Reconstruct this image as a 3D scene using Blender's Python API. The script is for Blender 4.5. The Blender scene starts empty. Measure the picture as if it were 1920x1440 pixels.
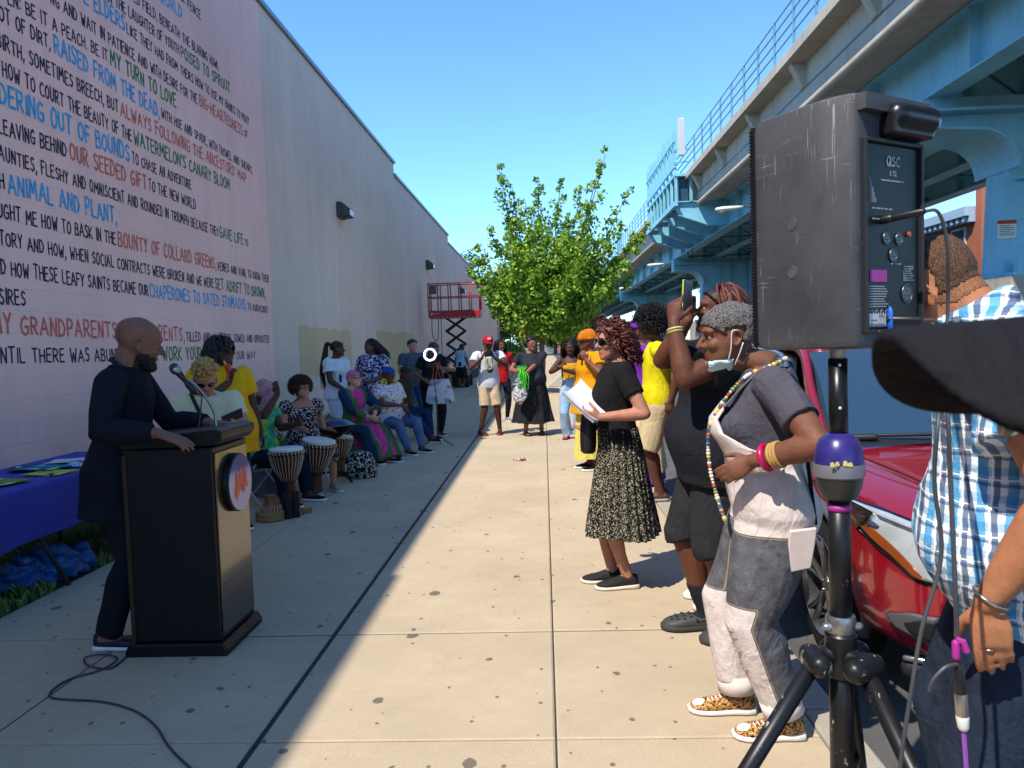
import bpy, bmesh, math, random
import numpy as np
from mathutils import Vector, Matrix
sc = bpy.context.scene
COL = sc.collection
R = math.radians
rng = np.random.default_rng(7)
random.seed(7)

# ---------------------------------------------------------------- camera
F_PX, CAM_H = 1442.0, 1.56
_y = np.array([60, 77, 1442.0]); _y /= np.linalg.norm(_y)
_d = np.array([math.cos(.033), math.sin(.033), 0]); _x = _d - _y * _d.dot(_y); _x /= np.linalg.norm(_x)
_z = np.cross(_x, _y); _z = -_z if _z[1] < 0 else _z
AX = np.array([_x, _y, _z])
cam_d = bpy.data.cameras.new("camera"); cam = bpy.data.objects.new("camera", cam_d); COL.objects.link(cam)
r_, u_, f_ = AX[:, 0], AX[:, 1], AX[:, 2]
cam.matrix_world = Matrix(((r_[0], u_[0], -f_[0], 0), (r_[1], u_[1], -f_[1], 0), (r_[2], u_[2], -f_[2], CAM_H), (0, 0, 0, 1)))
cam_d.sensor_fit = 'HORIZONTAL'; cam_d.sensor_width = 36; cam_d.lens = F_PX / 1920 * 36
cam_d.clip_start = .05; cam_d.clip_end = 2000
cam_d.dof.use_dof = True; cam_d.dof.focus_distance = 4.5; cam_d.dof.aperture_fstop = 11
sc.camera = cam

# ---------------------------------------------------------------- light
SUN = Vector((-.469, -.55, 1.0))
w = bpy.data.worlds.new("World"); sc.world = w; w.use_nodes = True
nt = w.node_tree; sky = nt.nodes.new('ShaderNodeTexSky'); sky.sky_type = 'NISHITA'; sky.sun_disc = False
sky.sun_elevation = math.atan2(1, math.hypot(.469, .55)); sky.sun_rotation = math.atan2(-.469, -.55)
sky.air_density = 1.0; sky.dust_density = 0.0; sky.ozone_density = 5.0; sky.altitude = 1500
sm_ = nt.nodes.new('ShaderNodeMix'); sm_.data_type = 'RGBA'; sm_.blend_type = 'MULTIPLY'; sm_.inputs[0].default_value = 1; sm_.inputs[7].default_value = (.68, .91, 1.02, 1)
nt.links.new(sky.outputs[0], sm_.inputs[6]); nt.links.new(sm_.outputs[2], nt.nodes['Background'].inputs[0]); nt.nodes['Background'].inputs[1].default_value = .15
sl = bpy.data.lights.new("sun", 'SUN'); sl.energy = 3.05; sl.angle = R(.5); sl.color = (1, .93, .82)
so = bpy.data.objects.new("sun", sl); COL.objects.link(so); so.rotation_euler = SUN.to_track_quat('Z', 'Y').to_euler()
so.location = (-20, -20, 40)
sc.view_settings.view_transform = 'Standard'; sc.view_settings.look = 'None'; sc.view_settings.exposure = 1.16; sc.view_settings.gamma = 1
sc.cycles.max_bounces = 8; sc.cycles.diffuse_bounces = 6; sc.cycles.transparent_max_bounces = 8; sc.cycles.use_denoising = True
sc.cycles.caustics_reflective = False; sc.cycles.caustics_refractive = False

# ---------------------------------------------------------------- positions measured on the photograph
def ray(px, py): return AX @ np.array([(px - 960) / F_PX, (720 - py) / F_PX, 1.0])
def at(px, py, Y): r = ray(px, py); return np.array([0, 0, CAM_H]) + r * (Y / r[1])
def gnd(px, py, z=0): r = ray(px, py); return np.array([0, 0, CAM_H]) + r * ((z - CAM_H) / r[2])
V3 = lambda *a: np.array(a, float)
def nrm(v): v = np.asarray(v, float); return v / (np.linalg.norm(v) + 1e-12)

# ---------------------------------------------------------------- materials
MATS = {}
def srgb(h):
    h = h.lstrip('#'); c = [int(h[i:i + 2], 16) / 255 for i in (0, 2, 4)]
    return tuple(x / 12.92 if x < .04045 else ((x + .055) / 1.055) ** 2.4 for x in c)
class NT:
    def __init__(s, name):
        s.m = bpy.data.materials.new(name); s.m.use_nodes = True; s.t = s.m.node_tree
        s.b = s.t.nodes['Principled BSDF']
    def n(s, t, **k):
        x = s.t.nodes.new('ShaderNode' + t)
        for a, v in k.items():
            if a.startswith('i_'): x.inputs[int(a[2:]) if a[2:].isdigit() else a[2:].replace('_', ' ')].default_value = v
            else: setattr(x, a, v)
        return x
    def l(s, a, b): s.t.links.new(a, b)
    def co(s, kind='Object', scale=None):
        c = s.n('TexCoord').outputs[kind]
        if scale is None: return c
        m = s.n('Mapping'); s.l(c, m.inputs[0]); m.inputs['Scale'].default_value = scale if hasattr(scale, '__len__') else (scale,) * 3
        return m.outputs[0]
    def noise(s, scale, detail=4, rough=.55, co=None, dist=0):
        x = s.n('TexNoise'); x.inputs['Scale'].default_value = scale; x.inputs['Detail'].default_value = detail
        x.inputs['Roughness'].default_value = rough; x.inputs['Distortion'].default_value = dist
        s.l(co if co is not None else s.co(), x.inputs['Vector']); return x.outputs[0]
    def ramp(s, fac, stops, interp='LINEAR'):
        x = s.n('ValToRGB'); x.color_ramp.interpolation = interp; e = x.color_ramp.elements
        while len(e) < len(stops): e.new(.5)
        for q, (p, c) in zip(e, stops):
            q.position = p; q.color = (c, c, c, 1) if not hasattr(c, '__len__') else (*c[:3], 1)
        s.l(fac, x.inputs[0]); return x.outputs[0]
    def mix(s, fac, a, b, mode='MIX'):
        x = s.n('Mix', data_type='RGBA', blend_type=mode)
        for v, i in ((fac, 0), (a, 6), (b, 7)):
            if hasattr(v, 'links'): s.l(v, x.inputs[i])
            else: x.inputs[i].default_value = (v if i == 0 else (*v[:3], 1))
        return x.outputs[2]
    def math(s, op, a, b=None, c=None):
        x = s.n('Math', operation=op)
        for i, v in enumerate((a, b, c)):
            if v is None: continue
            if hasattr(v, 'links'): s.l(v, x.inputs[i])
            else: x.inputs[i].default_value = v
        return x.outputs[0]
    def bump(s, h, strength=.3, dist=.01):
        x = s.n('Bump'); x.inputs['Strength'].default_value = strength; x.inputs['Distance'].default_value = dist
        s.l(h, x.inputs['Height'])
        s.l(x.outputs[0], s.b.inputs['Normal']); return x
    def col(s, c):
        if hasattr(c, 'links'): s.l(c, s.b.inputs['Base Color'])
        else: s.b.inputs['Base Color'].default_value = (*c[:3], 1)
    def set(s, rough=None, metal=None, spec=None, coat=None, sheen=None):
        for k, v in (('Roughness', rough), ('Metallic', metal), ('Specular IOR Level', spec), ('Coat Weight', coat), ('Sheen Weight', sheen)):
            if v is None: continue
            if hasattr(v, 'links'): s.l(v, s.b.inputs[k])
            else: s.b.inputs[k].default_value = v
def mat(name, c, rough=.6, metal=0, var=.12, scale=12, bump=0, bscale=60, bdist=.004, spec=.4, coat=0):
    """plain surface: colour with a soft uneven tone and a fine bump"""
    if name in MATS: return MATS[name]
    if isinstance(c, str): c = srgb(c)
    s = NT(name); n = s.noise(scale)
    s.col(s.mix(s.ramp(n, [(.3, 0), (.7, 1)]), tuple(x * (1 - var) for x in c), tuple(min(1, x * (1 + var)) for x in c)))
    s.set(rough, metal, spec, coat)
    if bump: s.bump(s.noise(bscale, 3), bump, bdist)
    MATS[name] = s.m; return s.m
def wrinkle(s, amt=.5):
    """creases and weave of worn cloth"""
    co = s.co('Object', (1, 1, .55)); a = s.noise(17, 4, .5, co, 1.6); b = s.noise(45, 3, .5, s.co(), .8); c = s.noise(330, 2, .5)
    s.bump(s.math('ADD', s.math('ADD', a, s.math('MULTIPLY', b, .3)), s.math('MULTIPLY', c, .06)), amt, .022)
def cloth(name, c, rough=.9, var=.1, scale=9, bump=.5):
    if name in MATS: return MATS[name]
    if isinstance(c, str): c = srgb(c)
    s = NT(name); n = s.noise(scale); n2 = s.noise(300, 2)
    k = s.mix(s.ramp(n, [(.3, 0), (.7, 1)]), tuple(x * (1 - var) for x in c), tuple(min(1, x * (1 + var)) for x in c)); s.col(s.mix(s.ramp(n2, [(.4, 0), (.7, .25)]), k, tuple(x * .6 for x in c)))
    s.set(rough, 0, .12); wrinkle(s, bump); MATS[name] = s.m; return s.m
def skin(name, c):
    if name in MATS: return MATS[name]
    c = srgb(c); s = NT(name); n = s.noise(22, 5)
    k = s.mix(s.ramp(n, [(.3, 0), (.7, 1)]), tuple(x * .80 for x in c), tuple(min(1, x * b) for x, b in zip(c, (1.2, 1.1, 1.05))))
    k = s.mix(s.ramp(s.noise(140, 4, .65), [(.42, 0), (.62, .38)]), k, tuple(x * .66 for x in c)); k = s.mix(s.ramp(s.noise(7, 3), [(.5, 0), (.7, .3)]), k, (min(1, c[0] * 1.25), c[1] * .95, c[2] * .9)); s.col(k)
    s.set(s.ramp(s.noise(60, 3), [(.3, .5), (.7, .7)]), 0, .3); h_ = s.math('ADD', s.noise(330, 4, .65), s.math('MULTIPLY', s.noise(45, 3), .8)); s.bump(h_, .3, .003)
    s.b.inputs['Subsurface Weight'].default_value = .04; s.b.inputs['Subsurface Radius'].default_value = (.01, .004, .002)
    MATS[name] = s.m; return s.m
def spots(name, base, cols, scale=60, cut=.5, rough=.9, stretch=(1, 1, 1)):
    """printed cloth: soft-edged flecks of several colours on a ground colour"""
    if name in MATS: return MATS[name]
    s = NT(name); c = s.co('Object', stretch); cur = srgb(base)
    for i, k in enumerate(cols):
        m = s.n('Mapping'); s.l(c, m.inputs[0]); m.inputs['Location'].default_value = (i * 3.1, i * 1.7, i * 5.3)
        n = s.noise(scale * (1 + .25 * i), 2, .5, m.outputs[0], .6)
        cur = s.mix(s.ramp(n, [(cut, 0), (cut + .04, 1)]), cur, srgb(k))
    s.col(cur); s.set(rough, 0, .12); wrinkle(s, .4)
    MATS[name] = s.m; return s.m

# ---------------------------------------------------------------- meshes
class G:
    """collects closed pieces into one mesh"""
    def __init__(s): s.v = []; s.f = []; s.mi = []; s.o = 0
    def add(s, v, f, mi=0):
        v = np.asarray(v, float); s.v.append(v); s.f += [tuple(i + s.o for i in q) for q in f]; s.mi += [mi] * len(f); s.o += len(v); return s
    def box(s, lo, hi, mi=0, rot=None, c=None):
        lo, hi = np.array(lo, float), np.array(hi, float)
        v = np.array([[x, y, z] for x in (lo[0], hi[0]) for y in (lo[1], hi[1]) for z in (lo[2], hi[2])])
        if rot is not None:
            c = (lo + hi) / 2 if c is None else np.array(c); v = (v - c) @ np.array(rot).T + c
        return s.add(v, [(0, 1, 3, 2), (4, 6, 7, 5), (0, 4, 5, 1), (2, 3, 7, 6), (0, 2, 6, 4), (1, 5, 7, 3)], mi)
    def rings(s, rs, mi=0, cap=True, close=True):
        rs = np.asarray(rs, float); k, n = rs.shape[:2]; v = rs.reshape(-1, 3); f = []
        for i in range(k - 1):
            for j in range(n if close else n - 1):
                a = i * n + j; b = i * n + (j + 1) % n; f.append((a, b, b + n, a + n))
        if cap:
            v = np.vstack([v, rs[0].mean(0), rs[-1].mean(0)]); c0, c1 = k * n, k * n + 1
            for j in range(n):
                f.append((c0, (j + 1) % n, j)); f.append((c1, (k - 1) * n + j, (k - 1) * n + (j + 1) % n))
        return s.add(v, f, mi)
    def limb(s, pts, rad, ref=(1, 0, 0), n=12, mi=0, round=True, flat=None):
        """tapered elliptical tube; rad is a radius or (along ref, across) per point"""
        pts = [np.asarray(p, float) for p in pts]
        rad = [(r, r) if not hasattr(r, '__len__') else r for r in (rad if hasattr(rad, '__len__') else [rad] * len(pts))]
        if round:
            t0 = nrm(pts[1] - pts[0]); t1 = nrm(pts[-1] - pts[-2]); m0 = min(rad[0]); m1 = min(rad[-1])
            pts = [pts[0] - t0 * m0 * .95, pts[0] - t0 * m0 * .6] + pts + [pts[-1] + t1 * m1 * .6, pts[-1] + t1 * m1 * .95]
            sc2 = lambda r, k: (r[0] * k, r[1] * k)
            rad = [sc2(rad[0], .3), sc2(rad[0], .8)] + list(rad) + [sc2(rad[-1], .8), sc2(rad[-1], .3)]
        P = np.array(pts); T = np.gradient(P, axis=0); rs = []
        a = np.asarray(ref, float); th = np.linspace(0, 2 * np.pi, n, endpoint=False)
        for p, t, r in zip(P, T, rad):
            t = nrm(t); a2 = a - t * a.dot(t)
            if np.linalg.norm(a2) < .05: a2 = np.cross(t, (0, 1, .3))
            a2 = nrm(a2); b = np.cross(t, a2); a = a2
            rs.append(p + np.outer(np.cos(th) * r[0], a2) + np.outer(np.sin(th) * r[1], b))
        return s.rings(rs, mi)
    def ell(s, c, r, rot=None, nu=16, nv=10, mi=0):
        r = np.array([r] * 3 if not hasattr(r, '__len__') else r, float)
        ph = np.linspace(0.06, np.pi - .06, nv); th = np.linspace(0, 2 * np.pi, nu, endpoint=False)
        rs = np.array([[(np.sin(p) * np.cos(t), np.sin(p) * np.sin(t), -np.cos(p)) for t in th] for p in ph]) * r
        if rot is not None: rs = rs @ np.array(rot).T
        return s.rings(rs + np.asarray(c), mi)
    def lathe(s, prof, c=(0, 0, 0), n=24, mi=0, cap=True, rot=None):
        th = np.linspace(0, 2 * np.pi, n, endpoint=False)
        rs = np.array([[(r * np.cos(t), r * np.sin(t), z) for t in th] for r, z in prof])
        if rot is not None: rs = rs @ np.array(rot).T
        return s.rings(rs + np.asarray(c), mi, cap)
    def torus(s, c, R0, r, rot=None, n=24, k=8, mi=0, a0=0, a1=2 * math.pi):
        full = abs(a1 - a0 - 2 * math.pi) < 1e-6
        th = np.linspace(a0, a1, n, endpoint=not full); ph = np.linspace(0, 2 * np.pi, k, endpoint=False)
        rs = np.array([[((R0 + r * np.cos(p)) * np.cos(t), (R0 + r * np.cos(p)) * np.sin(t), r * np.sin(p)) for p in ph] for t in th])
        if rot is not None: rs = rs @ np.array(rot).T
        rs = rs + np.asarray(c)
        if full: rs = np.vstack([rs, rs[:1]])
        return s.rings(rs, mi, not full)
    def tube(s, pts, r, n=6, mi=0, sm=0):
        P = smooth(pts, sm) if sm else np.array(pts, float)
        return s.limb(list(P), r if not hasattr(r, '__len__') else list(np.interp(np.linspace(0, 1, len(P)), np.linspace(0, 1, len(r)), r)), (.3, .8, .52), n, mi, False)
    def prism(s, poly, a, b, mi=0):
        """poly: list of 3-D points in a plane, swept by vector from a to b"""
        p = np.array(poly, float); n = len(p); v = np.vstack([p + a, p + b])
        f = [tuple(range(n))[::-1], tuple(range(n, 2 * n))] + [(i, (i + 1) % n, n + (i + 1) % n, n + i) for i in range(n)]
        return s.add(v, f, mi)
    def arr(s): return np.vstack(s.v), s.f
def smooth(pts, m=6):
    P = np.array(pts, float); Q = np.vstack([2 * P[0] - P[1], P, 2 * P[-1] - P[-2]]); out = []
    for i in range(1, len(Q) - 2):
        p0, p1, p2, p3 = Q[i - 1:i + 3]
        for t in np.linspace(0, 1, m, endpoint=False):
            out.append(.5 * (2 * p1 + (p2 - p0) * t + (2 * p0 - 5 * p1 + 4 * p2 - p3) * t * t + (3 * p1 - p0 - 3 * p2 + p3) * t ** 3))
    return np.array(out + [P[-1]])
def rawmesh(name, V, F):
    me = bpy.data.meshes.new(name); V = np.asarray(V, np.float32)
    if isinstance(F, np.ndarray):
        me.vertices.add(len(V)); me.vertices.foreach_set('co', V.ravel()); k = F.shape[1]
        me.loops.add(F.size); me.loops.foreach_set('vertex_index', F.ravel().astype(np.int32))
        me.polygons.add(len(F)); me.polygons.foreach_set('loop_start', np.arange(0, F.size, k, dtype=np.int32)); me.update(calc_edges=True)
    else: me.from_pydata(V.tolist(), [], [list(map(int, q)) for q in F]); me.update()
    return me
def put(name, V, F, mats, parent=None, smooth_=True, mi=None, bevel=0, fixn=False):
    me = rawmesh(name, V, F)
    for m in (mats if isinstance(mats, (list, tuple)) else [mats]): me.materials.append(m)
    if mi is not None: me.polygons.foreach_set('material_index', np.asarray(mi, np.int32))
    if fixn:
        bm = bmesh.new(); bm.from_mesh(me); bmesh.ops.recalc_face_normals(bm, faces=bm.faces); bm.to_mesh(me); bm.free()
    me.polygons.foreach_set('use_smooth', np.full(len(me.polygons), bool(smooth_)))
    o = bpy.data.objects.new(name, me); COL.objects.link(o)
    if bevel:
        b = o.modifiers.new('b', 'BEVEL'); b.width = bevel; b.segments = 2; b.limit_method = 'ANGLE'; b.angle_limit = R(35)
    if smooth_ == 'auto':
        me.set_sharp_from_angle(angle=R(38))
    if parent is not None: o.parent = parent
    return o
def obj(name, g, mats, parent=None, smooth_='auto', bevel=0, fixn=True):
    V, F = g.arr(); return put(name, V, F, mats, parent, smooth_, g.mi, bevel, fixn)
def rel(g, p):
    for v in g.v: v -= np.asarray(p)
    return g
def thing(name, label, cat, loc=(0, 0, 0), rz=0, group=None):
    o = bpy.data.objects.new(name, None); COL.objects.link(o); o.location = loc; o.rotation_euler = (0, 0, rz); o.empty_display_size = .1
    return tag(o, label, cat, group)
def tag(o, label, cat, group=None):
    o['label'] = label; o['category'] = cat
    if group: o['group'] = group
    return o
def struct(name, g, mats, smooth_=False, **k):
    o = obj(name, g, mats, None, smooth_, **k); o['kind'] = 'structure'; return o
_fs = [None]
def fuse(g, voxel, it=3, fac=.5):
    """weld overlapping closed pieces into one continuous skin"""
    me = rawmesh('t', *g.arr()); o = bpy.data.objects.new('t', me); COL.objects.link(o)
    m = o.modifiers.new('r', 'REMESH'); m.mode = 'VOXEL'; m.voxel_size = voxel; m.adaptivity = 0
    if it: m2 = o.modifiers.new('s', 'SMOOTH'); m2.factor = fac; m2.iterations = it
    dg = bpy.context.evaluated_depsgraph_get(); ev = o.evaluated_get(dg); em = ev.to_mesh()
    n = len(em.vertices); V = np.empty(n * 3, np.float32); em.vertices.foreach_get('co', V)
    N = np.empty(n * 3, np.float32); em.vertices.foreach_get('normal', N)
    L = np.empty(len(em.loops), np.int32); em.loops.foreach_get('vertex_index', L)
    ev.to_mesh_clear(); bpy.data.objects.remove(o); bpy.data.meshes.remove(me)
    return V.reshape(-1, 3).astype(float), L.reshape(-1, 4), N.reshape(-1, 3).astype(float)
_k = rng.normal(size=(14, 3)); _k /= np.linalg.norm(_k, axis=1)[:, None]; _ph = rng.uniform(0, 6.28, 14)
def wob(P, f, seed=0):
    """cheap smooth 3-D noise, about -1..1"""
    s = 0
    Q = P + .35 / f * np.sin(P[:, [1, 2, 0]] * f * 1.7 + seed)
    for i in range(7):
        j = (i + seed * 3) % 14; s = s + np.sin(Q @ _k[j] * f * (.7 + .13 * i) * 2 + _ph[j] + seed)
    return s / 3.2
def folds(P, f, seed=0): return 1 - 2 * np.abs(np.sin(wob(P, f, seed) * 1.6 + P[:, 2] * f * .6))
# ---------------------------------------------------------------- brush lettering
FONT = {'A': '0,0 .35,1 .7,0;.13,.35 .57,.35', 'B': '0,0 0,1 .4,.95 .5,.75 .35,.55 0,.5;.35,.55 .55,.33 .48,.06 0,0', 'C': '.55,.85 .35,1 .1,.8 .02,.45 .1,.12 .35,0 .58,.12',
 'D': '0,0 0,1 .35,.92 .58,.5 .4,.08 0,0', 'E': '.5,1 0,1 0,0 .52,0;0,.52 .42,.55', 'F': '.5,1 0,1 0,0;0,.52 .4,.55', 'G': '.55,.85 .35,1 .1,.8 .02,.45 .1,.12 .35,0 .58,.12 .6,.45 .32,.45',
 'H': '0,0 0,1;.55,0 .55,1;0,.5 .55,.52', 'I': '.06,0 .06,1', 'J': '.4,1 .4,.15 .2,0 0,.15', 'K': '0,0 0,1;.52,1 .02,.45 .55,0', 'L': '0,1 0,0 .48,0', 'M': '0,0 .08,1 .36,.35 .64,1 .74,0',
 'N': '0,0 .03,1 .5,0 .54,1', 'O': '.3,1 .07,.8 0,.45 .1,.1 .32,0 .55,.2 .6,.6 .5,.9 .3,1', 'P': '0,0 0,1 .4,.95 .52,.72 .38,.5 0,.45', 'Q': '.3,1 .07,.8 0,.45 .1,.1 .32,0 .55,.2 .6,.6 .5,.9 .3,1;.35,.3 .65,-.05',
 'R': '0,0 0,1 .4,.95 .52,.72 .38,.5 0,.45;.2,.45 .55,0', 'S': '.5,.88 .25,1 .05,.8 .2,.56 .42,.45 .5,.2 .28,0 0,.12', 'T': '0,1 .6,1;.3,1 .3,0', 'U': '0,1 .03,.2 .25,0 .48,.18 .52,1', 'V': '0,1 .28,0 .56,1',
 'W': '0,1 .18,0 .38,.65 .58,0 .76,1', 'X': '0,0 .52,1;0,1 .52,0', 'Y': '0,1 .27,.5 .54,1;.27,.5 .25,0', 'Z': '0,1 .52,1 0,0 .54,0', ',': '.07,.1 .02,-.2', '.': '.05,.02 .07,.06', "'": '.06,1 .04,.75', '-': '0,.48 .36,.5',
 ':': '.05,.12 .06,.18;.05,.62 .06,.68', '1': '0,.8 .2,1 .2,0', '2': '.03,.8 .25,1 .48,.75 0,0 .52,0', '5': '.48,1 .08,1 .05,.58 .3,.6 .5,.4 .42,.1 .2,0 0,.1', '0': '.3,1 .05,.7 .05,.3 .3,0 .52,.3 .52,.7 .3,1', '~': '0,.1 .12,.9 .2,.1 .34,1 .42,0 .58,.85 .64,.1', '_': '0,.5 .5,.52', ' ': ''}
def letters(g, text, p0, ex, ey, en, h, width=None, th=.15, jit=.03, mi=0, rs=random):
    """strokes of text from p0 along ex, capital height h, fitted to width when given"""
    x = 0; items = []
    for ch in text:
        ss = [[tuple(map(float, q.split(','))) for q in st.split()] for st in FONT[ch].split(';')] if FONT[ch] else []
        w_ = max([q[0] for st in ss for q in st], default=.46); items.append((x, ss)); x += w_ + (.26 if ss else .1)
    sx = h if width is None else width / max(x - .26, .1)
    p0 = np.array(p0, float); ex, ey, en = map(lambda q: np.array(q, float), (ex, ey, en)); k = 0; t2 = th * h / 2
    for x0, ss in items:
        dy = rs.uniform(-jit, jit) * h; hh = h * rs.uniform(1 - jit * 2, 1 + jit * 2)
        for st in ss:
            q = [np.array([(x0 + a) * sx, b * hh + dy]) + np.array([rs.uniform(-jit, jit), rs.uniform(-jit, jit)]) * h * .5 for a, b in st]
            for a, b in zip(q[:-1], q[1:]):
                d = nrm(b - a); nn = np.array([-d[1], d[0]]) * t2; a2 = a - d * t2 * .7; b2 = b + d * t2 * .7; off = en * (k % 9) * .00025; k += 1
                pl = [a2 - nn * .7, b2 - nn * .7, b2 + d * t2 * .3, b2 + nn * .7, a2 + nn * .7, a2 - d * t2 * .3]
                pl = [a2 - nn * .6, a2 + d * t2 * .5 - nn, b2 - d * t2 * .5 - nn, b2 - nn * .6, b2 + nn * .6, b2 - d * t2 * .5 + nn, a2 + d * t2 * .5 + nn, a2 + nn * .6]
                g.add([p0 + ex * c[0] + ey * c[1] + off for c in pl], [tuple(range(8))], mi)
    return g
# ---------------------------------------------------------------- people
def rotm(ax, a): return np.array(Matrix.Rotation(a, 3, ax))
def ik(a, t, l1, l2, pole):
    d = t - a; L = np.linalg.norm(d); u = d / (L + 1e-9); L2 = min(L, (l1 + l2) * .999)
    if L > L2: t = a + u * L2
    x = (l1 * l1 - l2 * l2 + L2 * L2) / (2 * L2); hgt = math.sqrt(max(l1 * l1 - x * x, 0))
    p = np.asarray(pole, float); p = nrm(p - u * p.dot(u)); return a + u * x + p * hgt, t
PROF = np.array([(0, .15, .36, .11), (.05, .02, .40, .19), (.12, -.05, .405, .245), (.2, -.12, .405, .275), (.3, -.25, .41, .30), (.36, -.32, .405, .318), (.45, -.40, .392, .325),
 (.5, -.425, .375, .33), (.56, -.44, .405, .337), (.62, -.45, .42, .342), (.7, -.45, .412, .34), (.8, -.42, .365, .31), (.88, -.35, .29, .255), (.94, -.25, .18, .18), (.98, -.14, .06, .1), (1., -.05, -.02, .02)])
def headrings(k=1.0, z0=0, z1=1, n=28, grow=0.0, ex=2.25):
    zs = [z for z in np.linspace(z0, z1, 26)]; th = np.linspace(0, 2 * np.pi, n, endpoint=False); rs = []
    for z in zs:
        yb, yf, w_ = (np.interp(z, PROF[:, 0], PROF[:, i]) for i in (1, 2, 3))
        c, s_ = np.cos(th), np.sin(th); e = 2 / ex
        x = np.sign(c) * np.abs(c) ** e * (w_ + grow); yc = (yb + yf) / 2; hd = (yf - yb) / 2 + grow
        fr = np.where(s_ > 0, 1 - .10 * np.maximum(s_, 0) ** 2 * 0, 1); x = x * np.where(s_ > .0, 1 - .12 * s_, 1)
        y = yc + np.sign(s_) * np.abs(s_) ** e * hd; rs.append(np.c_[x, y, np.full(n, z + (z - .5) * 2 * grow * .9)])
    return np.array(rs) * k
def torso_ring(t, H, o, ease=0, n=26):
    T = [-.06, -.045, 0, .05, .10, .15, .20, .245, .275, .298, .318]
    wx = np.interp(t, T, [.088, .094, .098, .092, .083, .085, .093, .097, .092, .07, .042]) * o.get('w', 1)
    df = np.interp(t, T, [.056, .06, .062, .062, .060, .064, .070, .068, .056, .044, .036]); db = np.interp(t, T, [.06, .064, .07, .056, .046, .05, .058, .062, .060, .054, .044])
    fat = o.get('fat', 0); b1 = math.exp(-((t - .06) / .09) ** 2); wx += fat * .035 * b1; df += fat * .065 * b1; db += fat * .018 * b1
    df += o.get('bust', 0) * .032 * math.exp(-((t - .19) / .045) ** 2); hips = o.get('hips', 0) * math.exp(-((t + .0) / .05) ** 2); wx += hips * .02; db += hips * .02
    th = np.linspace(0, 2 * np.pi, n, endpoint=False); c, s_ = np.cos(th), np.sin(th); e = 2 / 2.35
    return np.c_[np.sign(c) * np.abs(c) ** e * (wx * H + ease), np.sign(s_) * np.abs(s_) ** e * np.where(s_ > 0, df * H + ease, db * H + ease), np.zeros(n)]
def hand(g, W, d, pn, side, s, curl=.5, spread=.12, fc=None):
    d = nrm(d); pn = nrm(pn - d * np.dot(pn, d)); lat = np.cross(d, pn) if side == 'R' else np.cross(pn, d)
    g.limb([W - d * .01 * s, W + d * .02 * s, W + d * .055 * s, W + d * .088 * s], [(.026 * s, .019 * s), (.032 * s, .0165 * s), (.040 * s, .0155 * s), (.038 * s, .012 * s)], lat, 12)
    fc = fc or [curl] * 4
    for i, (off, L) in enumerate(((.030, .072), (.0105, .080), (-.0095, .074), (-.028, .058))):
        p = W + d * (.086 - abs(off - .005) * .12) * s + lat * off * s; dd = nrm(d + lat * off * spread * 30 * .28); pts = [p - d * .015 * s, p]; a = 0
        for frac, ka in ((.42, .55), (.32, .8), (.26, .6)):
            a += fc[i] * ka; q = dd * math.cos(a) + pn * math.sin(a); p = p + q * L * frac * s; pts.append(p)
        r = (.0094, .0092, .0086, .0076)[i] * s; g.limb(pts, [r * 1.05, r, r * .96, r * .9, r * .74], lat, 8)
    b = W + d * .025 * s + lat * .024 * s + pn * .006 * s; t1 = nrm(d * .62 + lat * .75 + pn * .3); t2 = nrm(d * .85 + lat * .35 + pn * (.25 + curl * .5))
    g.limb([b - t1 * .012 * s, b, b + t1 * .036 * s, b + t1 * .036 * s + t2 * .03 * s, b + t1 * .036 * s + t2 * .052 * s], [.013 * s, .0145 * s, .0115 * s, .0105 * s, .0075 * s], pn, 8)
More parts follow.
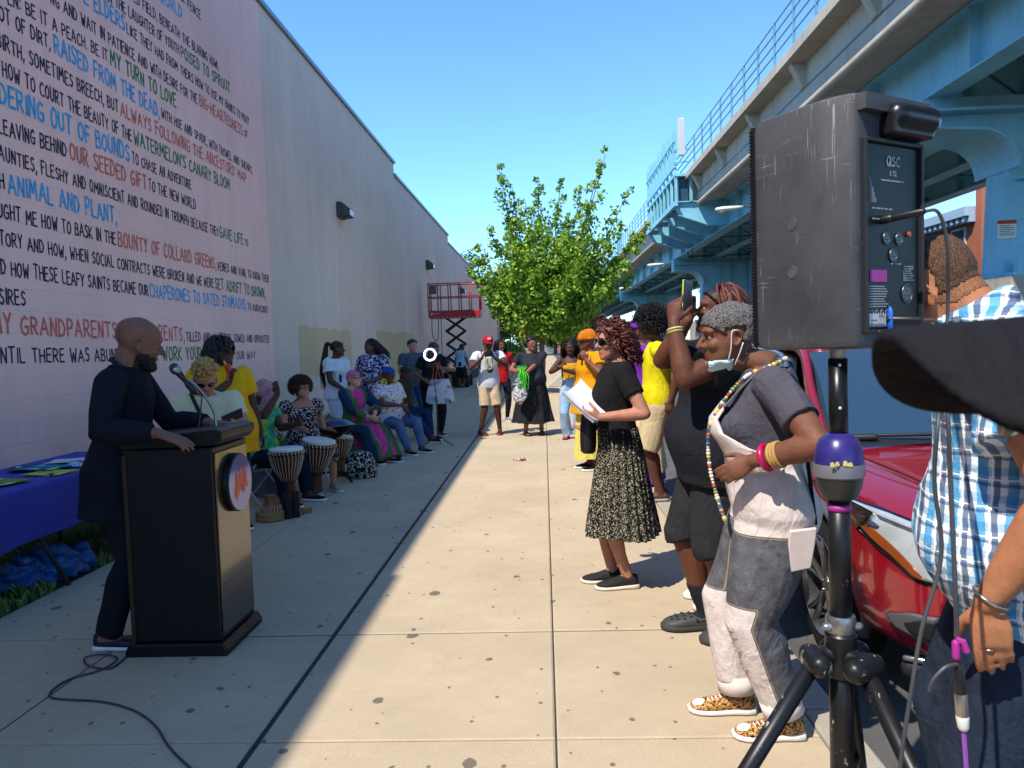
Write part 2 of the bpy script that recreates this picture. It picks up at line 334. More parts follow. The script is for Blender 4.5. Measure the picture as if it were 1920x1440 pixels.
def person(label, foot, face, H, tone, group=None, **o):
    p = {'o': o, 'H': H}; vx = o.get('vox', .011); s = H / 1.75
    root = thing('person', label, 'person', (foot[0], foot[1], foot[2] if len(foot) > 2 else 0), R(face - 90), group); p['root'] = root
    Rz = rotm('Z', R(face - 90)); base = np.array([foot[0], foot[1], foot[2] if len(foot) > 2 else 0.])
    loc = lambda q: Rz.T @ (np.asarray(q, float) - base); ld = lambda q: Rz.T @ np.asarray(q, float); p['loc'] = loc; p['ld'] = ld
    hip = o.get('hip', (0, 0, .52 * H)); P = V3(*hip)
    la, si, tw = R(o.get('lean', 0)), R(o.get('side', 0)), R(o.get('twist', 0))
    r0 = V3(math.cos(tw), math.sin(tw), 0); f0 = V3(-math.sin(tw), math.cos(tw), 0)
    u = nrm(f0 * math.sin(la) + r0 * math.sin(si) + V3(0, 0, math.cos(la) * math.cos(si))); r = nrm(r0 - u * u.dot(r0)); fd = np.cross(u, r)
    hunch = o.get('hunch', 0)
    def T(t, x=0, y=0): return P + u * t * H + r * x + fd * (y + hunch * max(t - .08, 0) ** 2 * H)
    def Trings(t0, t1, k, ease=0, hem=0):
        out = []
        for t in np.linspace(t0, t1, k):
            q = torso_ring(t, H, o, ease + hem * max(0, (.12 - t)) * 4); B = np.array([r, fd, u]); out.append(q @ B + T(t))
        return np.array(out)
    # head
    hy, hp, hr = (R(a) for a in o.get('head', (0, 0, 0))); hh = .132 * H * o.get('hk', 1)
    Rh = np.array([r, fd, u]).T @ rotm('Z', hy) @ rotm('X', hp) @ rotm('Y', hr)
    piv = T(.362, 0, .010 * H + o.get('headfwd', 0)); ho = piv - Rh @ (V3(0, -.06, .25) * hh)
    hx = lambda q: (np.asarray(q, float) * hh) @ Rh.T + ho; p.update(hx=hx, hh=hh, Rh=Rh, ho=ho, T=T, Trings=Trings, r=r, fd=fd, u=u, P=P)
    g = G(); nn = o.get('thin', .97)
    g.rings([q for q in Trings(-.055, .318, 20, -.004)])
    nk = .0305 * H * o.get('neck', 1)
    g.limb([T(.285), T(.325, 0, .002), hx((0, -.10, .12)), hx((0, -.09, .34))], [nk * 1.25, nk * 1.02, nk * .97, nk], r, 16)
    g.rings([hx(q) for q in headrings()])
    nose = o.get('nose', 1.0)
    g.limb([hx((0, .395, .57)), hx((0, .425, .5)), hx((0, .468 + .03 * nose, .41)), hx((0, .475 + .035 * nose, .365))], [.028 * hh, .034 * hh, .046 * hh, .052 * hh], r, 10)
    for sx in (-1, 1):
        g.ell(hx((sx * .062 * nose, .425, .358)), .042 * hh); g.ell(hx((sx * .17, .30, .37)), .105 * hh)
        g.limb([hx((sx * .05, .415, .60)), hx((sx * .15, .405, .615)), hx((sx * .24, .34, .59))], [.03 * hh, .034 * hh, .028 * hh], u, 8)
        g.limb([hx((sx * .09, .375, .532)), hx((sx * .16, .375, .54)), hx((sx * .225, .33, .522))], .018 * hh, u, 6)
        er = Rh @ rotm('X', R(-12))
        c = hx((sx * .335, -.03, .44)); g.ell(c, (.022 * hh, .075 * hh, .125 * hh), Rh @ rotm('Z', R(-sx * 18)) @ rotm('X', R(12)))
        q = [(.352, .045, .45), (.375, .035, .52), (.395, -.03, .565), (.40, -.095, .53), (.39, -.105, .44), (.372, -.06, .36), (.355, -.005, .315), (.345, .02, .34)]
        g.limb([hx((sx * a, b, c_)) for a, b, c_ in q], [.020 * hh, .020 * hh, .022 * hh, .022 * hh, .020 * hh, .020 * hh, .026 * hh, .02 * hh], u, 6)
    g.limb([hx((-.105, .375, .218)), hx((-.05, .405, .228)), hx((0, .413, .224)), hx((.05, .405, .228)), hx((.105, .375, .218))], [.014 * hh, .026 * hh, .028 * hh, .026 * hh, .014 * hh], u, 8)
    g.limb([hx((-.095, .375, .195)), hx((-.045, .405, .18)), hx((0, .412, .176)), hx((.045, .405, .18)), hx((.095, .375, .195))], [.014 * hh, .027 * hh, .03 * hh, .027 * hh, .014 * hh], u, 8)
    g.ell(hx((0, .355, .06)), (.11 * hh, .08 * hh, .08 * hh), Rh)
    # arms
    lw = o.get('limbw', 1) * H; arm = {}; p['arm'] = arm
    for sd, sx in (('R', 1), ('L', -1)):
        S = T(.279, sx * .112 * H * o.get('w', 1), -.004 * H); spec = o.get('hands', {}).get(sd, {})
        if 'w' in spec: Wt = loc(spec['w'])
        else: Wt = S + V3(*spec['l']) * np.array([sx, 1, 1]) * H if 'l' in spec else S + (r * sx * .045 + fd * .035 - V3(0, 0, 1) * .30) * H
        E, W = ik(S, Wt, .168 * H, .150 * H, ld(spec['pole']) if 'pole' in spec else r * sx * .35 - fd - u * .15)
        fdv = nrm(W - E); d = ld(spec['d']) if 'd' in spec else fdv; pn = ld(spec['pn']) if 'pn' in spec else nrm(-r * sx - fd * .2)
        if abs(np.dot(nrm(d), nrm(pn))) > .95: pn = fd
        arm[sd] = (S, E, W, nrm(d), nrm(pn))
        g.limb([S, S + (E - S) * .3, S + (E - S) * .65, E], [.031 * lw, .0315 * lw, .028 * lw, .0238 * lw], r, 14)
        g.limb([E, E + (W - E) * .25, E + (W - E) * .6, W], [.0242 * lw, .0262 * lw, .0215 * lw, (.0175 * H, .015 * H)], r, 14)
        hand(g, W, d, pn, sd, s * o.get('handk', 1), spec.get('curl', .5), spec.get('spread', .12), spec.get('fc'))
    # legs
    leg = {}; p['leg'] = leg
    for sd, sx in (('R', 1), ('L', -1)):
        J = P + r * sx * .054 * H - u * .012 * H; fx = o.get('feet', {}).get(sd, (sx * .055 * H, 0, 0)); yaw = R(fx[3] if len(fx) > 3 else -sx * 8)
        A = V3(fx[0], fx[1], fx[2] + .045 * H); fdir = V3(-math.sin(yaw), math.cos(yaw), 0) if len(fx) <= 4 else nrm(V3(*fx[4]))
        K, A = ik(J, A, .245 * H, .24 * H, o.get('knee', {}).get(sd, fdir + r * sx * .12)); leg[sd] = (J, K, A, fdir)
        g.limb([J, J + (K - J) * .35, J + (K - J) * .75, K], [.050 * lw, .047 * lw, .037 * lw, .032 * lw], r, 14)
        g.limb([K, K + (A - K) * .3 - fdir * .008 * H, K + (A - K) * .65, A], [.0325 * lw, .0345 * lw, .026 * lw, .0205 * H], r, 14)
        lat = np.cross(fdir, V3(0, 0, 1)); dz = V3(0, 0, 1) * H
        g.limb([A - fdir * .022 * H - dz * .02, A + fdir * .02 * H - dz * .018, A + fdir * .06 * H - dz * .028, A + fdir * .095 * H - dz * .034, A + fdir * .112 * H - dz * .036], [(.019 * H, .021 * H), (.021 * H, .023 * H), (.024 * H, .015 * H), (.024 * H, .009 * H), (.016 * H, .007 * H)], lat, 12)
    V, F, N = fuse(g, vx, 3 if vx > .008 else 4)
    hl = ((V - ho) @ Rh) / hh; c = hl[F].mean(1)
    lip = (np.abs(c[:, 0]) < .115) & (c[:, 2] > .155) & (c[:, 2] < .25) & (c[:, 1] > .385) & (np.linalg.norm(c - V3(0, .4, .2), axis=1) < .13)
    tn = srgb(tone); lipc = mat('lips ' + tone, tuple(x * k for x, k in zip(tn, (.95, .62, .62))), .4, spec=.4)
    p.update(V=V, F=F, N=N, hl=hl)
    put('body', V, F, [skin('skin ' + tone, tone), lipc], root, True, lip.astype(int))
    if o.get('eyes', vx < .008):
        for sx in (-1, 1):
            e = G(); c0 = hx((sx * .155, .338, .487)); e.ell(c0, .044 * hh, Rh, 14, 10); ob = obj('eye', e, mat('eye white', '#7d7066', .2, var=.02), root, True)
            e = G(); e.ell(hx((sx * .155, .363, .487)), (.027 * hh, .02 * hh, .027 * hh), Rh, 12, 8); obj('iris', e, mat('eye dark', '#160d08', .1, var=.02), ob, True)
    return p
def garment(p, name, g, m, vox=None, amp=.004, f=16, it=3, seed=1, dirz=.5):
    v = vox or max(.0085, p['o'].get('vox', .011) * 1.15); V, F, N = fuse(g, v, it)
    d = amp * (.6 * wob(V * np.array([1, 1, dirz]), f, seed) + .7 * folds(V * np.array([1, 1, dirz]), f * .6, seed + 2)); V = V + N * d[:, None]
    return put(name, V, F, m, p['root'], True)
def top(p, m, t0=-.06, t1=.312, ease=.014, sleeve=.55, sr=.012, name='shirt', hem=0, flare=0, amp=.005, f=15, cuffs=None, extra=None, both=True, vox=None):
    H = p['H']; lw = p['o'].get('limbw', 1) * H; g = G(); g.rings(p['Trings'](t0, t1, 18, ease, hem)); T = p['T']; A = p['arm']
    if sleeve > 0:
        SR, SL = A['R'][0], A['L'][0]; n0 = t1 - .012
        g.limb([SL, T(min(.285, n0), -.06 * H), T(min(.29, n0)), T(min(.285, n0), .06 * H), SR], [(.036 * lw + sr * .6,) * 2, (.034 * lw + sr * .6, .03 * lw), (.03 * lw + sr * .6, .03 * lw), (.034 * lw + sr * .6, .03 * lw), (.036 * lw + sr * .6,) * 2], p['fd'], 12)
        for sd in 'RL':
            S, E, W, d, pn = A[sd]; pts = [S, S + (E - S) * .3]; rad = [.034 * lw + sr, .033 * lw + sr]
            ends = min(sleeve, 1) if not isinstance(sleeve, dict) else sleeve[sd]
            if ends <= .6: pts += [S + (E - S) * ends / .6 * .62 + 0 * S, S + (E - S) * (ends / .6 * .62 + .04)]; rad += [.031 * lw + sr + flare, .031 * lw + sr + flare]
            else:
                pts += [S + (E - S) * .65, E, E + (W - E) * .3, E + (W - E) * (ends - .6) / .4 * .97]; rad += [.03 * lw + sr, .0255 * lw + sr, .026 * lw + sr, .019 * lw + sr + flare]
            g.limb(pts, rad, p['r'], 14, round=False)
    if extra: extra(g)
    return garment(p, name, g, m, vox, amp, f)
def pants(p, m, frac=.97, ease=.012, flare=.0, name='trousers', t1=.06, amp=.005, f=13, vox=None, cuff=0):
    H = p['H']; lw = p['o'].get('limbw', 1) * H; g = G(); g.rings(p['Trings'](-.055, t1, 8, ease * .8))
    for sd in 'RL':
        J, K, A, fd = p['leg'][sd]; pts = [J + (K - J) * .02, J + (K - J) * .35, J + (K - J) * .75]; rad = [.053 * lw + ease, .05 * lw + ease, .041 * lw + ease + flare * .2]
        if frac <= .5: k = frac / .5; pts[-1] = J + (K - J) * k * .8; pts.append(J + (K - J) * k); rad[-1] = .045 * lw + ease + flare; rad.append(.044 * lw + ease + flare * 1.1)
        else:
            k = (frac - .5) / .5; pts += [K, K + (A - K) * .3 * k - fd * .006 * H, K + (A - K) * .65 * k, K + (A - K) * k, K + (A - K) * (k + .03)]; q = [.034, .034, .027, .022, .022]
            rad += [a * lw + ease + flare * b for a, b in zip(q, (.3, .5, .8, 1, 1))]
        g.limb(pts, rad, p['r'], 16, round=False)
    return garment(p, name, g, m, vox, amp, f, seed=4)
def skirt(p, m, t0=.085, hem=.35, r1=.2, r2=.17, pleats=0, pamp=.01, ease=.014, name='skirt', wav=5, wamp=.014, cx=0, cy=0, lowb=.0, pw=1.0):
    """hangs from the waist; a real sheet with folds"""
    H = p['H']; w0 = p['Trings'](t0, t0, 1, ease)[0]; c0 = w0.mean(0); h0 = p['Trings'](0.0, 0.0, 1, ease)[0]; n = 144 if pleats else 72; rs = []
    th = np.linspace(0, 2 * np.pi, n, endpoint=False); kk = len(w0); idx = np.linspace(0, kk, n, endpoint=False)
    per = lambda ring: np.stack([np.interp(idx, np.arange(kk + 1), np.append(ring[:, i], ring[0, i])) for i in range(3)], 1)
    W0, H0 = per(w0), per(h0); ce = np.array([cx, cy, hem]); e = 2 / 2.2
    End = np.c_[np.sign(np.cos(th)) * np.abs(np.cos(th)) ** e * r1, np.sign(np.sin(th)) * np.abs(np.sin(th)) ** e * r2, np.zeros(n)] @ np.array([p['r'], p['fd'], V3(0, 0, 1)]) * np.array([1, 1, 0]) + ce
    zH = max(h0[:, 2].mean(), hem + .05)
    for k in np.linspace(0, 1, 26):
        z = c0[2] * (1 - k) + hem * k
        if z > zH: a = (c0[2] - z) / (c0[2] - zH); q = W0 * (1 - a) + H0 * a
        else: a = (zH - z) / (zH - hem); q = H0 * (1 - a) + End * a
        cc = q.mean(0); rad = q - cc; rad[:, 2] = 0; ln = np.linalg.norm(rad, axis=1)[:, None]; dirr = rad / (ln + 1e-6)
        fo = wamp * k * np.sin(th * wav + 2.2 * k + 1)[:, None] + wamp * .6 * k * np.sin(th * (wav * 2 + 3) + 4)[:, None]
        if pleats: fo = fo * .5 + pamp * (.35 + .65 * k) * (np.abs(((th * pleats / (2 * np.pi) + .12 * np.sin(th * 5)) % 1) - .5) * 4 - 1)[:, None] ** 1
        q = q + dirr * fo; q[:, 2] = z + (.012 * np.sin(th * 3) * k); rs.append(q)
    g = G(); g.rings(rs, cap=False); inner = [q + (q.mean(0) - q) * .06 for q in rs[::-1]]; g.rings([rs[-1], inner[0]], cap=False); g.rings(inner, cap=False)
    g.rings([rs[0], rs[0] * .3 + rs[0].mean(0) * .7], cap=False)
    return put(name, *g.arr(), m, p['root'], True, fixn=True)
def shell(p, name, sel, m, d=.008, rough=0, f=60, inner=.004, seed=0, zfun=None):
    """a thin solid layer lying on the chosen patch of the body (short hair, beard, sock, mask)"""
    V, F, N = p['V'], p['F'], p['N']; fs = F[sel[F].all(1)]
    if len(fs) < 4: return None
    ids = np.unique(fs); mp = -np.ones(len(V), int); mp[ids] = np.arange(len(ids)); q = mp[fs]; n = len(ids)
    dd = np.full(n, d) + rough * wob(V[ids], f, seed)
    ed = {}
    for a in q:
        for i in range(4):
            e = (a[i], a[(i + 1) % 4]); ed[e] = ed.get(e, 0) + 1
    bnd = [e for e in ed if (e[1], e[0]) not in ed]; bv = np.unique([i for e in bnd for i in e]) if bnd else []
    dd[bv] = d * .35
    Vo = V[ids] + N[ids] * dd[:, None]; Vi = V[ids] - N[ids] * inner
    fa = np.vstack([q, q[:, ::-1] + n, np.array([(a, a + n, b + n, b) for a, b in bnd]).reshape(-1, 4)])
    return put(name, np.vstack([Vo, Vi]), fa, m, p['root'], True)
def shoes(p, kind, m, sole='#e8e6e0', k=1.0, m2=None):
    H = p['H']; s = H / 1.75 * k
    for sd in 'RL':
        J, K, A, fd = p['leg'][sd]; z = np.array([0, 0, 1.]); gz = A[2] - .045 * H; o = V3(A[0], A[1], gz); lat = np.cross(fd, z); upz = z
        if abs(fd[2]) > .05: lat = nrm(lat); upz = np.cross(lat, fd)
        def sec(L, zb, zt, w_, ex=2.6, n=20):
            th = np.linspace(0, 2 * np.pi, n, endpoint=False); c, q = np.cos(th), np.sin(th); e = 2 / ex
            return o + fd * L * s + np.outer(np.sign(c) * np.abs(c) ** e * w_ * s, lat) + np.outer((zb + zt) / 2 * s + np.sign(q) * np.abs(q) ** e * (zt - zb) / 2 * s, upz)
        hi = kind in ('sneaker', 'boot')
        U = [(-.066, .03, .05, .012), (-.06, .012, .085, .027), (-.03, .01, .092 if hi else .06, .034), (.02, .01, .090 if hi else .062, .037), (.06, .01, .076 if hi else .062, .041), (.10, .01, .060, .0455), (.14, .01, .05, .047), (.17, .01, .043, .041), (.19, .012, .036, .028), (.198, .018, .028, .010)]
        if kind == 'croc': U = [(a, b, c_ * 1.0 + (.008 if a > .05 else 0), d * 1.15) for a, b, c_, d in U]
        S = [(-.072, .002, .024, .014), (-.064, 0, .03, .034), (-.03, 0, .03, .039), (.02, 0, .028, .039), (.07, 0, .026, .046), (.12, 0, .026, .052), (.16, 0, .027, .049), (.19, .002, .028, .036), (.207, .006, .026, .014)]
        if kind == 'croc': S = [(a, b, c_ + .006, d * 1.08) for a, b, c_, d in S]
        if kind in ('slide', 'sandal'):
            g = G(); g.rings([sec(*q, 3.5) for q in S]); ob = obj('sandal', g, mat('sandal sole ' + str(sole), sole, .7), p['root'], True)
            g = G()
            for L0, L1 in (((.07, .125),) if kind == 'slide' else ((.03, .045), (.09, .11), (.13, .145))):
                rs = []
                for L in (L0, L1):
                    th = np.linspace(-.2, np.pi + .2, 14); hgt = .06 if kind == 'slide' else .05; hgt *= 1 if L < .1 else .85
                    rs.append([o + fd * L * s + lat * math.cos(t) * .053 * s + upz * (.02 + max(math.sin(t), -.1) * hgt) * s for t in th])
                rs = np.array(rs); g.rings(np.array([rs[0], rs[1], rs[1] * 1 - np.array([0, 0, .006]), rs[0] - np.array([0, 0, .006]), rs[0]]), cap=False, close=False)
            obj('strap', g, m, ob, True); continue
        g = G(); g.rings([sec(*q) for q in U])
        if kind == 'croc':
            ob = obj('clog', g, m, p['root'], True); g2 = G(); g2.rings([sec(*q, 3.5) for q in S]); obj('sole', g2, mat('clog sole ' + str(sole), sole, .7), ob, True)
            g3 = G()
            for a, b in ((.075, -.6), (.075, 0), (.075, .6), (.105, -.75), (.105, -.3), (.105, .3), (.105, .75), (.135, -.55), (.135, 0), (.135, .55), (.16, -.3), (.16, .3)):
                ww = np.interp(a, [x[0] for x in U], [x[3] for x in U]); zt = np.interp(a, [x[0] for x in U], [x[2] for x in U]); q = (1 - abs(b) ** 2.6) ** (1 / 2.6)
                g3.ell(o + fd * a * s + lat * b * ww * s + upz * (zt * .5 + .005 + q * (zt * .5 - .004)) * s, (.006 * s, .006 * s, .0035 * s), nu=8, nv=6)
            for sg in (-1, 1): g3.ell(o + fd * .05 * s + lat * sg * .041 * s + upz * .05 * s, .009 * s, nu=8, nv=6)
            obj('vent_hole', g3, mat('clog hole', '#0c0c0c', .9), ob, True)
            g4 = G(); th = np.linspace(0, np.pi, 14); g4.limb([o + fd * (.05 - math.sin(t) * .115) * s + lat * math.cos(t) * .043 * s + upz * (.05 + .015 * math.sin(t)) * s for t in th], [(.008 * s, .003 * s)] * 14, upz, 8); obj('heel_strap', g4, m, ob, True); continue
        ob = obj('shoe', g, m, p['root'], True); g2 = G(); g2.rings([sec(*q, 3.5) for q in S]); obj('sole', g2, mat('shoe sole ' + str(sole), sole, .7), ob, True)
        if kind == 'sneaker':
            g3 = G()
            for i in range(5):
                a = .055 + i * .016; zt = np.interp(a, [x[0] for x in U], [x[2] for x in U]); sw = .02
                g3.tube([o + fd * a * s + lat * -sw * s + upz * (zt - .004) * s, o + fd * (a + .006) * s + upz * (zt + .003) * s, o + fd * a * s + lat * sw * s + upz * (zt - .004) * s], .0028 * s, 5)
            obj('laces', g3, mat('laces ' + str(m2 or '#e8e4dc'), m2 or '#e8e4dc', .8), ob, True)
def strands(p, n, length, rad, sel=lambda th, ph: not (-1.15 < th - 1.57 < 1.15 and ph < .85), curl=0, cf=30, out=.04, name='hair', m=None, top_=.02, grav=1.0, k=10, seed=3, back=0, grow=.0, base=True, floor=None, cap_sel=None, ends=None):
    """locks of hair rooted all over the scalp, falling round the head"""
    q = np.random.default_rng(seed); g = G(); hh = p['hh']; done = 0; tries = 0; C = V3(0, -.03, .6)
    if base and cap_sel is None: cap_sel = lambda c: (c[:, 2] > .5 + np.maximum(c[:, 1], -.1) * .75) & (c[:, 2] > .18) & ~((np.abs(c[:, 0]) > .3) & (np.abs(c[:, 1] + .03) < .14) & (c[:, 2] < .56))
    wl = p['ld'](V3(0, 0, 1)); dn = p['Rh'].T @ (-V3(0, 0, 1))
    while done < n and tries < n * 30:
        tries += 1; th = q.uniform(-np.pi, np.pi); z = q.uniform(.05, 1) ** .8; ph = math.asin(min(z, 1))
        d = V3(math.cos(th) * math.cos(ph), math.sin(th) * math.cos(ph), math.sin(ph))
        if not sel(th, ph): continue
        done += 1; pt = C + d * V3(.35, .44, .42); L = length * q.uniform(.75, 1.1) / hh; pts = [pt]; v = d * .9 + V3(0, 0, .15); st = L / k; pha = q.uniform(0, 6.28); a1 = nrm(np.cross(v, (0.2, .1, 1))); 
        for i in range(k):
            v = nrm(v * .62 + dn * .55 * grav + q.normal(size=3) * .06 + V3(0, -back, 0)); pt = pt + v * st
            e = (pt - C) / (V3(.36, .45, .44) + out + grow); l = np.linalg.norm(e)
            if l < 1 and pt[2] > .05: pt = C + (pt - C) / l
            elif pt[2] <= .05 and math.hypot(pt[0], pt[1] + .1) < .30: k2 = .30 / (math.hypot(pt[0], pt[1] + .1) + 1e-6); pt = V3(pt[0] * k2, (pt[1] + .1) * k2 - .1, pt[2])
            pts.append(pt.copy())
        P = smooth(pts, 3 if not curl else 6)
        if curl:
            t = np.linspace(0, 1, len(P)); b = nrm(np.cross(P[-1] - P[0], (.3, .2, 1))); c2 = nrm(np.cross(P[-1] - P[0], b)); amp = curl / hh * np.minimum(t * 4, 1)
            P = P + np.outer(np.sin(t * cf + pha) * amp, b) + np.outer(np.cos(t * cf + pha) * amp, c2)
        W = p['hx'](P); kk = len(W); rr = rad * q.uniform(.8, 1.2)
        g.limb(list(W), list(rr * np.interp(np.linspace(0, 1, kk), [0, .15, .8, 1], [.8, 1, .9, .45])), p['r'], 5, 1 if (ends and q.random() < ends) else 0, False)
    V, F = g.arr(); mi = list(g.mi)
    if base:
        sel_ = cap_sel(p['hl']) & (p['hl'][:, 2] > -.1); s_ = shell(p, 'hair', sel_, m[0] if isinstance(m, list) else m, .010 * hh / .23, .002, 70)
        if s_:
            me = s_.data; n0 = len(me.vertices); a = np.empty(n0 * 3, np.float32); me.vertices.foreach_get('co', a); L_ = np.empty(len(me.loops), np.int32); me.loops.foreach_get('vertex_index', L_)
            F = [tuple(t) for t in F] + [tuple(int(i) + len(V) for i in t) for t in L_.reshape(-1, 4)]; V = np.vstack([V, a.reshape(-1, 3)]); mi += [0] * (len(L_) // 4); bpy.data.objects.remove(s_)
    return put(name, V, F, m, p['root'], True, mi)
def buzz(p, m, d=.007, rough=.002, line=.5, name='hair', low=.2):
    c = p['hl']; sel = (c[:, 2] > line + np.clip(c[:, 1], -.15, 1) * .62) & (c[:, 2] > low) & (c[:, 2] < 1.2) & ~((np.abs(c[:, 0]) > .315) & (c[:, 1] > -.17) & (c[:, 1] < .14) & (c[:, 2] < .6))
    return shell(p, name, sel, m, d, rough, 90)
def afro(p, m, r=.62, z=.66, y=-.06, n=1500, name='hair', fuzz=.10, squash=(1, 1, .95), front=.5):
    hh = p['hh']; g = G(); q = np.random.default_rng(5); c = V3(0, y, z)
    g.ell(p['hx'](c), np.array(squash) * r * .86 * hh, p['Rh'], 28, 18)
    for _ in range(n):
        d = nrm(q.normal(size=3))
        if d[2] < -.55 or (d[1] > front and d[2] < .22): continue
        a = c + d * np.array(squash) * r * .80; b = c + nrm(d + q.normal(size=3) * .22) * np.array(squash) * r * q.uniform(.92, 1 + fuzz); s1 = nrm(np.cross(d, q.normal(size=3))) * .05
        pts = [a, (a + b) / 2 + s1, b - s1 * .6, b + s1 * .5 + d * .015]; W = p['hx'](smooth(pts, 3)); g.limb(list(W), list(np.linspace(.016, .005, len(W)) * hh * 1.6), p['r'], 4, 0, False)
    V, F = g.arr(); return put(name, V, F, m, p['root'], True, None)
def glasses(p, m, name='sunglasses', w_=.115, h_=.075, frame='#15110f', z=.49, yo=0):
    hh = p['hh']; g = G(); hx = p['hx']
    for sx in (-1, 1):
        th = np.linspace(0, 2 * np.pi, 18, endpoint=False); q = lambda k, y: [hx((sx * (.155 + math.cos(t) * w_ * k), y + yo - .06 * (math.cos(t) * k + 1) ** 2 * .35, z + math.sin(t) * h_ * k)) for t in th]
        g.rings([q(1.0, .425), q(1.0, .445), q(.85, .45), q(.0, .455)], 0, False); g.rings([q(1.0, .425), q(0, .42)], 0, False)
        g2 = [hx((sx * .27, .385 + yo, z + .03)), hx((sx * .345, .30, z + .03)), hx((sx * .36, .02, z + .02)), hx((sx * .36, -.06, z - .04))]; g.limb(g2, .016 * hh, p['u'], 6, 1)
    g.limb([hx((-.06, .44, z + .02)), hx((0, .455, z + .03)), hx((.06, .44, z + .02))], .013 * hh, p['u'], 6, 1)
    return obj(name, g, [m, mat('spectacle frame ' + frame, frame, .3)], p['root'], True)
# ---------------------------------------------------------------- ground
def concrete(name, base, joint=False, gum=True, scale=1.0):
    s = NT(name); co = s.co('Object'); c = srgb(base)
    n1 = s.noise(1.1, 6, .6, co); n2 = s.noise(9, 5, .6, co); n3 = s.noise(170, 3, .6, co)
    k = s.mix(s.ramp(n1, [(.3, 0), (.72, 1)]), tuple(x * .80 for x in c), tuple(x * 1.12 for x in c))
    k = s.mix(s.ramp(n2, [(.35, .0), (.75, .35)]), k, tuple(x * .72 for x in c))
    k = s.mix(s.ramp(n3, [(.40, .0), (.60, .5)]), k, tuple(x * .62 for x in c))
    n4 = s.noise(420, 2, .5, co); k = s.mix(s.ramp(n4, [(.54, 0), (.64, .5)]), k, tuple(min(1, x * 1.55) for x in c)); n5 = s.noise(2.6, 5, .65, co, .8); k = s.mix(s.ramp(n5, [(.56, 0), (.75, .25)]), k, tuple(x * .6 for x in c))
    if gum:
        for sc_, th in ((2.1, .055), (3.7, .045), (7.3, .05)):
            v = s.n('TexVoronoi', feature='F1', voronoi_dimensions='2D'); v.inputs['Scale'].default_value = sc_
            mp = s.n('Mapping'); mp.inputs['Scale'].default_value = (1, .8, 1); mp.inputs['Location'].default_value = (sc_, sc_ * 2, 0); s.l(co, mp.inputs[0])
            ad = s.n('VectorMath', operation='ADD'); nz = s.n('TexNoise'); nz.inputs['Scale'].default_value = 25; s.l(co, nz.inputs[0])
            sc2 = s.n('VectorMath', operation='SCALE'); sc2.inputs['Scale'].default_value = .025; s.l(nz.outputs[1], sc2.inputs[0]); s.l(mp.outputs[0], ad.inputs[0]); s.l(sc2.outputs[0], ad.inputs[1]); s.l(ad.outputs[0], v.inputs[0])
            sep = s.n('SeparateColor'); s.l(v.outputs['Color'], sep.inputs[0])
            thr = s.math('MULTIPLY', s.math('GREATER_THAN', sep.outputs[0], .74), s.math('MULTIPLY_ADD', sep.outputs[1], th, th * .5))
            m = s.math('LESS_THAN', v.outputs['Distance'], thr); k = s.mix(s.math('MULTIPLY', m, .7), k, (.035, .032, .03))
    s.col(k); s.set(.88, 0, .25); s.bump(s.noise(240, 4, .65, co), .5, .004); return s.m
CONC = concrete('sidewalk concrete', '#b8a68a'); JOINT = mat('joint filler', '#35332f', .95, var=.3, scale=30, bump=.4)
SX = [-3.36, -2.35, -1.197, 0.0, 1.03]; majors = [4.10 + 4.73 * k for k in range(-3, 20)]
ys = sorted(majors + [2.96, 1.8, .6, -.6])
g = G(); q = np.random.default_rng(2); ga = .005
for i in range(4):
    for j in range(len(ys) - 1):
        x0, x1, y0, y1 = SX[i], SX[i + 1], ys[j], ys[j + 1]
        gl = .010 if abs(x0 + 1.197) < .01 else ga * .8; gr = .016 if abs(x1 + 1.197) < .01 else ga * .8
        m0 = .009 if y0 in majors else .0035; m1 = .009 if y1 in majors else .0035; dz = q.uniform(-.0015, .0015) if j > 3 else 0
        # bevelled slab top
        a = [(x0 + gl, y0 + m0), (x1 - gr, y0 + m0), (x1 - gr, y1 - m1), (x0 + gl, y1 - m1)]; b = [(x0 + gl + .008, y0 + m0 + .008), (x1 - gr - .008, y0 + m0 + .008), (x1 - gr - .008, y1 - m1 - .008), (x0 + gl + .008, y1 - m1 - .008)]
        v = [(x, y, -.03) for x, y in a] + [(x, y, -.005 + dz) for x, y in a] + [(x, y, dz) for x, y in b]
        g.add(v, [(8, 9, 10, 11)] + [(k, (k + 1) % 4, 4 + (k + 1) % 4, 4 + k) for k in range(4)] + [(4 + k, 4 + (k + 1) % 4, 8 + (k + 1) % 4, 8 + k) for k in range(4)])
struct('sidewalk', g, CONC, fixn=False)
g = G(); g.box((-3.37, -11, -.2), (1.03, 95, -.008)); struct('sidewalk_joint_bed', g, JOINT)
g = G()
yk = -11
while yk < 95: g.box((1.034, yk + .004, -.25), (1.185, yk + 2.36, -.002)); yk += 2.365
struct('kerb', g, concrete('kerb stone', '#a39a8c', gum=False), bevel=.012)
s = NT('asphalt'); co = s.co('Object'); k = s.mix(s.ramp(s.noise(160, 4, .7, co), [(.35, 0), (.68, 1)]), (.032, .032, .034), (.13, .125, .12)); k = s.mix(s.ramp(s.noise(1.4, 5, .6, co), [(.4, 0), (.75, .5)]), k, (.16, .15, .14))
k = s.mix(s.ramp(s.noise(5.5, 4, .7, co), [(.66, 0), (.7, .8)]), k, (.42, .40, .36)); s.col(k); s.set(.9, 0, .3); s.bump(s.noise(220, 4, .7, co), .8, .006); ASPH = s.m
g = G(); g.box((1.19, -12, -.6), (16.5, 400, -.13)); struct('road', g, ASPH)
g = G(); g.box((16.5, -12, -.6), (19.5, 96, .0)); struct('far_pavement', g, concrete('far pavement concrete', '#9a948a', gum=False))
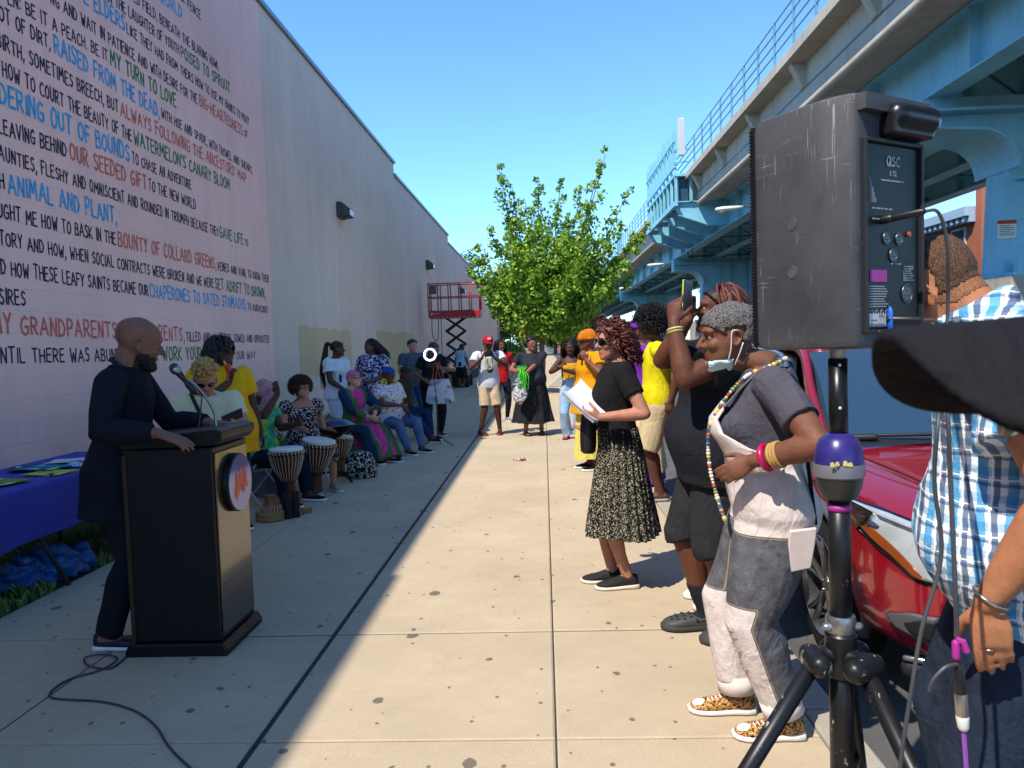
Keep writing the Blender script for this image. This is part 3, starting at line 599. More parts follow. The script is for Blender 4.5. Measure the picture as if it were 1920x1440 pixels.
g = G(); g.box((-3000, -3000, -1.2), (3000, 3000, -.62)); g.box((-60, 96, -.7), (1.19, 140, -.14)); struct('ground', g, mat('bare ground', '#6d675c', .95, var=.25, scale=.5))
g = G(); g.box((-4.78, -11, -.3), (-3.375, 95, -.015)); struct('soil_strip', g, mat('lawn soil', '#3b3a26', .95, var=.35, scale=14, bump=.8, bscale=60, bdist=.02))
# grass blades: too many to count
q = np.random.default_rng(4); nb = 26000; yy = np.where(q.random(nb) < .62, q.uniform(2.5, 9, nb), q.uniform(9, 34, nb)); xx = q.uniform(-4.66, -3.35, nb); dens = wob(np.c_[xx, yy, yy * 0], 2.2) ; keep = dens > -.75; xx, yy = xx[keep], yy[keep]; nb = len(xx)
hh_ = q.uniform(.03, .085, nb) * np.where(xx < -4.4, 2.0, 1) * np.where(yy > 9, 1.7, 1); an = q.uniform(0, 6.28, nb); wd = q.uniform(.0025, .005, nb) * np.where(yy > 9, 2.2, 1); le = q.normal(size=(nb, 2)) * .35 * hh_[:, None]
d = np.c_[np.cos(an), np.sin(an)] * wd[:, None]; P0 = np.c_[xx - d[:, 0], yy - d[:, 1], np.full(nb, -.016)]; P1 = np.c_[xx + d[:, 0], yy + d[:, 1], np.full(nb, -.016)]; P2 = np.c_[xx + le[:, 0] * .4 + d[:, 0] * .6, yy + le[:, 1] * .4 + d[:, 1] * .6, hh_ * .6]; P3 = np.c_[xx + le[:, 0], yy + le[:, 1], hh_]
V = np.stack([P0, P1, P2, P3], 1).reshape(-1, 3); F = (np.arange(nb)[:, None] * 4 + np.arange(4)[None]); o = put('grass', V, F, [mat('grass blade', '#4b6a2c', .6, var=.3, scale=3), mat('grass dry', '#8a8a4a', .7, var=.2)], None, False, (q.random(nb) < .22).astype(int)); o['kind'] = 'stuff'
# far ground beyond the crossing
# ---------------------------------------------------------------- long block building on the left
WX = -4.7
def blockwall(name, base, patch=False, jamt=.06, brick=(.4, .2)):
    s = NT(name); co = s.co('Object'); sep = s.n('SeparateXYZ'); s.l(co, sep.inputs[0]); cb = s.n('CombineXYZ'); s.l(sep.outputs[1], cb.inputs[0]); s.l(sep.outputs[2], cb.inputs[1])
    b = s.n('TexBrick'); s.l(cb.outputs[0], b.inputs[0]); b.inputs['Scale'].default_value = 1; b.inputs['Brick Width'].default_value = brick[0]; b.inputs['Row Height'].default_value = brick[1]; b.inputs['Mortar Size'].default_value = .006; b.inputs['Mortar Smooth'].default_value = .6
    c = srgb(base); n1 = s.noise(.35, 5, .6, co); mp = s.n('Mapping'); s.l(co, mp.inputs[0]); mp.inputs['Scale'].default_value = (1, 2.2, .16); n2 = s.noise(1.3, 5, .65, mp.outputs[0])
    k = s.mix(s.ramp(n1, [(.3, 0), (.7, 1)]), tuple(x * .9 for x in c), tuple(x * 1.1 for x in c)); k = s.mix(s.ramp(n2, [(.45, 0), (.75, .34)]), k, tuple(x * .72 for x in c)); k = s.mix(s.math('MULTIPLY', b.outputs['Fac'], jamt * 4), k, tuple(x * .72 for x in c))
    k = s.mix(s.ramp(s.noise(60, 3, .6, co), [(.4, 0), (.7, .16)]), k, tuple(x * .7 for x in c))
    s.col(k); s.set(.85, 0, .2); h = s.math('ADD', s.math('MULTIPLY', b.outputs['Fac'], -.9), s.math('MULTIPLY', s.noise(30, 5, .6, co), .5)); s.bump(h, .38, .010); return s.m
bld = thing('wall_building', 'long windowless painted block building with a pink poem mural on its near end', 'building', (WX - 12, 30, 0)); BO = np.array([WX - 12, 30, 0])
steps = [(-14, .9, 7.60), (.9, 25.1, 7.52), (25.1, 39.1, 7.13), (39.1, 53, 6.72), (53, 80, 6.35)]
g = G(); c_ = G()
for a, b, h in steps:
    g.box(V3(WX - 24, a, -.3) - BO, V3(WX, b, h) - BO); c_.box(V3(WX - .35, a - .0, h) - BO, V3(WX + .06, b + .06, h + .09) - BO)
obj('wall', g, blockwall('grey block wall', '#e2c8b6', jamt=.035), bld, False); obj('coping', c_, mat('metal coping', '#7d8a90', .4, .6, var=.1), bld, False, bevel=.01)
PINK = blockwall('pink mural paint', '#fcc9bb', jamt=.035)
g = G(); g.box(V3(WX - .02, -14, .0) - BO, V3(WX + .004, 13.25, 7.49) - BO); mural = obj('mural', g, PINK, bld, False)
patchm = blockwall('tan touch up paint', '#d2b790', jamt=.05)
for y0, y1, z0, z1 in ((14.6, 18.6, 1.05, 2.02), (21.5, 27.5, .8, 2.05)):
    pts = []
    for y in np.linspace(y0, y1, 14): pts.append((WX + .003, y, z1 + q.uniform(-.05, .05)))
    for y in np.linspace(y1, y0, 14): pts.append((WX + .003, y, z0 + q.uniform(-.03, .03)))
    g = G(); g.prism([V3(*a) - BO for a in pts], V3(-.006, 0, 0), V3(0, 0, 0)); obj('paint_patch', g, patchm, bld, False)
for y, z in ((18.0, 4.80), (31.5, 4.9), (44, 4.7), (71, 4.5)):
    g = G(); g.box((0, -.22, -.18), (.12, .22, .18)); g.prism([(.12, -.21, .17), (.30, -.21, .02), (.30, -.21, -.15), (.12, -.21, -.17)], V3(0, 0, 0), V3(0, .42, 0)); rel(g, BO - V3(WX, y, z)); lt = obj('flood_light', g, mat('lamp housing', '#4c4a46', .6, .3), bld, 'auto', bevel=.012)
    g = G(); g.box((.30, -.18, -.13), (.31, .18, .0)); rel(g, BO - V3(WX, y, z)); obj('lens', g, mat('lamp lens', '#c4cdd0', .25, var=.05), lt, False)
g = G(); g.limb([V3(WX + .09, 78.5, 0) - BO, V3(WX + .09, 78.5, 6.3) - BO], .09, n=10, round=False); obj('downpipe', g, mat('pale pipe', '#b9b4aa', .5), bld)
g = G(); g.ell(V3(WX + .12, 33.6, 2.95) - BO, (.08, .12, .09)); g.box(V3(WX, 33.5, 2.9) - BO, V3(WX + .08, 33.7, 3.1) - BO); obj('camera_dome', g, mat('dark plastic', '#1b1b1d', .5), bld)
# poem: brush lettering painted on the mural
NAVY, BLUE, GREEN, CORAL = (mat(n_ + ' lettering', c_, .85, var=.3, scale=16, bump=.5, bscale=35, bdist=.006) for n_, c_ in (('navy', '#20223f'), ('blue', '#3a9fcf'), ('green', '#2b7a48'), ('coral', '#d26a58')))
z1 = lambda x, y: (x * .28125, y * .28125); z2 = lambda x, y: (x * .28125, 380 + y * .28125)
POEM = [('NK FENCE', 0, z1(1195, -5), z1(1335, 132), .115), ('WORLD', 1, z1(1065, 5), z1(1212, 122), .15), ('ED FIELD, BENEATH THE BLARING HOWL', 0, z1(890, 12), z1(1455, 468), .115),
 ('IN THE LAUGHTER OF YOUTH', 0, z1(715, 5), z1(1190, 362), .12), ('POISED TO SPROUT', 2, z1(1205, 378), z1(1530, 622), .15), ('E ELDERS', 1, z1(560, 20), z1(830, 203), .17), ('LIKE THEY HAD FROM THEIRS HOW TO USE MY HANDS TO PRAY', 0, z1(845, 222), z1(1657, 832), .115),
 ('NG AND WAIT IN PATIENCE AND WITH DESIRE FOR THE', 0, z1(335, 20), z1(1312, 692), .12), ('BIG-HEARTEDNESS', 3, z1(1330, 702), z1(1615, 902), .145), ('OF', 0, z1(1625, 905), z1(1650, 922), .10),
 ('EN: BE IT A PEACH. BE IT', 0, z1(50, 25), z1(715, 408), .12), ('MY TURN TO LOVE', 2, z1(735, 428), z1(1172, 716), .16), ('LOT OF DIRT,', 0, z1(-45, 112), z1(330, 328), .125), ('RAISED FROM THE DEAD,', 1, z1(362, 350), z1(1060, 782), .17), ('WITH HOE AND SPADE, WITH TROWEL AND SHEARS,', 0, z1(1075, 782), z1(1680, 1157), .115),
 ('BIRTH, SOMETIMES BREECH, BUT', 0, z1(-25, 305), z1(785, 752), .125), ("ALWAYS FOLLOWING THE ANCESTORS' MAP", 3, z1(803, 768), z1(1640, 1217), .15), ('HOW TO COURT THE BEAUTY OF THE', 0, z1(15, 508), z1(875, 942), .125), ("WATERMELON'S CANARY BLOOM", 2, z1(893, 958), z1(1530, 1268), .155),
 ('WANDERING OUT OF BOUNDS', 1, z1(-230, 578), z1(860, 1078), .18), ('TO CHASE AN ADVENTURE', 0, z1(880, 1085), z1(1272, 1262), .12), ('LEAVING BEHIND', 0, z1(-15, 880), z1(440, 1043), .13), ('OUR SEEDED GIFT', 3, z1(466, 1062), z1(975, 1265), .165), ('TO THE NEW WORLD', 0, z1(990, 1265), z1(1302, 1395), .125),
 ('AUNTIES, FLESHY AND OMNISCIENT AND ROUNDED IN TRIUMPH BECAUSE THEY', 0, z1(-10, 1062), z2(1453, 222), .12), ('GAVE LIFE', 2, z2(1463, 228), z2(1618, 277), .15), ('TO', 0, z2(1630, 285), z2(1652, 292), .10), ('WITH', 0, z1(-110, 1222), z1(22, 1260), .13), ('ANIMAL AND PLANT,', 1, z1(55, 1282), z2(775, 140), .17),
 ('TAUGHT ME HOW TO BASK IN THE', 0, z2(-110, 75), z2(768, 278), .125), ('BOUNTY OF COLLARD GREENS,', 3, z2(788, 288), z2(1437, 442), .16), ('VEINED AND VAIN, TO KNOW THEIR', 0, z2(1450, 447), z2(1790, 532), .115), ('STORY AND HOW, WHEN SOCIAL CONTRACTS WERE BROKEN AND WE WERE', 0, z2(-45, 270), z2(1420, 567), .12), ('SET ADRIFT TO DROWN,', 2, z2(1433, 572), z2(1765, 634), .15),
 ('AND HOW THESE LEAFY SAINTS BECAME OUR', 0, z2(-85, 462), z2(985, 622), .125), ('CHAPERONES TO SATED STOMACHS,', 1, z2(998, 628), z2(1640, 712), .155), ('TO AUDACIOUS', 0, z2(1650, 714), z2(1782, 736), .11), ('DESIRES', 0, z2(-100, 665), z2(165, 684), .13),
 ('MY GRANDPARENTS, OUR PARENTS,', 3, z2(-60, 866), z2(1225, 921), .165), ('TILLED AND WATERED, SOWED AND UPROOTED', 0, z2(1240, 922), z2(1792, 932), .115), ('UNTIL THERE WAS ABUNDANCE', 0, z2(-50, 1066), z2(935, 1055), .13), ('OUR WORK YOURS,', 2, z2(955, 1052), z2(1378, 1045), .16), ('THE WORD OUR WAY', 0, z2(1392, 1044), z2(1700, 1040), .115)]
def wallpt(px, py): r = ray(px, py); return np.array([0, 0, CAM_H]) + r * (WX / r[0])
for i, (t, c, a, b, h) in enumerate(POEM):
    A_, B_ = wallpt(*a), wallpt(*b); z = (A_[2] + B_[2]) / 2; g = G(); L = B_[1] - A_[1]; sl_ = (B_[2] - A_[2]) / L; rs = random.Random(i)
    letters(g, t, V3(WX + .0065, A_[1], A_[2]) - BO, (0, 1, sl_), (0, 0, 1), (1, 0, 0), h, L, .15 if c else .135, .035, rs=rs)
    obj('lettering', g, [NAVY, BLUE, GREEN, CORAL][c], mural, False)
# ---------------------------------------------------------------- elevated railway on the right
s = NT('viaduct blue paint'); co = s.co('Object'); c = srgb('#82c0d0'); k = s.mix(s.ramp(s.noise(.9, 5, .6, co), [(.3, 0), (.7, 1)]), tuple(x * .82 for x in c), tuple(min(1, x * 1.12) for x in c)); mp = s.n('Mapping'); s.l(co, mp.inputs[0]); mp.inputs['Scale'].default_value = (1, 3, .25)
k = s.mix(s.ramp(s.noise(2.2, 6, .7, mp.outputs[0]), [(.52, 0), (.75, .5)]), k, tuple(x * .5 for x in c)); k = s.mix(s.ramp(s.noise(5, 6, .75, co), [(.66, 0), (.72, .7)]), k, srgb('#6b4a34')); k = s.mix(s.ramp(s.noise(28, 4, .7, co), [(.45, 0), (.7, .25)]), k, tuple(x * .6 for x in c)); s.col(k); s.set(.5, 0, .4); s.bump(s.noise(22, 4, .6, co), .25, .006); VB = s.m
s = NT('viaduct concrete'); co = s.co('Object'); mp = s.n('Mapping'); s.l(co, mp.inputs[0]); mp.inputs['Scale'].default_value = (1, 1.6, .22); c = srgb('#b5ab9b')
k = s.mix(s.ramp(s.noise(.8, 5, .6, co), [(.3, 0), (.7, 1)]), tuple(x * .82 for x in c), tuple(x * 1.08 for x in c)); k = s.mix(s.ramp(s.noise(2.0, 6, .7, mp.outputs[0]), [(.5, 0), (.72, .55)]), k, tuple(x * .5 for x in c)); k = s.mix(s.ramp(s.noise(70, 3, .6, co), [(.45, 0), (.7, .3)]), k, tuple(x * .6 for x in c)); s.col(k); s.set(.9, 0, .2); s.bump(s.noise(35, 5, .6, co), .4, .012); VC = s.m
via = thing('elevated_railway', 'blue steel and concrete elevated railway running over the street', 'railway viaduct', (10.4, 40, 0)); VO = np.array([10.4, 40, 0]); Y0, Y1 = -8, 150
def vpart(n, g, m, par=None, **k): return obj(n, rel(g, VO), m, par or via, k.pop('sm', False), **k)
g = G()
for y in np.arange(Y0, Y1, 6.0): g.box((5.80, y + .008, 7.86), (6.30, y + 5.992, 8.10)); 
vpart('walkway_slab', g, VC, bevel=.012)
g = G()
for y in np.arange(Y0, Y1, 3.0): g.box((6.28, y + .006, 6.98), (6.52, y + 2.994, 8.02))
vpart('parapet', g, VC, bevel=.01)
g = G(); g.box((6.26, Y0, 7.30), (6.30, Y1, 7.34)); vpart('parapet_rib', g, mat('rib metal', '#6f7f86', .5, .3))
g = G(); g.limb([(6.32, Y0, 6.92), (6.32, Y1, 6.92)], .10, n=12, round=False); vpart('drip_edge', g, VC, sm=True)
g = G(); g.add([(6.3, Y0, 6.90), (7.3, Y0, 7.02), (14.2, Y0, 7.02), (14.6, Y0, 7.3), (6.3, Y0, 7.3), (6.3, Y1, 6.90), (7.3, Y1, 7.02), (14.2, Y1, 7.02), (14.6, Y1, 7.3), (6.3, Y1, 7.3)], [(0, 1, 2, 3, 4), (9, 8, 7, 6, 5), (0, 5, 6, 1), (1, 6, 7, 2), (2, 7, 8, 3), (3, 8, 9, 4), (4, 9, 5, 0)]); vpart('deck', g, VC)
g0 = None
for y in np.concatenate([np.arange(10.7, 31, 3.95), np.arange(39.5, 100, 3.95)]):
    if g0 is None:
        g = G(); g.prism([(5.92, -.13, 7.86), (6.29, -.13, 7.86), (6.29, -.13, 7.30), (6.2, -.13, 7.30)], V3(0, 0, 0), V3(0, .26, 0)); rel(g, (6.1, 0, 7.6)); g0 = obj('bracket', g, VC, via, False, bevel=.01); b_ = g0
    else: b_ = g0.copy(); COL.objects.link(b_)
    b_.location = V3(6.1, y, 7.6) - VO
g = G()
for z in (8.43, 8.68, 8.93, 9.17): g.limb([(5.88, Y0, z), (5.88, Y1, z)], .02, n=6, round=False)
rail = vpart('railing', g, mat('railing paint', '#6a93ab', .5, .2)); g0 = None
for y in np.arange(6.5, 100, 1.45):
    if 31 < y < 39.3: continue
    if g0 is None: g = G(); g.box((-.025, -.025, 0), (.025, .025, 1.09)); g0 = obj('post', g, mat('railing paint', '#6a93ab'), rail, False); b_ = g0
    else: b_ = g0.copy(); COL.objects.link(b_)
    b_.location = V3(5.88, y, 8.10) - VO
def igirder(x, z0, z1_, bw=.24):
    g = G(); g.box((x - .02, Y0, z0 + .03), (x + .02, Y1, z1_ - .03)); g.box((x - bw, Y0, z0), (x + bw, Y1, z0 + .035)); g.box((x - bw, Y0, z1_ - .035), (x + bw, Y1, z1_))
    for y in np.arange(Y0 + 2, 100, 3.9):
        for a in (-1, 1): g.box((x + min(a * .02, a * bw * .9), y, z0 + .035), (x + max(a * .02, a * bw * .9), y + .025, z1_ - .035))
    return g
for x in (7.5, 9.45, 11.4, 13.4): vpart('girder', igirder(x, 5.88, 7.00), VB)
g = G()
for y in np.arange(4, 100, 3.9):
    for a, b in ((7.54, 9.41), (9.49, 11.36), (11.44, 13.36)):
        g.limb([(a, y, 6.05), (b, y, 6.05)], .04, n=6, round=False); g.limb([(a, y, 6.8), (b, y, 6.8)], .04, n=6, round=False); g.limb([(a, y, 6.08), ((a + b) / 2, y, 6.78)], .03, n=6, round=False); g.limb([((a + b) / 2, y, 6.78), (b, y, 6.08)], .03, n=6, round=False)
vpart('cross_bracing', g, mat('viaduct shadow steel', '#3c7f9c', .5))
for yc in (15.3, 43, 72):
    hw = .75; pts = []
    zt, zb_, xl, xr, zc = 5.88, 2.55, 8.65, 12.05, 4.75
    pts = [(7.2, zt), (7.2, 5.25), (7.9, 5.2)] + [(8.05 + .7 * math.sin(a), 4.5 + .7 * math.cos(a)) for a in np.linspace(0, math.pi / 2, 9)] + [(xl, zb_), (xr, zb_)] + [(12.75 - .7 * math.sin(a), 4.5 + .7 * math.cos(a)) for a in np.linspace(math.pi / 2, 0, 9)] + [(12.9, 5.2), (13.7, 5.25), (13.7, zt)]
    g = G(); ins = [(x, z) for x, z in pts]; g.prism([(x, yc - .02, z) for x, z in pts], V3(0, -.35, 0), V3(0, .35, 0)); col_ = vpart('pier', g, VB, fixn=True)
    P2 = [np.array(p) for p in pts[1:12]]
    for a in (P2, [np.array(p) for p in pts[13:-1]]):
        g = G(); rs = []
        for i, pp in enumerate(a):
            t = nrm(a[min(i + 1, len(a) - 1)] - a[max(i - 1, 0)]); nn = np.array([-t[1], t[0]]) * .018; rs.append([(pp[0] + nn[0], yc - hw, pp[1] + nn[1]), (pp[0] + nn[0], yc + hw - .04, pp[1] + nn[1]), (pp[0] - nn[0], yc + hw - .04, pp[1] - nn[1]), (pp[0] - nn[0], yc - hw, pp[1] - nn[1])])
        g.rings(rs); vpart('flange', g, VB, col_)
    g = G()
    for x in (9.6, 10.4, 11.2): g.box((x - .015, yc - .66, zb_), (x + .015, yc - .37, 5.8))
    for x in np.arange(8.7, 12.1, .32): g.box((x - .05, yc - .85, zb_), (x + .05, yc - .72, zb_ + .28))
    g.box((8.5, yc - .95, zb_ - .07), (12.3, yc + .95, zb_ + .02)); g.box((7.2, yc - .7, 5.55), (13.7, yc - .36, 5.6)); g.box((8.9, yc - .6, 4.3), (12, yc - .36, 4.34)); vpart('stiffener', g, VB, col_)
    g = G(); g.box((8.3, yc - 1.25, -.3), (12.5, yc + 1.25, zb_ - .07)); vpart('pier_base', g, VC, bevel=.03)
    if yc < 20:
        c0 = at(1888, 430, yc - .39); g = G(); g.box((c0[0] - .17, yc - .40, c0[2] - .17), (c0[0] + .17, yc - .385, c0[2] + .10)); sg = vpart('warning_sign', g, mat('sign white', '#d9d7cd', .6), col_)
        g = G(); g.box((c0[0] - .17, yc - .404, c0[2] + .10), (c0[0] + .17, yc - .385, c0[2] + .17)); vpart('red_band', g, mat('sign red', '#b8341f', .6), sg)
        g = G()
        for i in range(6): g.box((c0[0] - .14, yc - .406, c0[2] + .06 - i * .034), (c0[0] + (.13 if i % 3 else .06), yc - .40, c0[2] + .07 - i * .034))
        vpart('sign_text', g, mat('sign print', '#4a4a48', .7), sg)
# equipment bay hung on the outer edge
bay = vpart('platform', G().box((5.35, 31.0, 7.96), (6.3, 39.2, 8.06)).box((5.3, 30.9, 6.78), (5.44, 39.3, 6.98)), VB)
for y in (31.2, 33.6, 36.2, 38.8):
    g = G(); g.prism([(5.4, y, 6.95), (7.48, y, 6.95), (7.48, y, 6.02), (6.7, y, 6.02), (5.55, y, 6.45), (5.3, y, 6.8)], V3(0, 0, 0), V3(0, .05, 0)); g.box((5.4, y - .12, 6.95), (7.48, y + .17, 6.99)); g.prism([(7.48, y - .12, 6.0), (7.48, y - .12, 6.03), (6.7, y - .12, 6.03), (5.5, y - .12, 6.47), (5.5, y - .12, 6.43), (6.7, y - .12, 6.0)], V3(0, 0, 0), V3(0, .29, 0)); vpart('cantilever_beam', g, VB, bay)
LB = mat('pale blue panel', '#7fb6c4', .5, var=.1)
for i, y in enumerate(np.linspace(31.1, 39.0, 9)):
    vpart('upright', G().box((5.36, y - .05, 6.98), (5.46, y + .05, 9.9 + .1 * (i % 2))), VB, bay); vpart('upright', G().box((5.95, y - .05, 6.98), (6.05, y + .05, 8.0)), VB, bay)
    if i < 8: vpart('panel', G().box((5.40, y + .10, 8.35), (5.44, y + .62, 9.8)), LB, bay)
    if i % 2 == 0 and i < 8: vpart('cabinet', G().box((5.55, y + .15, 7.0), (5.9, y + .7, 7.9)), mat('cabinet dark blue', '#23485c', .5), bay)
vpart('rail_bar', G().box((5.33, 31, 8.30), (5.40, 39.1, 8.37)).box((5.33, 31, 9.3), (5.37, 39.1, 9.36)).limb([(5.3, 31, 9.0), (5.9, 31, 9.0)], .02).limb([(5.3, 31, 8.5), (5.9, 31, 8.5)], .02), VB, bay)
vpart('antenna', G().rings([[(5.62 + a * k * .8, 30.85 + b * k, z) for a, b in ((-.14, -.1), (.14, -.1), (.17, .0), (.14, .1), (-.14, .1), (-.17, 0))] for z, k in ((8.7, .8), (8.75, 1), (10.1, 1), (10.15, .8))]), mat('antenna white', '#b9b8b2', .5, var=.04), bay)
g = G(); g.tube([(7.3, 37.5, 6.1), (7.25, 37.6, 5.6), (7.2, 38.2, 5.45), (7.3, 39, 5.9)], .02, sm=6); vpart('cable', g, mat('black cable', '#141416', .6))
vpart('far_mast', G().box((6.05, 62, 8.0), (6.45, 62.4, 11.2)), LB)
def streetlamp(y, i):
    c = at(*((1365, 392), (1228, 497), (1168, 541))[i], y); t = thing('street_lamp', ('white cobra head lamp beside the loudspeaker, on an arm from the blue girder', 'white cobra head lamp on the girder below the blue equipment bay', 'white cobra head lamp on the girder beside the tree crown')[i], 'street lamp', (7.3, y, c[2]), 0, 'lamps along the railway girder')
    dx = c[0] - 7.3; g = G(); g.limb([(.2, 0, .02), (dx + .5, 0, .05)], .03); obj('arm', g, mat('lamp grey', '#a9adad', .5, .3), t)
    g = G(); g.rings([[(dx + x, math.cos(a) * w_, z + math.sin(a) * h_) for a in np.linspace(0, 6.283, 12, endpoint=False)] for x, w_, h_, z in ((-.42, .03, .02, 0), (-.38, .12, .06, 0), (-.2, .17, .09, 0), (.05, .15, .09, .01), (.3, .09, .07, .03), (.5, .05, .045, .05))]); hd = obj('lamp_head', g, mat('lamp white', '#dedcd4', .4, var=.04), t, True)
    g = G(); g.ell((dx - .18, 0, -.07), (.17, .13, .08)); obj('lens', g, mat('lamp glass', '#b7b3a4', .3), hd, True)
for i, y in enumerate((26, 43, 60)): streetlamp(y, i)
# ---------------------------------------------------------------- cloth for the people
NVY = cloth('navy suit cloth', '#171a22'); BLK = cloth('black cloth', '#17171a'); BLK2 = cloth('black jersey', '#1d1d21'); CHR = cloth('charcoal cloth', '#2c2d33'); HAIRB = mat('black hair', '#0d0b0a', .5, var=.3, scale=60, bump=.6, bscale=180)
def plaid(name):
    s = NT(name); co = s.co('Object'); sep = s.n('SeparateXYZ'); s.l(co, sep.inputs[0])
    wb = s.noise(14, 2, .5, co); a = s.math('ADD', s.math('MULTIPLY_ADD', sep.outputs[1], .95, s.math('MULTIPLY', sep.outputs[0], .32)), s.math('MULTIPLY', wb, .02)); b = s.math('ADD', sep.outputs[2], s.math('MULTIPLY', wb, .02))
    def band(v, per, ph, wd): f = s.math('FRACT', s.math('MULTIPLY_ADD', v, 1 / per, ph)); return s.math('LESS_THAN', f, wd)
    k = srgb('#d9e3ea')
    k = s.mix(s.math('MULTIPLY', band(a, .062, 0, .34), .85), k, srgb('#2f8fc0')); k = s.mix(s.math('MULTIPLY', band(b, .062, .1, .30), .5), k, srgb('#2a86ba'))
    k = s.mix(s.math('MULTIPLY', band(a, .062, .42, .22), .8), k, srgb('#2a3f66')); k = s.mix(s.math('MULTIPLY', band(b, .062, .5, .13), .7), k, srgb('#2c4a78'))
    k = s.mix(s.math('MULTIPLY', band(a, .062, .16, .05), .9), k, srgb('#f2f4f4')); k = s.mix(s.math('MULTIPLY', band(b, .062, .28, .05), .9), k, srgb('#eef0f0'))
    s.col(k); s.set(.9, 0, .1); wrinkle(s, .5); return s.m
def tiedye(name):
    s = NT(name); co = s.co('Object', (1, 1, 2.2)); n = s.noise(4.5, 4, .6, co, 1.2)
    k = s.ramp(n, [(.3, srgb('#12304e')), (.42, srgb('#1f7fa0')), (.52, srgb('#2fa05a')), (.62, srgb('#8fc23a')), (.72, srgb('#1d6f86'))]); s.col(k); s.set(.9, 0, .1); return s.m
def wax(name):
    s = NT(name); co = s.co('Object'); v = s.n('TexVoronoi'); v.inputs['Scale'].default_value = 3.6; s.l(co, v.inputs[0]); r1 = s.ramp(v.outputs['Distance'], [(.16, srgb('#20307a')), (.20, srgb('#c9b68c')), (.24, srgb('#2a8a86')), (.30, srgb('#c43b86')), (.62, srgb('#c03a84')), (.7, srgb('#3f6a3a'))], 'CONSTANT')
    sep = s.n('SeparateXYZ'); s.l(co, sep.inputs[0]); d = s.math('ABSOLUTE', s.math('ADD', sep.outputs[0], -.02)); k = s.mix(s.ramp(d, [(.12, 1), (.14, 0)]), srgb('#1f3350'), r1); k = s.mix(s.ramp(d, [(.10, 0), (.12, 1), (.17, 1), (.19, 0)]), k, srgb('#45652f'))
    k = s.mix(s.ramp(s.noise(40, 3, .6, co), [(.5, 0), (.56, .35)]), k, srgb('#101c30')); s.col(k); s.set(.9, 0, .1); return s.m
SH = lambda *q: q
def dn(x, y, z): return V3(x, y, z)
# ---- man at the podium
M1 = person('bald bearded man in a dark suit at the black podium, looking away to the drummers', (-2.34, 4.06), 12, 1.80, '#7a5442', vox=.0065, fat=.35, lean=8, w=1.02, neck=1.2, hk=1.13, head=(26, -8, 0), nose=1.1, eyes=True,
 hands={'R': dict(w=at(296, 812, 3.74), pole=dn(-.5, -.8, -.9), d=(.86, .12, -.34), pn=(-.3, .25, -.9), curl=.22, fc=[.25, .32, .38, .45]), 'L': dict(w=at(392, 792, 4.28), pole=dn(-.3, .5, -1), d=(1, 0, -.1), pn=(0, 0, -1), curl=.2)}, handk=1.12, feet={'R': (.11, -.06, 0), 'L': (-.1, .12, 0)})
def lap(g):
    H = M1['H']; T = M1['T']
    for sx in (-1, 1): g.limb([T(.312, sx * .06, -.045), T(.302, sx * .075, .035), T(.25, sx * .06, .115), T(.16, sx * .045, .125), T(.05, sx * .05, .125)], [(.022, .012), (.024, .012), (.03, .011), (.022, .01), (.012, .01)], M1['r'], 8)
top(M1, NVY, -.13, .316, .02, .985, .016, 'jacket', hem=.03, amp=.006, f=9, extra=lap); pants(M1, cloth('dark trousers', '#15181f'), .98, .016, .012, amp=.006, f=10)
g = G(); lap(g); g.torus(M1['T'](.322, 0, -.012), .072, .014, np.array([M1['r'], nrm(M1['fd'] - M1['u'] * .45), nrm(M1['u'] + M1['fd'] * .45)]).T); garment(M1, 'lapel', g, cloth('lapel cloth', '#222734'), .007, .001, 10); top(M1, BLK, .05, .322, .006, 0, 0, 'shirt', amp=.001); shoes(M1, 'dress', mat('dark shoe leather', '#12141c', .45), sole='#c9c9c9', k=1.05)
c = M1['hl']; shell(M1, 'beard', (c[:, 2] > -.12) & (c[:, 2] < .30) & (c[:, 1] > -.02 + .0 * c[:, 0]) & ~((c[:, 2] > .155) & (np.abs(c[:, 0]) < .15) & (c[:, 1] > .36) & (c[:, 2] < .25)) & ~((c[:, 1] > .25) & (c[:, 2] > .265) & (np.abs(c[:, 0]) > .12)) & (c[:, 2] < .1 + .25 * (1.0 - np.clip(c[:, 1], 0, .4))), mat('beard hair', '#120d0a', .7, bump=.7, bscale=240), .011, .003, 120)
# ---- woman in cream with a blond twist of hair
M2 = person('woman in a cream shirt and dark glasses with golden looped hair, behind the podium', (-2.42, 5.35), -62, 1.56, '#a5745c', fat=.8, bust=1, w=1.02, lean=15, head=(0, -14, 0), hands={'L': dict(w=at(432, 796, 5.0), curl=.9, pn=(-.5, 0, -1), d=(.6, -.6, .4)), 'R': dict(w=at(345, 830, 5.0), curl=.6)})
top(M2, cloth('cream shirt', '#cfc59c', var=.06), -.08, .316, .02, .52, .02, amp=.008); pants(M2, cloth('grey slacks', '#3b3c40')); shoes(M2, 'dress', BLK)
glasses(M2, mat('dark lens', '#08080a', .12, var=.02)); g = G(); q = np.random.default_rng(8)
for i in range(64):
    th = q.uniform(-3.14, 3.14); ph = q.uniform(.25, 1.5); d = V3(math.cos(th) * math.cos(ph), math.sin(th) * math.cos(ph), math.sin(ph)); b = V3(0, -.04, .68) + d * V3(.33, .42, .40); t1 = nrm(np.cross(d, q.normal(size=3))); rr = q.uniform(.12, .2)
    g.tube([M2['hx'](b + d * rr * (.3 - .9 * math.cos(a) * .6) + t1 * rr * math.sin(a)) for a in np.linspace(-2.2, 2.2, 7)], .0125, 6, 0, 3)
obj('hair', g, mat('golden hair', '#a9824a', .5, var=.3, scale=60, bump=.5, bscale=160), M2['root'], True)
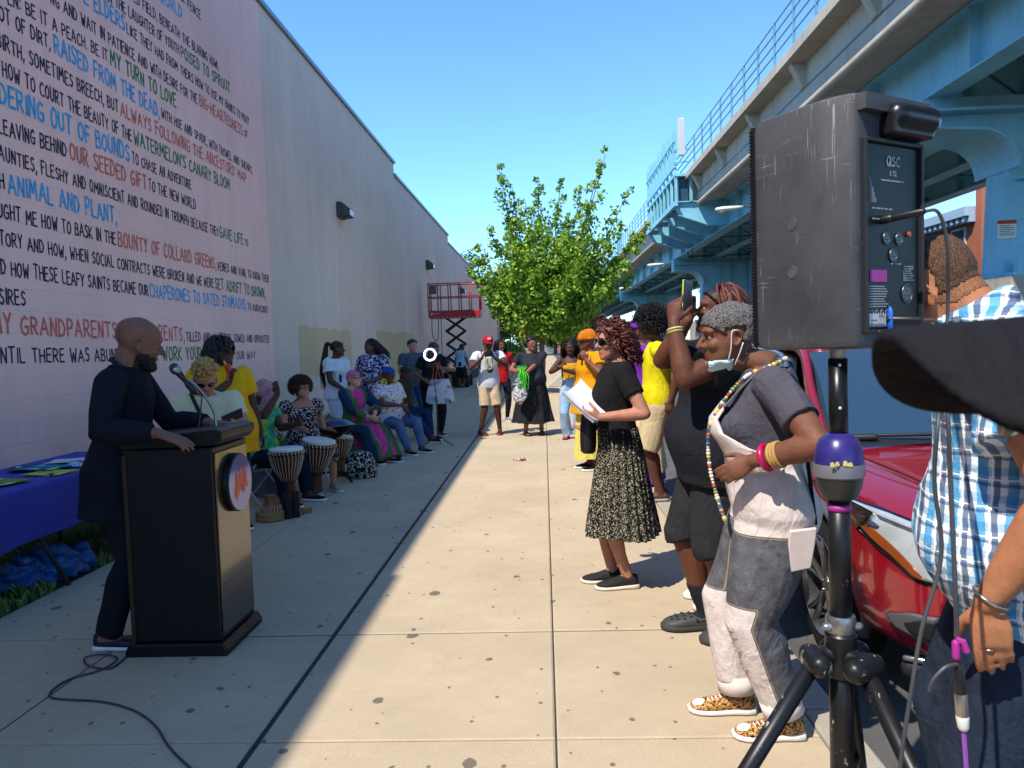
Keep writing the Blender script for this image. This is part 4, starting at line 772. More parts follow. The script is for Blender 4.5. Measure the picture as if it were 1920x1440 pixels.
tp = M2['T']; g = G(); g.tube([tp(.312, .09, -.03), tp(.31, .085, .06), tp(.22, .02, .155), tp(.1, -.09, .17), tp(.02, -.16, .12)], .013, 6, 0, 4); obj('strap', g, mat('black strap', '#111114', .7), M2['root'], True)
# ---- yellow shirt
M3 = person('person in a bright yellow shirt raising a red shaker to the mouth, black hair', (-2.84, 6.62), -42, 1.72, '#49332a', vox=.009, fat=.8, bust=.9, w=1.12, head=(32, 6, 0), hands={'R': dict(w=at(430, 716, 6.45), pole=dn(-.5, -.6, -.8), d=(.3, -.1, 1), pn=(.3, .6, .1), curl=1.1), 'L': dict(l=(.05, .06, -.31))})
YEL = cloth('yellow shirt cloth', '#d6a416', var=.08)
def col3(g): g.torus(M3['T'](.318, 0, .0), .062, .014, np.array([M3['r'], M3['fd'], M3['u']]).T)
top(M3, YEL, -.12, .316, .028, .6, .024, hem=.12, flare=.006, amp=.010, f=13, extra=col3); pants(M3, cloth('dark blue jeans', '#20293d'), .95); shoes(M3, 'dress', BLK)
strands(M3, 150, .19, .011, curl=.006, cf=12, m=[HAIRB], out=.10, name='hair', seed=5); glasses(M3, mat('dark lens', '#08080a', .12, var=.02), 'spectacles', .1, .07)
g = G(); tp = M3['T']; g.tube([tp(.30, .12, -.05), tp(.315, .115, .02), tp(.25, .11, .10), tp(.16, .125, .09)], .012, 6, 0, 4); obj('bag_strap', g, mat('olive strap', '#4d4a2e', .7), M3['root'], True)
# ---- seated drummer with towel
SEAT = lambda H: (0, -.42, .49)
M4 = person('seated drummer in a green and blue tie-dye top with a pink towel over the head', (-2.60, 7.72), -15, 1.70, '#4a342a', fat=.6, w=1.08, hip=(0, -.44, .50), lean=8, head=(20, -22, 0), feet={'R': (.17, .02, 0), 'L': (-.15, .06, 0)}, hands={'R': dict(w=at(521, 738, 7.56), pole=dn(.5, -.7, -.6), d=(-.3, .2, 1), curl=.5), 'L': dict(w=at(556, 795, 7.75), curl=.9)})
top(M4, tiedye('tie dye cloth'), -.05, .312, .024, .5, .022, hem=.05); pants(M4, cloth('dark denim', '#151d31'), .96, .018, .02); shoes(M4, 'dress', BLK)
tp, hx = M4['T'], M4['hx']; g = G(); th = np.linspace(0, 2 * np.pi, 26, endpoint=False)
g.rings([[hx((math.cos(t) * w_, y + math.sin(t) * d_, z)) for t in th] for z, w_, d_, y in ((1.05, .1, .12, -.04), (1.02, .26, .34, -.04), (.86, .38, .48, -.03), (.62, .42, .53, -.04), (.42, .42, .45, -.12), (.25, .40, .32, -.22))])
g.limb([hx((.33, .28, .6)), hx((.42, .30, .2)), hx((.46, .34, -.35)), hx((.48, .42, -.9)), hx((.42, .45, -1.35))], [(.05, .02), (.06, .025), (.065, .025), (.06, .02), (.05, .018)], M4['fd'], 12); g.limb([hx((-.36, .1, .5)), hx((-.42, .0, .05)), hx((-.40, -.05, -.4))], [(.06, .02)] * 3, M4['fd'], 12)
garment(M4, 'towel', g, mat('dusty pink towel', '#a5767c', .95, var=.2, scale=14, bump=.7, bscale=200), .010, .008, 20)
# ---- woman with the round auburn hair
M5 = person('seated woman with round auburn hair in a black and white patterned off-shoulder dress', (-2.50, 8.25), -52, 1.62, '#ab7a62', bust=.8, fat=.4, hip=(0, -.44, .50), head=(6, 4, 0), feet={'R': (.06, .05, 0), 'L': (-.17, -.02, 0)}, hands={'R': dict(w=at(556, 800, 8.2), curl=.4, d=(.7, -.2, -.3)), 'L': dict(w=at(608, 803, 8.75), curl=.3, d=(.7, .2, -.2))}, thin=1.0)
PAT = spots('black white print', '#111118', ['#b9b3b0'], 55, .54); top(M5, PAT, -.06, .262, .016, .42, .02, 'dress_top', hem=.03); 
g = G(); 
for sd in 'RL':
    J, K, A, fd = M5['leg'][sd]; g.limb([J, J + (K - J) * .5, K + (K - J) * .02, K + (A - K) * .28], [.085, .088, .075, .07], M5['r'], 14)
g.limb([(M5['leg']['R'][0] + M5['leg']['L'][0]) / 2, (M5['leg']['R'][1] + M5['leg']['L'][1]) / 2], [.1, .07], M5['r']); garment(M5, 'skirt', g, PAT, amp=.008); shoes(M5, 'dress', cloth('beige flats', '#9c8f85'), sole='#d8d0c6')
afro(M5, mat('auburn hair', '#3a1a12', .55, var=.4, scale=80, bump=.7, bscale=200), .60, .62, -.12, 2600, squash=(1.08, 1.0, 1.02), front=.35, fuzz=.05); glasses(M5, mat('clear lens', '#6a5a52', .1, var=.02), 'spectacles', .1, .07)
g = G(); g.tube([M5['hx']((.37, -.02, .3)), M5['hx']((.38, -.01, .02))], .006); g.tube([M5['hx']((-.37, -.02, .3)), M5['hx']((-.38, -.01, .02))], .006); obj('earrings', g, mat('pale earring', '#d8cdbb', .3), M5['root'])
g = G(); tp = M5['T']; g.torus(tp(.30, 0, .015), .085, .005, np.array([M5['r'], nrm(M5['fd'] + M5['u'] * .9), np.cross(M5['r'], nrm(M5['fd'] + M5['u'] * .9))]).T); obj('necklace', g, mat('dark bead', '#2b1a12', .3), M5['root'])
# ---- woman in white with a long ponytail
M6 = person('tall woman in a white tunic and trousers with a long black ponytail', (-3.20, 11.7), -25, 1.72, '#4c352b', w=.95, bust=.5, head=(40, 0, 0), hands={'R': dict(l=(-.01, .16, -.24), curl=.7), 'L': dict(l=(-.06, .16, -.24), curl=.7)})
WHT = cloth('white cotton', '#c9ccd2', var=.05); top(M6, WHT, -.05, .31, .026, .5, .03, hem=.08, flare=.02, amp=.010); pants(M6, cloth('white trousers', '#bfc6d0', var=.05), .99, .03, .035, amp=.009); shoes(M6, 'dress', WHT)
buzz(M6, HAIRB, .012, .003); g = G(); q = np.random.default_rng(3)
for i in range(26):
    o_ = q.normal(size=3) * .05; a = V3(0, -.46, .78) + o_ * .5; g.tube([M6['hx'](a), M6['hx'](a + V3(o_[0], -.22, .1)), M6['hx']((o_[0] * 1.4, -.85 + o_[1], .1)), M6['hx']((o_[0] * 2, -1.02 + o_[1] * 1.3, -.9)), M6['hx']((o_[0] * 2.2 - .05, -.95 + o_[1] * 1.5, -2.0 + q.uniform(-.3, .2)))], [.013, .014, .013, .011, .004], 5, 0, 4)
obj('ponytail', g, HAIRB, M6['root'], True); tp = M6['T']
for sx in (-1, 1):
    g = G(); g.limb(list(smooth([tp(.29, sx * .07, -.07), tp(.318, sx * .07, -.01), tp(.28, sx * .08, .09), tp(.2, sx * .075, .135), tp(.1, sx * .07, .13)], 4)), [(.028, .006)] * 17, M6['r'], 8, round=False); obj('stole', g, cloth('navy stole', '#1c2b55'), M6['root'], True)
# ---- woman in navy and white print
M7 = person('woman in a navy and white printed blouse with pulled-back locs, by the wall', (-2.86, 12.7), -118, 1.74, '#5d4032', fat=.8, bust=1, w=1.12, head=(-20, 0, 0), hands={'R': dict(l=(.05, .14, -.2)), 'L': dict(l=(.0, .16, -.2))})
top(M7, spots('navy white blouse', '#c5c7d3', ['#1a1c48', '#23265a'], 26, .50), -.09, .314, .03, .62, .035, hem=.1, flare=.02, amp=.010); pants(M7, cloth('white slacks', '#aab0ba')); shoes(M7, 'dress', BLK); strands(M7, 90, .34, .010, m=[HAIRB], back=.5, out=.05, seed=9)
# ---- masked woman in the wax print dress
M8 = person('seated woman with pink head wrap and mask in a long printed dress', (-2.28, 10.35), -28, 1.66, '#c79684', hip=(0, -.46, .50), lean=2, bust=.4, head=(-8, 10, 0), feet={'R': (.13, .02, 0), 'L': (-.10, .10, 0)}, hands={'R': dict(l=(-.09, .19, -.20), curl=.6, pole=dn(-.6, -.8, -.5)), 'L': dict(l=(-.06, .19, -.18), curl=.6, pole=dn(.8, .4, -.6))})
WAX = wax('wax print cloth'); top(M8, WAX, -.05, .312, .024, .92, .026, 'dress_top', hem=.04, flare=.03); g = G(); cs = []
for sd in 'RL':
    J, K, A, fd = M8['leg'][sd]; A2 = A + (A - K) * .10; g.limb([J, J + (K - J) * .5, K, K + (A2 - K) * .5, A2], [.095, .10, .095, .12, .16], M8['r'], 16, round=False); cs.append((J, K, A2))
m_ = [(a + b) / 2 for a, b in zip(*cs)]; g.limb([m_[0], m_[1], m_[1] + (m_[2] - m_[1]) * .5, m_[2]], [.12, .10, .12, .15], M8['r'], 16, round=False); g.limb([cs[0][0] - V3(0, .05, .05), V3(cs[0][0][0], cs[0][0][1] - .02, .05)], [.15, .22]); g.limb([cs[1][0] - V3(0, .05, .05), V3(cs[1][0][0], cs[1][0][1] - .02, .05)], [.15, .22])
garment(M8, 'skirt', g, WAX, .013, .014, 10); shoes(M8, 'dress', BLK)
c = M8['hl']; shell(M8, 'head_wrap', (c[:, 2] > .6 - .35 * (c[:, 1] < .1)) & (c[:, 2] < 1.2) & ((c[:, 2] > .55) | (c[:, 1] < -.1)), cloth('pink wrap', '#b56a86'), .013, .003, 40); shell(M8, 'mask', (c[:, 2] > -.02) & (c[:, 2] < .42) & (c[:, 1] > .14), cloth('pink mask cloth', '#d88a7c'), .010); glasses(M8, mat('clear lens', '#6a5a52', .1, var=.02), 'spectacles', .1, .06, z=.5)
# ---- woman with blue cap and yellow hoops
M9 = person('seated woman in a blue cap, dark glasses and big yellow earrings, floral white top', (-1.98, 11.15), -35, 1.66, '#603f30', hip=(0, -.46, .50), fat=.7, bust=1, w=1.1, head=(-6, -2, 0), feet={'R': (.12, .05, 0), 'L': (-.16, .05, 0)}, hands={'R': dict(l=(-.09, .18, -.15), curl=.6, pole=dn(-.6, -.8, -.5)), 'L': dict(l=(-.06, .18, -.22), curl=.5)})
top(M9, spots('floral white cloth', '#cfcac6', ['#b23a3a', '#2f4f9a', '#8a5a86'], 24, .60), -.06, .312, .03, .6, .035, hem=.05, flare=.03, amp=.009); pants(M9, cloth('light blue jeans', '#4b6584', var=.2), .97, .02); shoes(M9, 'dress', BLK); glasses(M9, mat('dark lens', '#08080a', .12, var=.02), w_=.135, h_=.095)
c = M9['hl']; shell(M9, 'cap', (c[:, 2] > .62) & (c[:, 2] < 1.2), cloth('blue cap cloth', '#274a86'), .022, .004, 30); buzz(M9, HAIRB, .016, .004, .45)
g = G(); 
for sx in (-1, 1): g.torus(M9['hx']((sx * .43, 0, .05)), .043, .012, M9['Rh'] @ rotm('Y', R(90)) @ rotm('X', R(0)), 20, 8) if False else g.torus(M9['hx']((sx * .43, .03, .06)), .043, .013, M9['Rh'] @ rotm('X', R(90)), 20, 8)
obj('earrings', g, mat('yellow earring', '#d9b01c', .4), M9['root'], True)
# ---- man in the slate polo, camera operator
M10 = person('man in a slate polo shirt and blue jeans standing by the wall', (-2.52, 14.6), -62, 1.74, '#b08672', fat=.3, head=(10, 0, 0), hands={'R': dict(l=(.02, .12, -.26)), 'L': dict(l=(-.03, .14, -.26))})
top(M10, cloth('slate polo', '#4b5560'), -.05, .318, .02, .5, .018); pants(M10, cloth('blue jeans', '#2f4a72', var=.2), .97, .018); shoes(M10, 'dress', BLK); buzz(M10, mat('brown hair', '#241a13', .6, bump=.5, bscale=160), .016, .004, .52)
M11 = person('man in black trousers and shirt filming beside the ring light', (-1.98, 13.3), -55, 1.68, '#75594a', vox=.010, fat=.6, lean=8, head=(10, -14, 0), hands={'R': dict(w=at(795, 712, 13.05), curl=.8), 'L': dict(w=at(830, 690, 13.1), curl=1.0, pole=(.6, -.3, -.6))}, feet={'R': (.12, 0, 0), 'L': (-.12, .03, 0)})
top(M11, BLK2, -.04, .316, .022, .5, .02); pants(M11, cloth('black slacks', '#1b1a1d'), .98, .02, .012); shoes(M11, 'dress', mat('black shoe', '#0f0f10', .4)); buzz(M11, mat('grey black hair', '#39342f', .7, bump=.5, bscale=160), .012, .003, .52); glasses(M11, mat('clear lens', '#6a5a52', .1, var=.02), 'spectacles', .1, .07)
g = G(); g.torus(M11['T'](.06), .165, .014, np.array([M11['r'], M11['fd'], M11['u']]).T @ np.diag([1, .85, 1]), 28, 8); obj('belt', g, mat('tan belt', '#7a5c3a', .5), M11['root'], True)
M13 = person('person slouched in dark top and jeans seated past the floral top woman', (-2.0, 12.6), -20, 1.7, '#4a3026', hip=(0, -.46, .48), lean=6, feet={'R': (.14, .18, 0), 'L': (-.1, .05, 0)}, head=(0, -20, 0)); top(M13, cloth('olive shirt', '#34362c'), sleeve=.55); pants(M13, cloth('deep blue jeans', '#1d2c4e'), .95, .02); shoes(M13, 'dress', BLK); buzz(M13, HAIRB)
# ---- far group by the lift
M14 = person('dark-haired person in a light blue tee seated on the grass edge under the lift', (-3.6, 27.6), -60, 1.7, '#8a6450', vox=.014, hip=(0, -.42, .5), feet={'R': (.2, .05, 0), 'L': (-.2, .05, 0)}); top(M14, cloth('pale blue tee', '#6d86a6')); pants(M14, cloth('dark shorts', '#1f2126'), .45); shoes(M14, 'dress', BLK); buzz(M14, HAIRB, .02)
M15 = person('person seen from behind in a light blue shirt and dark skirt by the lift', (-3.05, 27.8), 60, 1.66, '#6a4838', vox=.014, fat=.5, lean=10); top(M15, cloth('sky shirt', '#9fb2c9'), sleeve=.6, ease=.025); pants(M15, cloth('dark culottes', '#20222a'), .62, .03, .02); shoes(M15, 'dress', BLK); buzz(M15, HAIRB, .025)
# ---- photographer in the red cap
M16 = person('photographer in a red cap, white tee and khaki shorts aiming a camera', (-.98, 13.28), -72, 1.74, '#4e3226', vox=.0095, w=1.02, lean=2, head=(-4, -10, 0), hands={'R': dict(w=at(904, 671, 13.0), pole=dn(-.9, .0, -.8), d=(.4, -.2, .9), curl=1.0), 'L': dict(w=at(927, 671, 13.02), pole=dn(.9, .3, -.7), d=(-.3, -.2, .9), curl=1.0)}, feet={'R': (.17, 0, 0, 20), 'L': (-.17, .02, 0, -20)})
top(M16, spots('white tee print', '#c9cbd0', ['#b5b0a0'], 6, .70), -.05, .314, .024, .5, .02); pants(M16, cloth('khaki shorts', '#b09c80', var=.12), .47, .014, .016, 'shorts', amp=.010); shoes(M16, 'sneaker', mat('black red trainer', '#1f1d1f', .6), sole='#9c2028', m2='#7a1820')
buzz(M16, HAIRB, .006); c = M16['hl']; g = G(); hx = M16['hx']; th = np.linspace(0, 2 * np.pi, 26, endpoint=False)
CAPR = cloth('red cap cloth', '#a51529'); g.rings([[hx((math.cos(t) * w_, -.02 + math.sin(t) * d_, z)) for t in th] for z, w_, d_ in ((.66, .385, .465), (.72, .39, .47), (.9, .36, .43), (1.02, .24, .28), (1.07, .08, .1))]); g.rings([[hx((math.cos(a) * .34 * k, .30 + .42 * k * math.sin(a) * (1 if k > .9 else .9), .665 - .05 * k * math.sin(a) + dz)) for a in np.linspace(0, math.pi, 14)] for k, dz in ((.3, 0), (1, 0), (1, .025), (.3, .03))], close=False)
cp = obj('cap', g, CAPR, M16['root'], True); g = G(); letters(g, '~', hx((-.13, .465, .86)), nrm(M16['r']), M16['u'], M16['fd'], .05, .055, .2); obj('cap_lettering', g, mat('cap white thread', '#d8c9c9', .8), cp, False)
g = G(); tp = M16['T']; th = np.linspace(0, 2 * np.pi, 30, endpoint=False); g.lathe([(.052, 0), (.05, .004), (.03, .004), (.028, 0)], tp(.13, .0, .135), 26, 0, True, np.array([M16['r'], M16['u'], M16['fd']]).T); obj('shirt_print', g, mat('shirt print grey', '#4d4a40', .9), M16['root'], False)
for sx in (-1, 1):
    g = G(); g.limb(list(smooth([tp(.2, sx * .15, -.09), tp(.31, sx * .115, -.04), tp(.315, sx * .11, .03), tp(.24, sx * .13, .105), tp(.15, sx * .16, .07)], 4)), [(.026, .007)] * 17, M16['r'], 8, round=False); obj('backpack_strap', g, mat('dark strap', '#26272c', .8), M16['root'], True)
# ---- red shirt behind
M17 = person('woman in a red tee and dark leggings with long hair, behind the red cap', (-.88, 15.5), -80, 1.68, '#6a4434', w=.92, bust=.5, hands={'R': dict(l=(.0, .16, -.18)), 'L': dict(l=(.02, .1, -.22))}, head=(18, 0, 0)); top(M17, cloth('red tee', '#ac1b24'), sleeve=.5); pants(M17, cloth('black leggings', '#191a20'), .97, .006); shoes(M17, 'sneaker', mat('grey blue trainer', '#56617c', .7)); strands(M17, 90, .30, .009, m=[HAIRB], seed=11, out=.03, back=.2)
# ---- woman in charcoal dress
M18 = person('smiling woman in a charcoal tee and long black skirt, holding green streamers', (-.22, 13.05), -82, 1.69, '#8a5843', vox=.0095, fat=.9, bust=1, w=1.05, head=(14, 2, 0), hands={'R': dict(w=at(972, 697, 12.72), curl=.9, d=(.6, -.3, .3), pole=(-.9, .2, -.8)), 'L': dict(w=at(986, 700, 12.72), curl=.9, d=(-.7, -.3, .1), pole=(.9, .2, -.8))}, feet={'R': (.14, 0, 0, 14), 'L': (-.14, 0, 0, -14)})
top(M18, CHR, -.02, .306, .024, .5, .022, amp=.008); skirt(M18, cloth('charcoal skirt', '#232326'), .09, .22, .33, .28, wav=6, wamp=.03); shoes(M18, 'sandal', mat('dark sandal', '#221d1a', .6), sole='#2b241f')
buzz(M18, HAIRB, .022, .004, .55); g = G(); g.ell(M18['hx']((.30, -.2, .55)), (.055, .06, .075)); g.ell(M18['hx']((-.25, -.28, .5)), (.05, .06, .07)); obj('hair_bun', g, HAIRB, M18['root'], True); glasses(M18, mat('clear lens', '#8a5a4a', .1, var=.02), 'spectacles', .1, .07, '#7a1f1f')
# ---- girl in mustard top
M19 = person('young woman with long braids in a mustard strapless top and pale jeans', (.42, 12.4), -100, 1.60, '#4b2e24', vox=.0095, w=.92, bust=.5, head=(6, 0, 0), hands={'R': dict(w=at(1050, 690, 12.15), curl=.9, d=(.5, -.2, .6), pole=(-.9, 0, -.8)), 'L': dict(w=at(1056, 694, 12.15), curl=.9, d=(-.5, -.2, .6), pole=(.9, 0, -.8))}, thin=1)
top(M19, cloth('mustard top', '#c38e1c'), .04, .245, .012, 0, 0, 'top'); pants(M19, cloth('pale jeans', '#8fa9c2', var=.18), .99, .028, .02, amp=.012, t1=.085); shoes(M19, 'sneaker', mat('red trainer', '#9a1f33', .6), sole='#2a1a1c'); strands(M19, 130, .62, .0085, m=[mat('dark brown braids', '#1d110d', .6, var=.3, scale=60)], seed=13, out=.05, back=.16, k=12, sel=lambda th, ph: not (-1.75 < th - 1.57 < 1.75 and ph < 1.15) and not (-.9 < th - 1.57 < .9 and ph < 1.4))
# ---- orange dress
M20 = person('person in a saffron orange tunic over a pale yellow skirt, partly behind the reader', (.56, 9.4), 200, 1.72, '#6a4232', bust=.6, fat=.5, hands={'R': dict(w=at(1098, 672, 9.3), curl=.8), 'L': dict(w=at(1100, 676, 9.15), curl=.8, d=(-.4, 0, .8))}, head=(-10, 0, 0)); top(M20, cloth('saffron cloth', '#cf8a12'), -.12, .314, .028, .55, .025, hem=.14); skirt(M20, cloth('pale yellow skirt', '#cfbf62'), .05, .14, .24, .22); shoes(M20, 'dress', BLK)
c = M20['hl']; shell(M20, 'head_wrap', (c[:, 2] > .5) & (c[:, 2] < 1.2), cloth('orange wrap', '#b96a1a'), .03, .006, 20)
# ---- woman reading in the foreground
M21 = person('woman with auburn curls and sunglasses in a speckled pleated skirt, holding papers', (.46, 4.86), 181, 1.71, '#a8765e', vox=.0062, limbw=.9, bust=.75, fat=.18, head=(24, -5, 0), nose=1.1, neck=.95, eyes=False, hands={'L': dict(w=at(1128, 782, 4.62), pole=dn(.9, -.5, -.9), d=(-.92, .25, .12), pn=(.1, .7, .5), curl=.75), 'R': dict(w=at(1118, 800, 4.98), pole=dn(.8, .6, -.8), d=(-1, -.1, -.1), pn=(0, -.3, 1), curl=.3)}, feet={'R': (.06, .06, 0, -6), 'L': (-.06, -.02, 0, 4)})
top(M21, cloth('black knit', '#1b1a1c'), .0, .312, .013, .5, .012, amp=.005, f=12, vox=.007); skirt(M21, spots('speckled skirt cloth', '#12110f', ['#a8a18a'], 125, .55), .075, .345, .25, .23, pleats=28, pamp=.016, wamp=.014); shoes(M21, 'sneaker', mat('black knit trainer', '#1c1a1b', .85), sole='#cfc4b6', m2='#1b1a1b', k=1.04)
c_s = lambda c: (c[:, 2] > .48 + np.clip(c[:, 1], -.2, 1) * .70) & (c[:, 2] > .2)
AUB = mat('auburn curls', '#4a1d14', .42, var=.35, scale=70, bump=.5, bscale=200); AUB2 = mat('auburn curl tips', '#5e2a1a', .42, var=.3, scale=70)
strands(M21, 420, .235, .0046, lambda th, ph: not (-1.5 < th - 1.57 < 1.5 and ph < 1.0) and not (-.95 < th - 1.57 < .95 and ph < 1.3), back=.12, curl=.010, cf=30, m=[AUB, AUB2], out=.05, seed=21, k=9, cap_sel=c_s, ends=.35); glasses(M21, mat('dark lens', '#08080a', .12, var=.02), w_=.135, h_=.10, frame='#3a1f16')
# ---- purple man
M22 = person('grey-bearded man in a purple cap and purple robe with cream wrap', (1.04, 8.35), 190, 1.80, '#7a5140', fat=.6, w=1.08, head=(-20, 0, 0)); PUR = cloth('purple cloth', '#6a2a9a'); top(M22, PUR, -.03, .316, .028, .7, .03); skirt(M22, cloth('cream wrap', '#cdb992'), .06, .16, .27, .24); skirt(M22, PUR, .05, .04, .25, .22, name='robe'); shoes(M22, 'dress', BLK)
c = M22['hl']; shell(M22, 'cap', (c[:, 2] > .62) & (c[:, 2] < 1.2), PUR, .03, .002); shell(M22, 'beard', (c[:, 2] > -.1) & (c[:, 2] < .28) & (c[:, 1] > .0), mat('grey beard', '#8b857e', .8, bump=.6, bscale=200), .02, .005); glasses(M22, mat('clear lens', '#6a5a52', .1, var=.02), 'spectacles', .1, .07)
# ---- tall person with big afro
M23 = person('tall person with a big black afro in a yellow tee and khaki shorts', (1.10, 7.50), 168, 1.84, '#56372a', fat=.25, head=(0, -6, 0), headfwd=.03, hands={'L': dict(w=at(1258, 752, 7.25), curl=.9)}); top(M23, cloth('vivid yellow tee', '#cfc018'), -.05, .314, .024, .5, .02); pants(M23, cloth('sand shorts', '#b3a27c'), .50, .026, .02, 'shorts'); shoes(M23, 'slide', mat('grey slide', '#9a9994', .6), sole='#8f8e8a')
afro(M23, mat('black afro hair', '#0c0a09', .7, var=.4, scale=80, bump=.8, bscale=200), .72, .70, -.10, 1500, fuzz=.16)
# ---- person with phone
M24 = person('person with copper-tipped locs in a black tee and shorts filming with a raised phone', (.87, 4.0), 182, 1.85, '#5d3726', vox=.0068, fat=.95, bust=.7, w=1.14, limbw=1.12, lean=-5, head=(-6, 6, 0), hands={'L': dict(w=at(1263, 606, 3.72), pole=dn(-.75, -.45, -.9), d=(.10, .2, 1), pn=(.55, .8, 0), curl=.9, fc=[.45, .9, 1.0, 1.0]), 'R': dict(w=at(1290, 600, 3.98), pole=dn(-.6, .6, -.9), d=(.0, -.2, 1), pn=(-.2, -.9, 0), curl=.9)}, feet={'R': (.10, .04, 0, 0), 'L': (-.10, -.12, 0, 0)})
top(M24, cloth('black cotton tee', '#1f2026'), -.08, .314, .024, .56, .024, hem=.06, amp=.009, f=12, vox=.008, flare=.012); pants(M24, cloth('charcoal shorts', '#2a2a2c'), .51, .03, .022, 'shorts', amp=.006); shoes(M24, 'croc', mat('grey clog', '#3b3b3a', .6), sole='#343433', k=1.12)
c_v = M24['V']
for sd in 'RL':
    A = M24['leg'][sd][2]; dz = c_v - A; shell(M24, 'sock', (c_v[:, 2] < .25) & (c_v[:, 2] > .03) & (np.hypot(dz[:, 0], dz[:, 1]) < .10) & (np.abs(c_v[:, 0] - A[0]) < .08), cloth('charcoal sock', '#232327'), .006, .001)
strands(M24, 210, .24, .0075, m=[HAIRB, mat('copper loc', '#6a2a16', .6, var=.3, scale=60)], out=.06, seed=31, k=9, ends=.55, back=.1, sel=lambda th, ph: not (-1.2 < th - 1.57 < 1.2 and ph < 1.0) and not (-.7 < th - 1.57 < .7 and ph < 1.3))
g = G(); S, E, W, d, pn = M24['arm']['L']; f_d = nrm(W - E)
for i, k in enumerate((.030, .044)): g.torus(W - f_d * k, .0335, .0055, np.array([nrm(np.cross(f_d, pn)), nrm(pn - f_d * f_d.dot(pn)), f_d]).T, 26, 8, i)
obj('bracelet', g, [mat('pale bead', '#b9b59a', .5), mat('lime bead', '#a3a53c', .5)], M24['root'], True)
M25 = person('person in black with white clogs standing just behind the phone holder', (.99, 4.50), 185, 1.52, '#4b2f24'); top(M25, BLK2); pants(M25, cloth('dark joggers', '#1a1b1f'), .6); shoes(M25, 'croc', mat('white clog', '#cfcdc3', .6), sole='#c7c5ba', k=1.08); buzz(M25, HAIRB, .012)
# ---- woman in overalls
M26 = person('woman with cropped grey hair in pale patchwork overalls, hand on hip, mask at chin', (.885, 3.04), 172, 1.715, '#6e4836', vox=.0055, headfwd=.09, fat=.35, bust=1.45, hips=.6, w=1.08, limbw=1.10, lean=2, hunch=.05, neck=1.1, head=(6, -3, 0), nose=1.05, hk=1.08, eyes=True, hands={'L': dict(w=at(1412, 864, 2.80), pole=dn(.8, -1, -.05), d=(-.72, .25, -.42), pn=(.3, .9, -.2), curl=.35, fc=[.3, .4, .45, .5]), 'R': dict(l=(.06, .03, -.30))}, feet={'R': (.10, .14, 0, 4), 'L': (-.09, -.02, 0, 6)})
TEE = cloth('slate tee', '#4c4a54', var=.08); top(M26, TEE, .10, .313, .013, .56, .012, amp=.010, f=14, vox=.0065, flare=.005)
OW, OG = mat('pale pink denim', '#c8bab6', .9, var=.08, scale=20, bump=.5, bscale=260, bdist=.002), mat('grey denim', '#55545a', .9, var=.22, scale=40, bump=.5, bscale=260, bdist=.002)
s = NT('patchwork denim'); at_ = s.n('Attribute', attribute_name='patch').outputs['Fac']; co = s.co('Object'); n1 = s.noise(18, 4, .6, co); n2 = s.noise(320, 2, .5, co)
wh_ = s.mix(s.ramp(n1, [(.3, 0), (.7, 1)]), srgb('#bdb0ac'), srgb('#d2c6c2')); gy_ = s.mix(s.ramp(n1, [(.3, 0), (.7, 1)]), srgb('#46464b'), srgb('#67676d')); gy_ = s.mix(s.ramp(n2, [(.4, 0), (.65, .4)]), gy_, srgb('#2f2f34')); k = s.mix(s.math('GREATER_THAN', at_, 0), wh_, gy_); k = s.mix(s.math('MULTIPLY', s.math('LESS_THAN', s.math('ABSOLUTE', s.math('ADD', at_, -.006)), .0016), .8), k, srgb('#a08a58')); s.col(k); s.set(.9, 0, .1); wrinkle(s, .45)
ov = pants(M26, s.m, .90, .042, .0, 'overalls', .125, amp=.009, f=11, vox=.0075); me = ov.data; n = len(me.vertices); C_ = np.empty(n * 3, np.float32); me.vertices.foreach_get('co', C_); C_ = C_.reshape(-1, 3); Hh = M26['H']
JL, KL, AL, _f = M26['leg']['L']; JR, KR, AR, _f = M26['leg']['R']; ymid = lambda z: np.interp(z, [AL[2], KL[2], JL[2]], [AL[1], KL[1], JL[1]]); dy = C_[:, 1] - ymid(C_[:, 2]); lf = (JL[0] + JR[0]) / 2 - C_[:, 0]; tp_ = .83 - C_[:, 2] + .012 * np.sin(C_[:, 0] * 9)
gv = np.maximum(np.minimum(np.minimum(lf, tp_), np.maximum(.012 - dy, C_[:, 2] - .54)), np.minimum(np.minimum(-lf, tp_), C_[:, 2] - .54)); at2 = me.attributes.new('patch', 'FLOAT', 'POINT'); at2.data.foreach_set('value', gv.astype(np.float32))
tp = M26['T']; g = G(); bib = []
for t, wd in ((.095, .25), (.12, .23), (.15, .185), (.18, .14), (.21, .105), (.245, .085)):
    ring = torso_ring(t, Hh, M26['o'], .040, 80) @ np.array([M26['r'], M26['fd'], M26['u']]) + tp(t); fr = (ring - tp(t)) @ np.array([M26['r'], M26['fd']]).T; idx = [i for i in range(80) if fr[i, 1] > 0 and abs(fr[i, 0]) < wd]; idx.sort(key=lambda i: fr[i, 0]); P_ = ring[idx]; xs = fr[idx, 0]; bib.append(np.stack([np.interp(np.linspace(-wd * .98, wd * .98, 20), xs, P_[:, k]) for k in range(3)], 1))
bb = np.array(bib); inn = bb - M26['fd'] * .012; g.rings([np.vstack([a, b[::-1]]) for a, b in zip(bb, inn)]); obj('bib', g, OW, ov, True)
for sx in (-1, 1):
    g = G(); g.limb(list(smooth([tp(.235, sx * .085, .175), tp(.29, sx * .10, .085), tp(.318, sx * .09, .01), tp(.285, sx * .08, -.085), tp(.2, sx * .05, -.115)], 5)), [(.017, .005)] * 21, M26['r'], 8, round=False); obj('shoulder_strap', g, OG, ov, True)
g = G(); s_ = 1
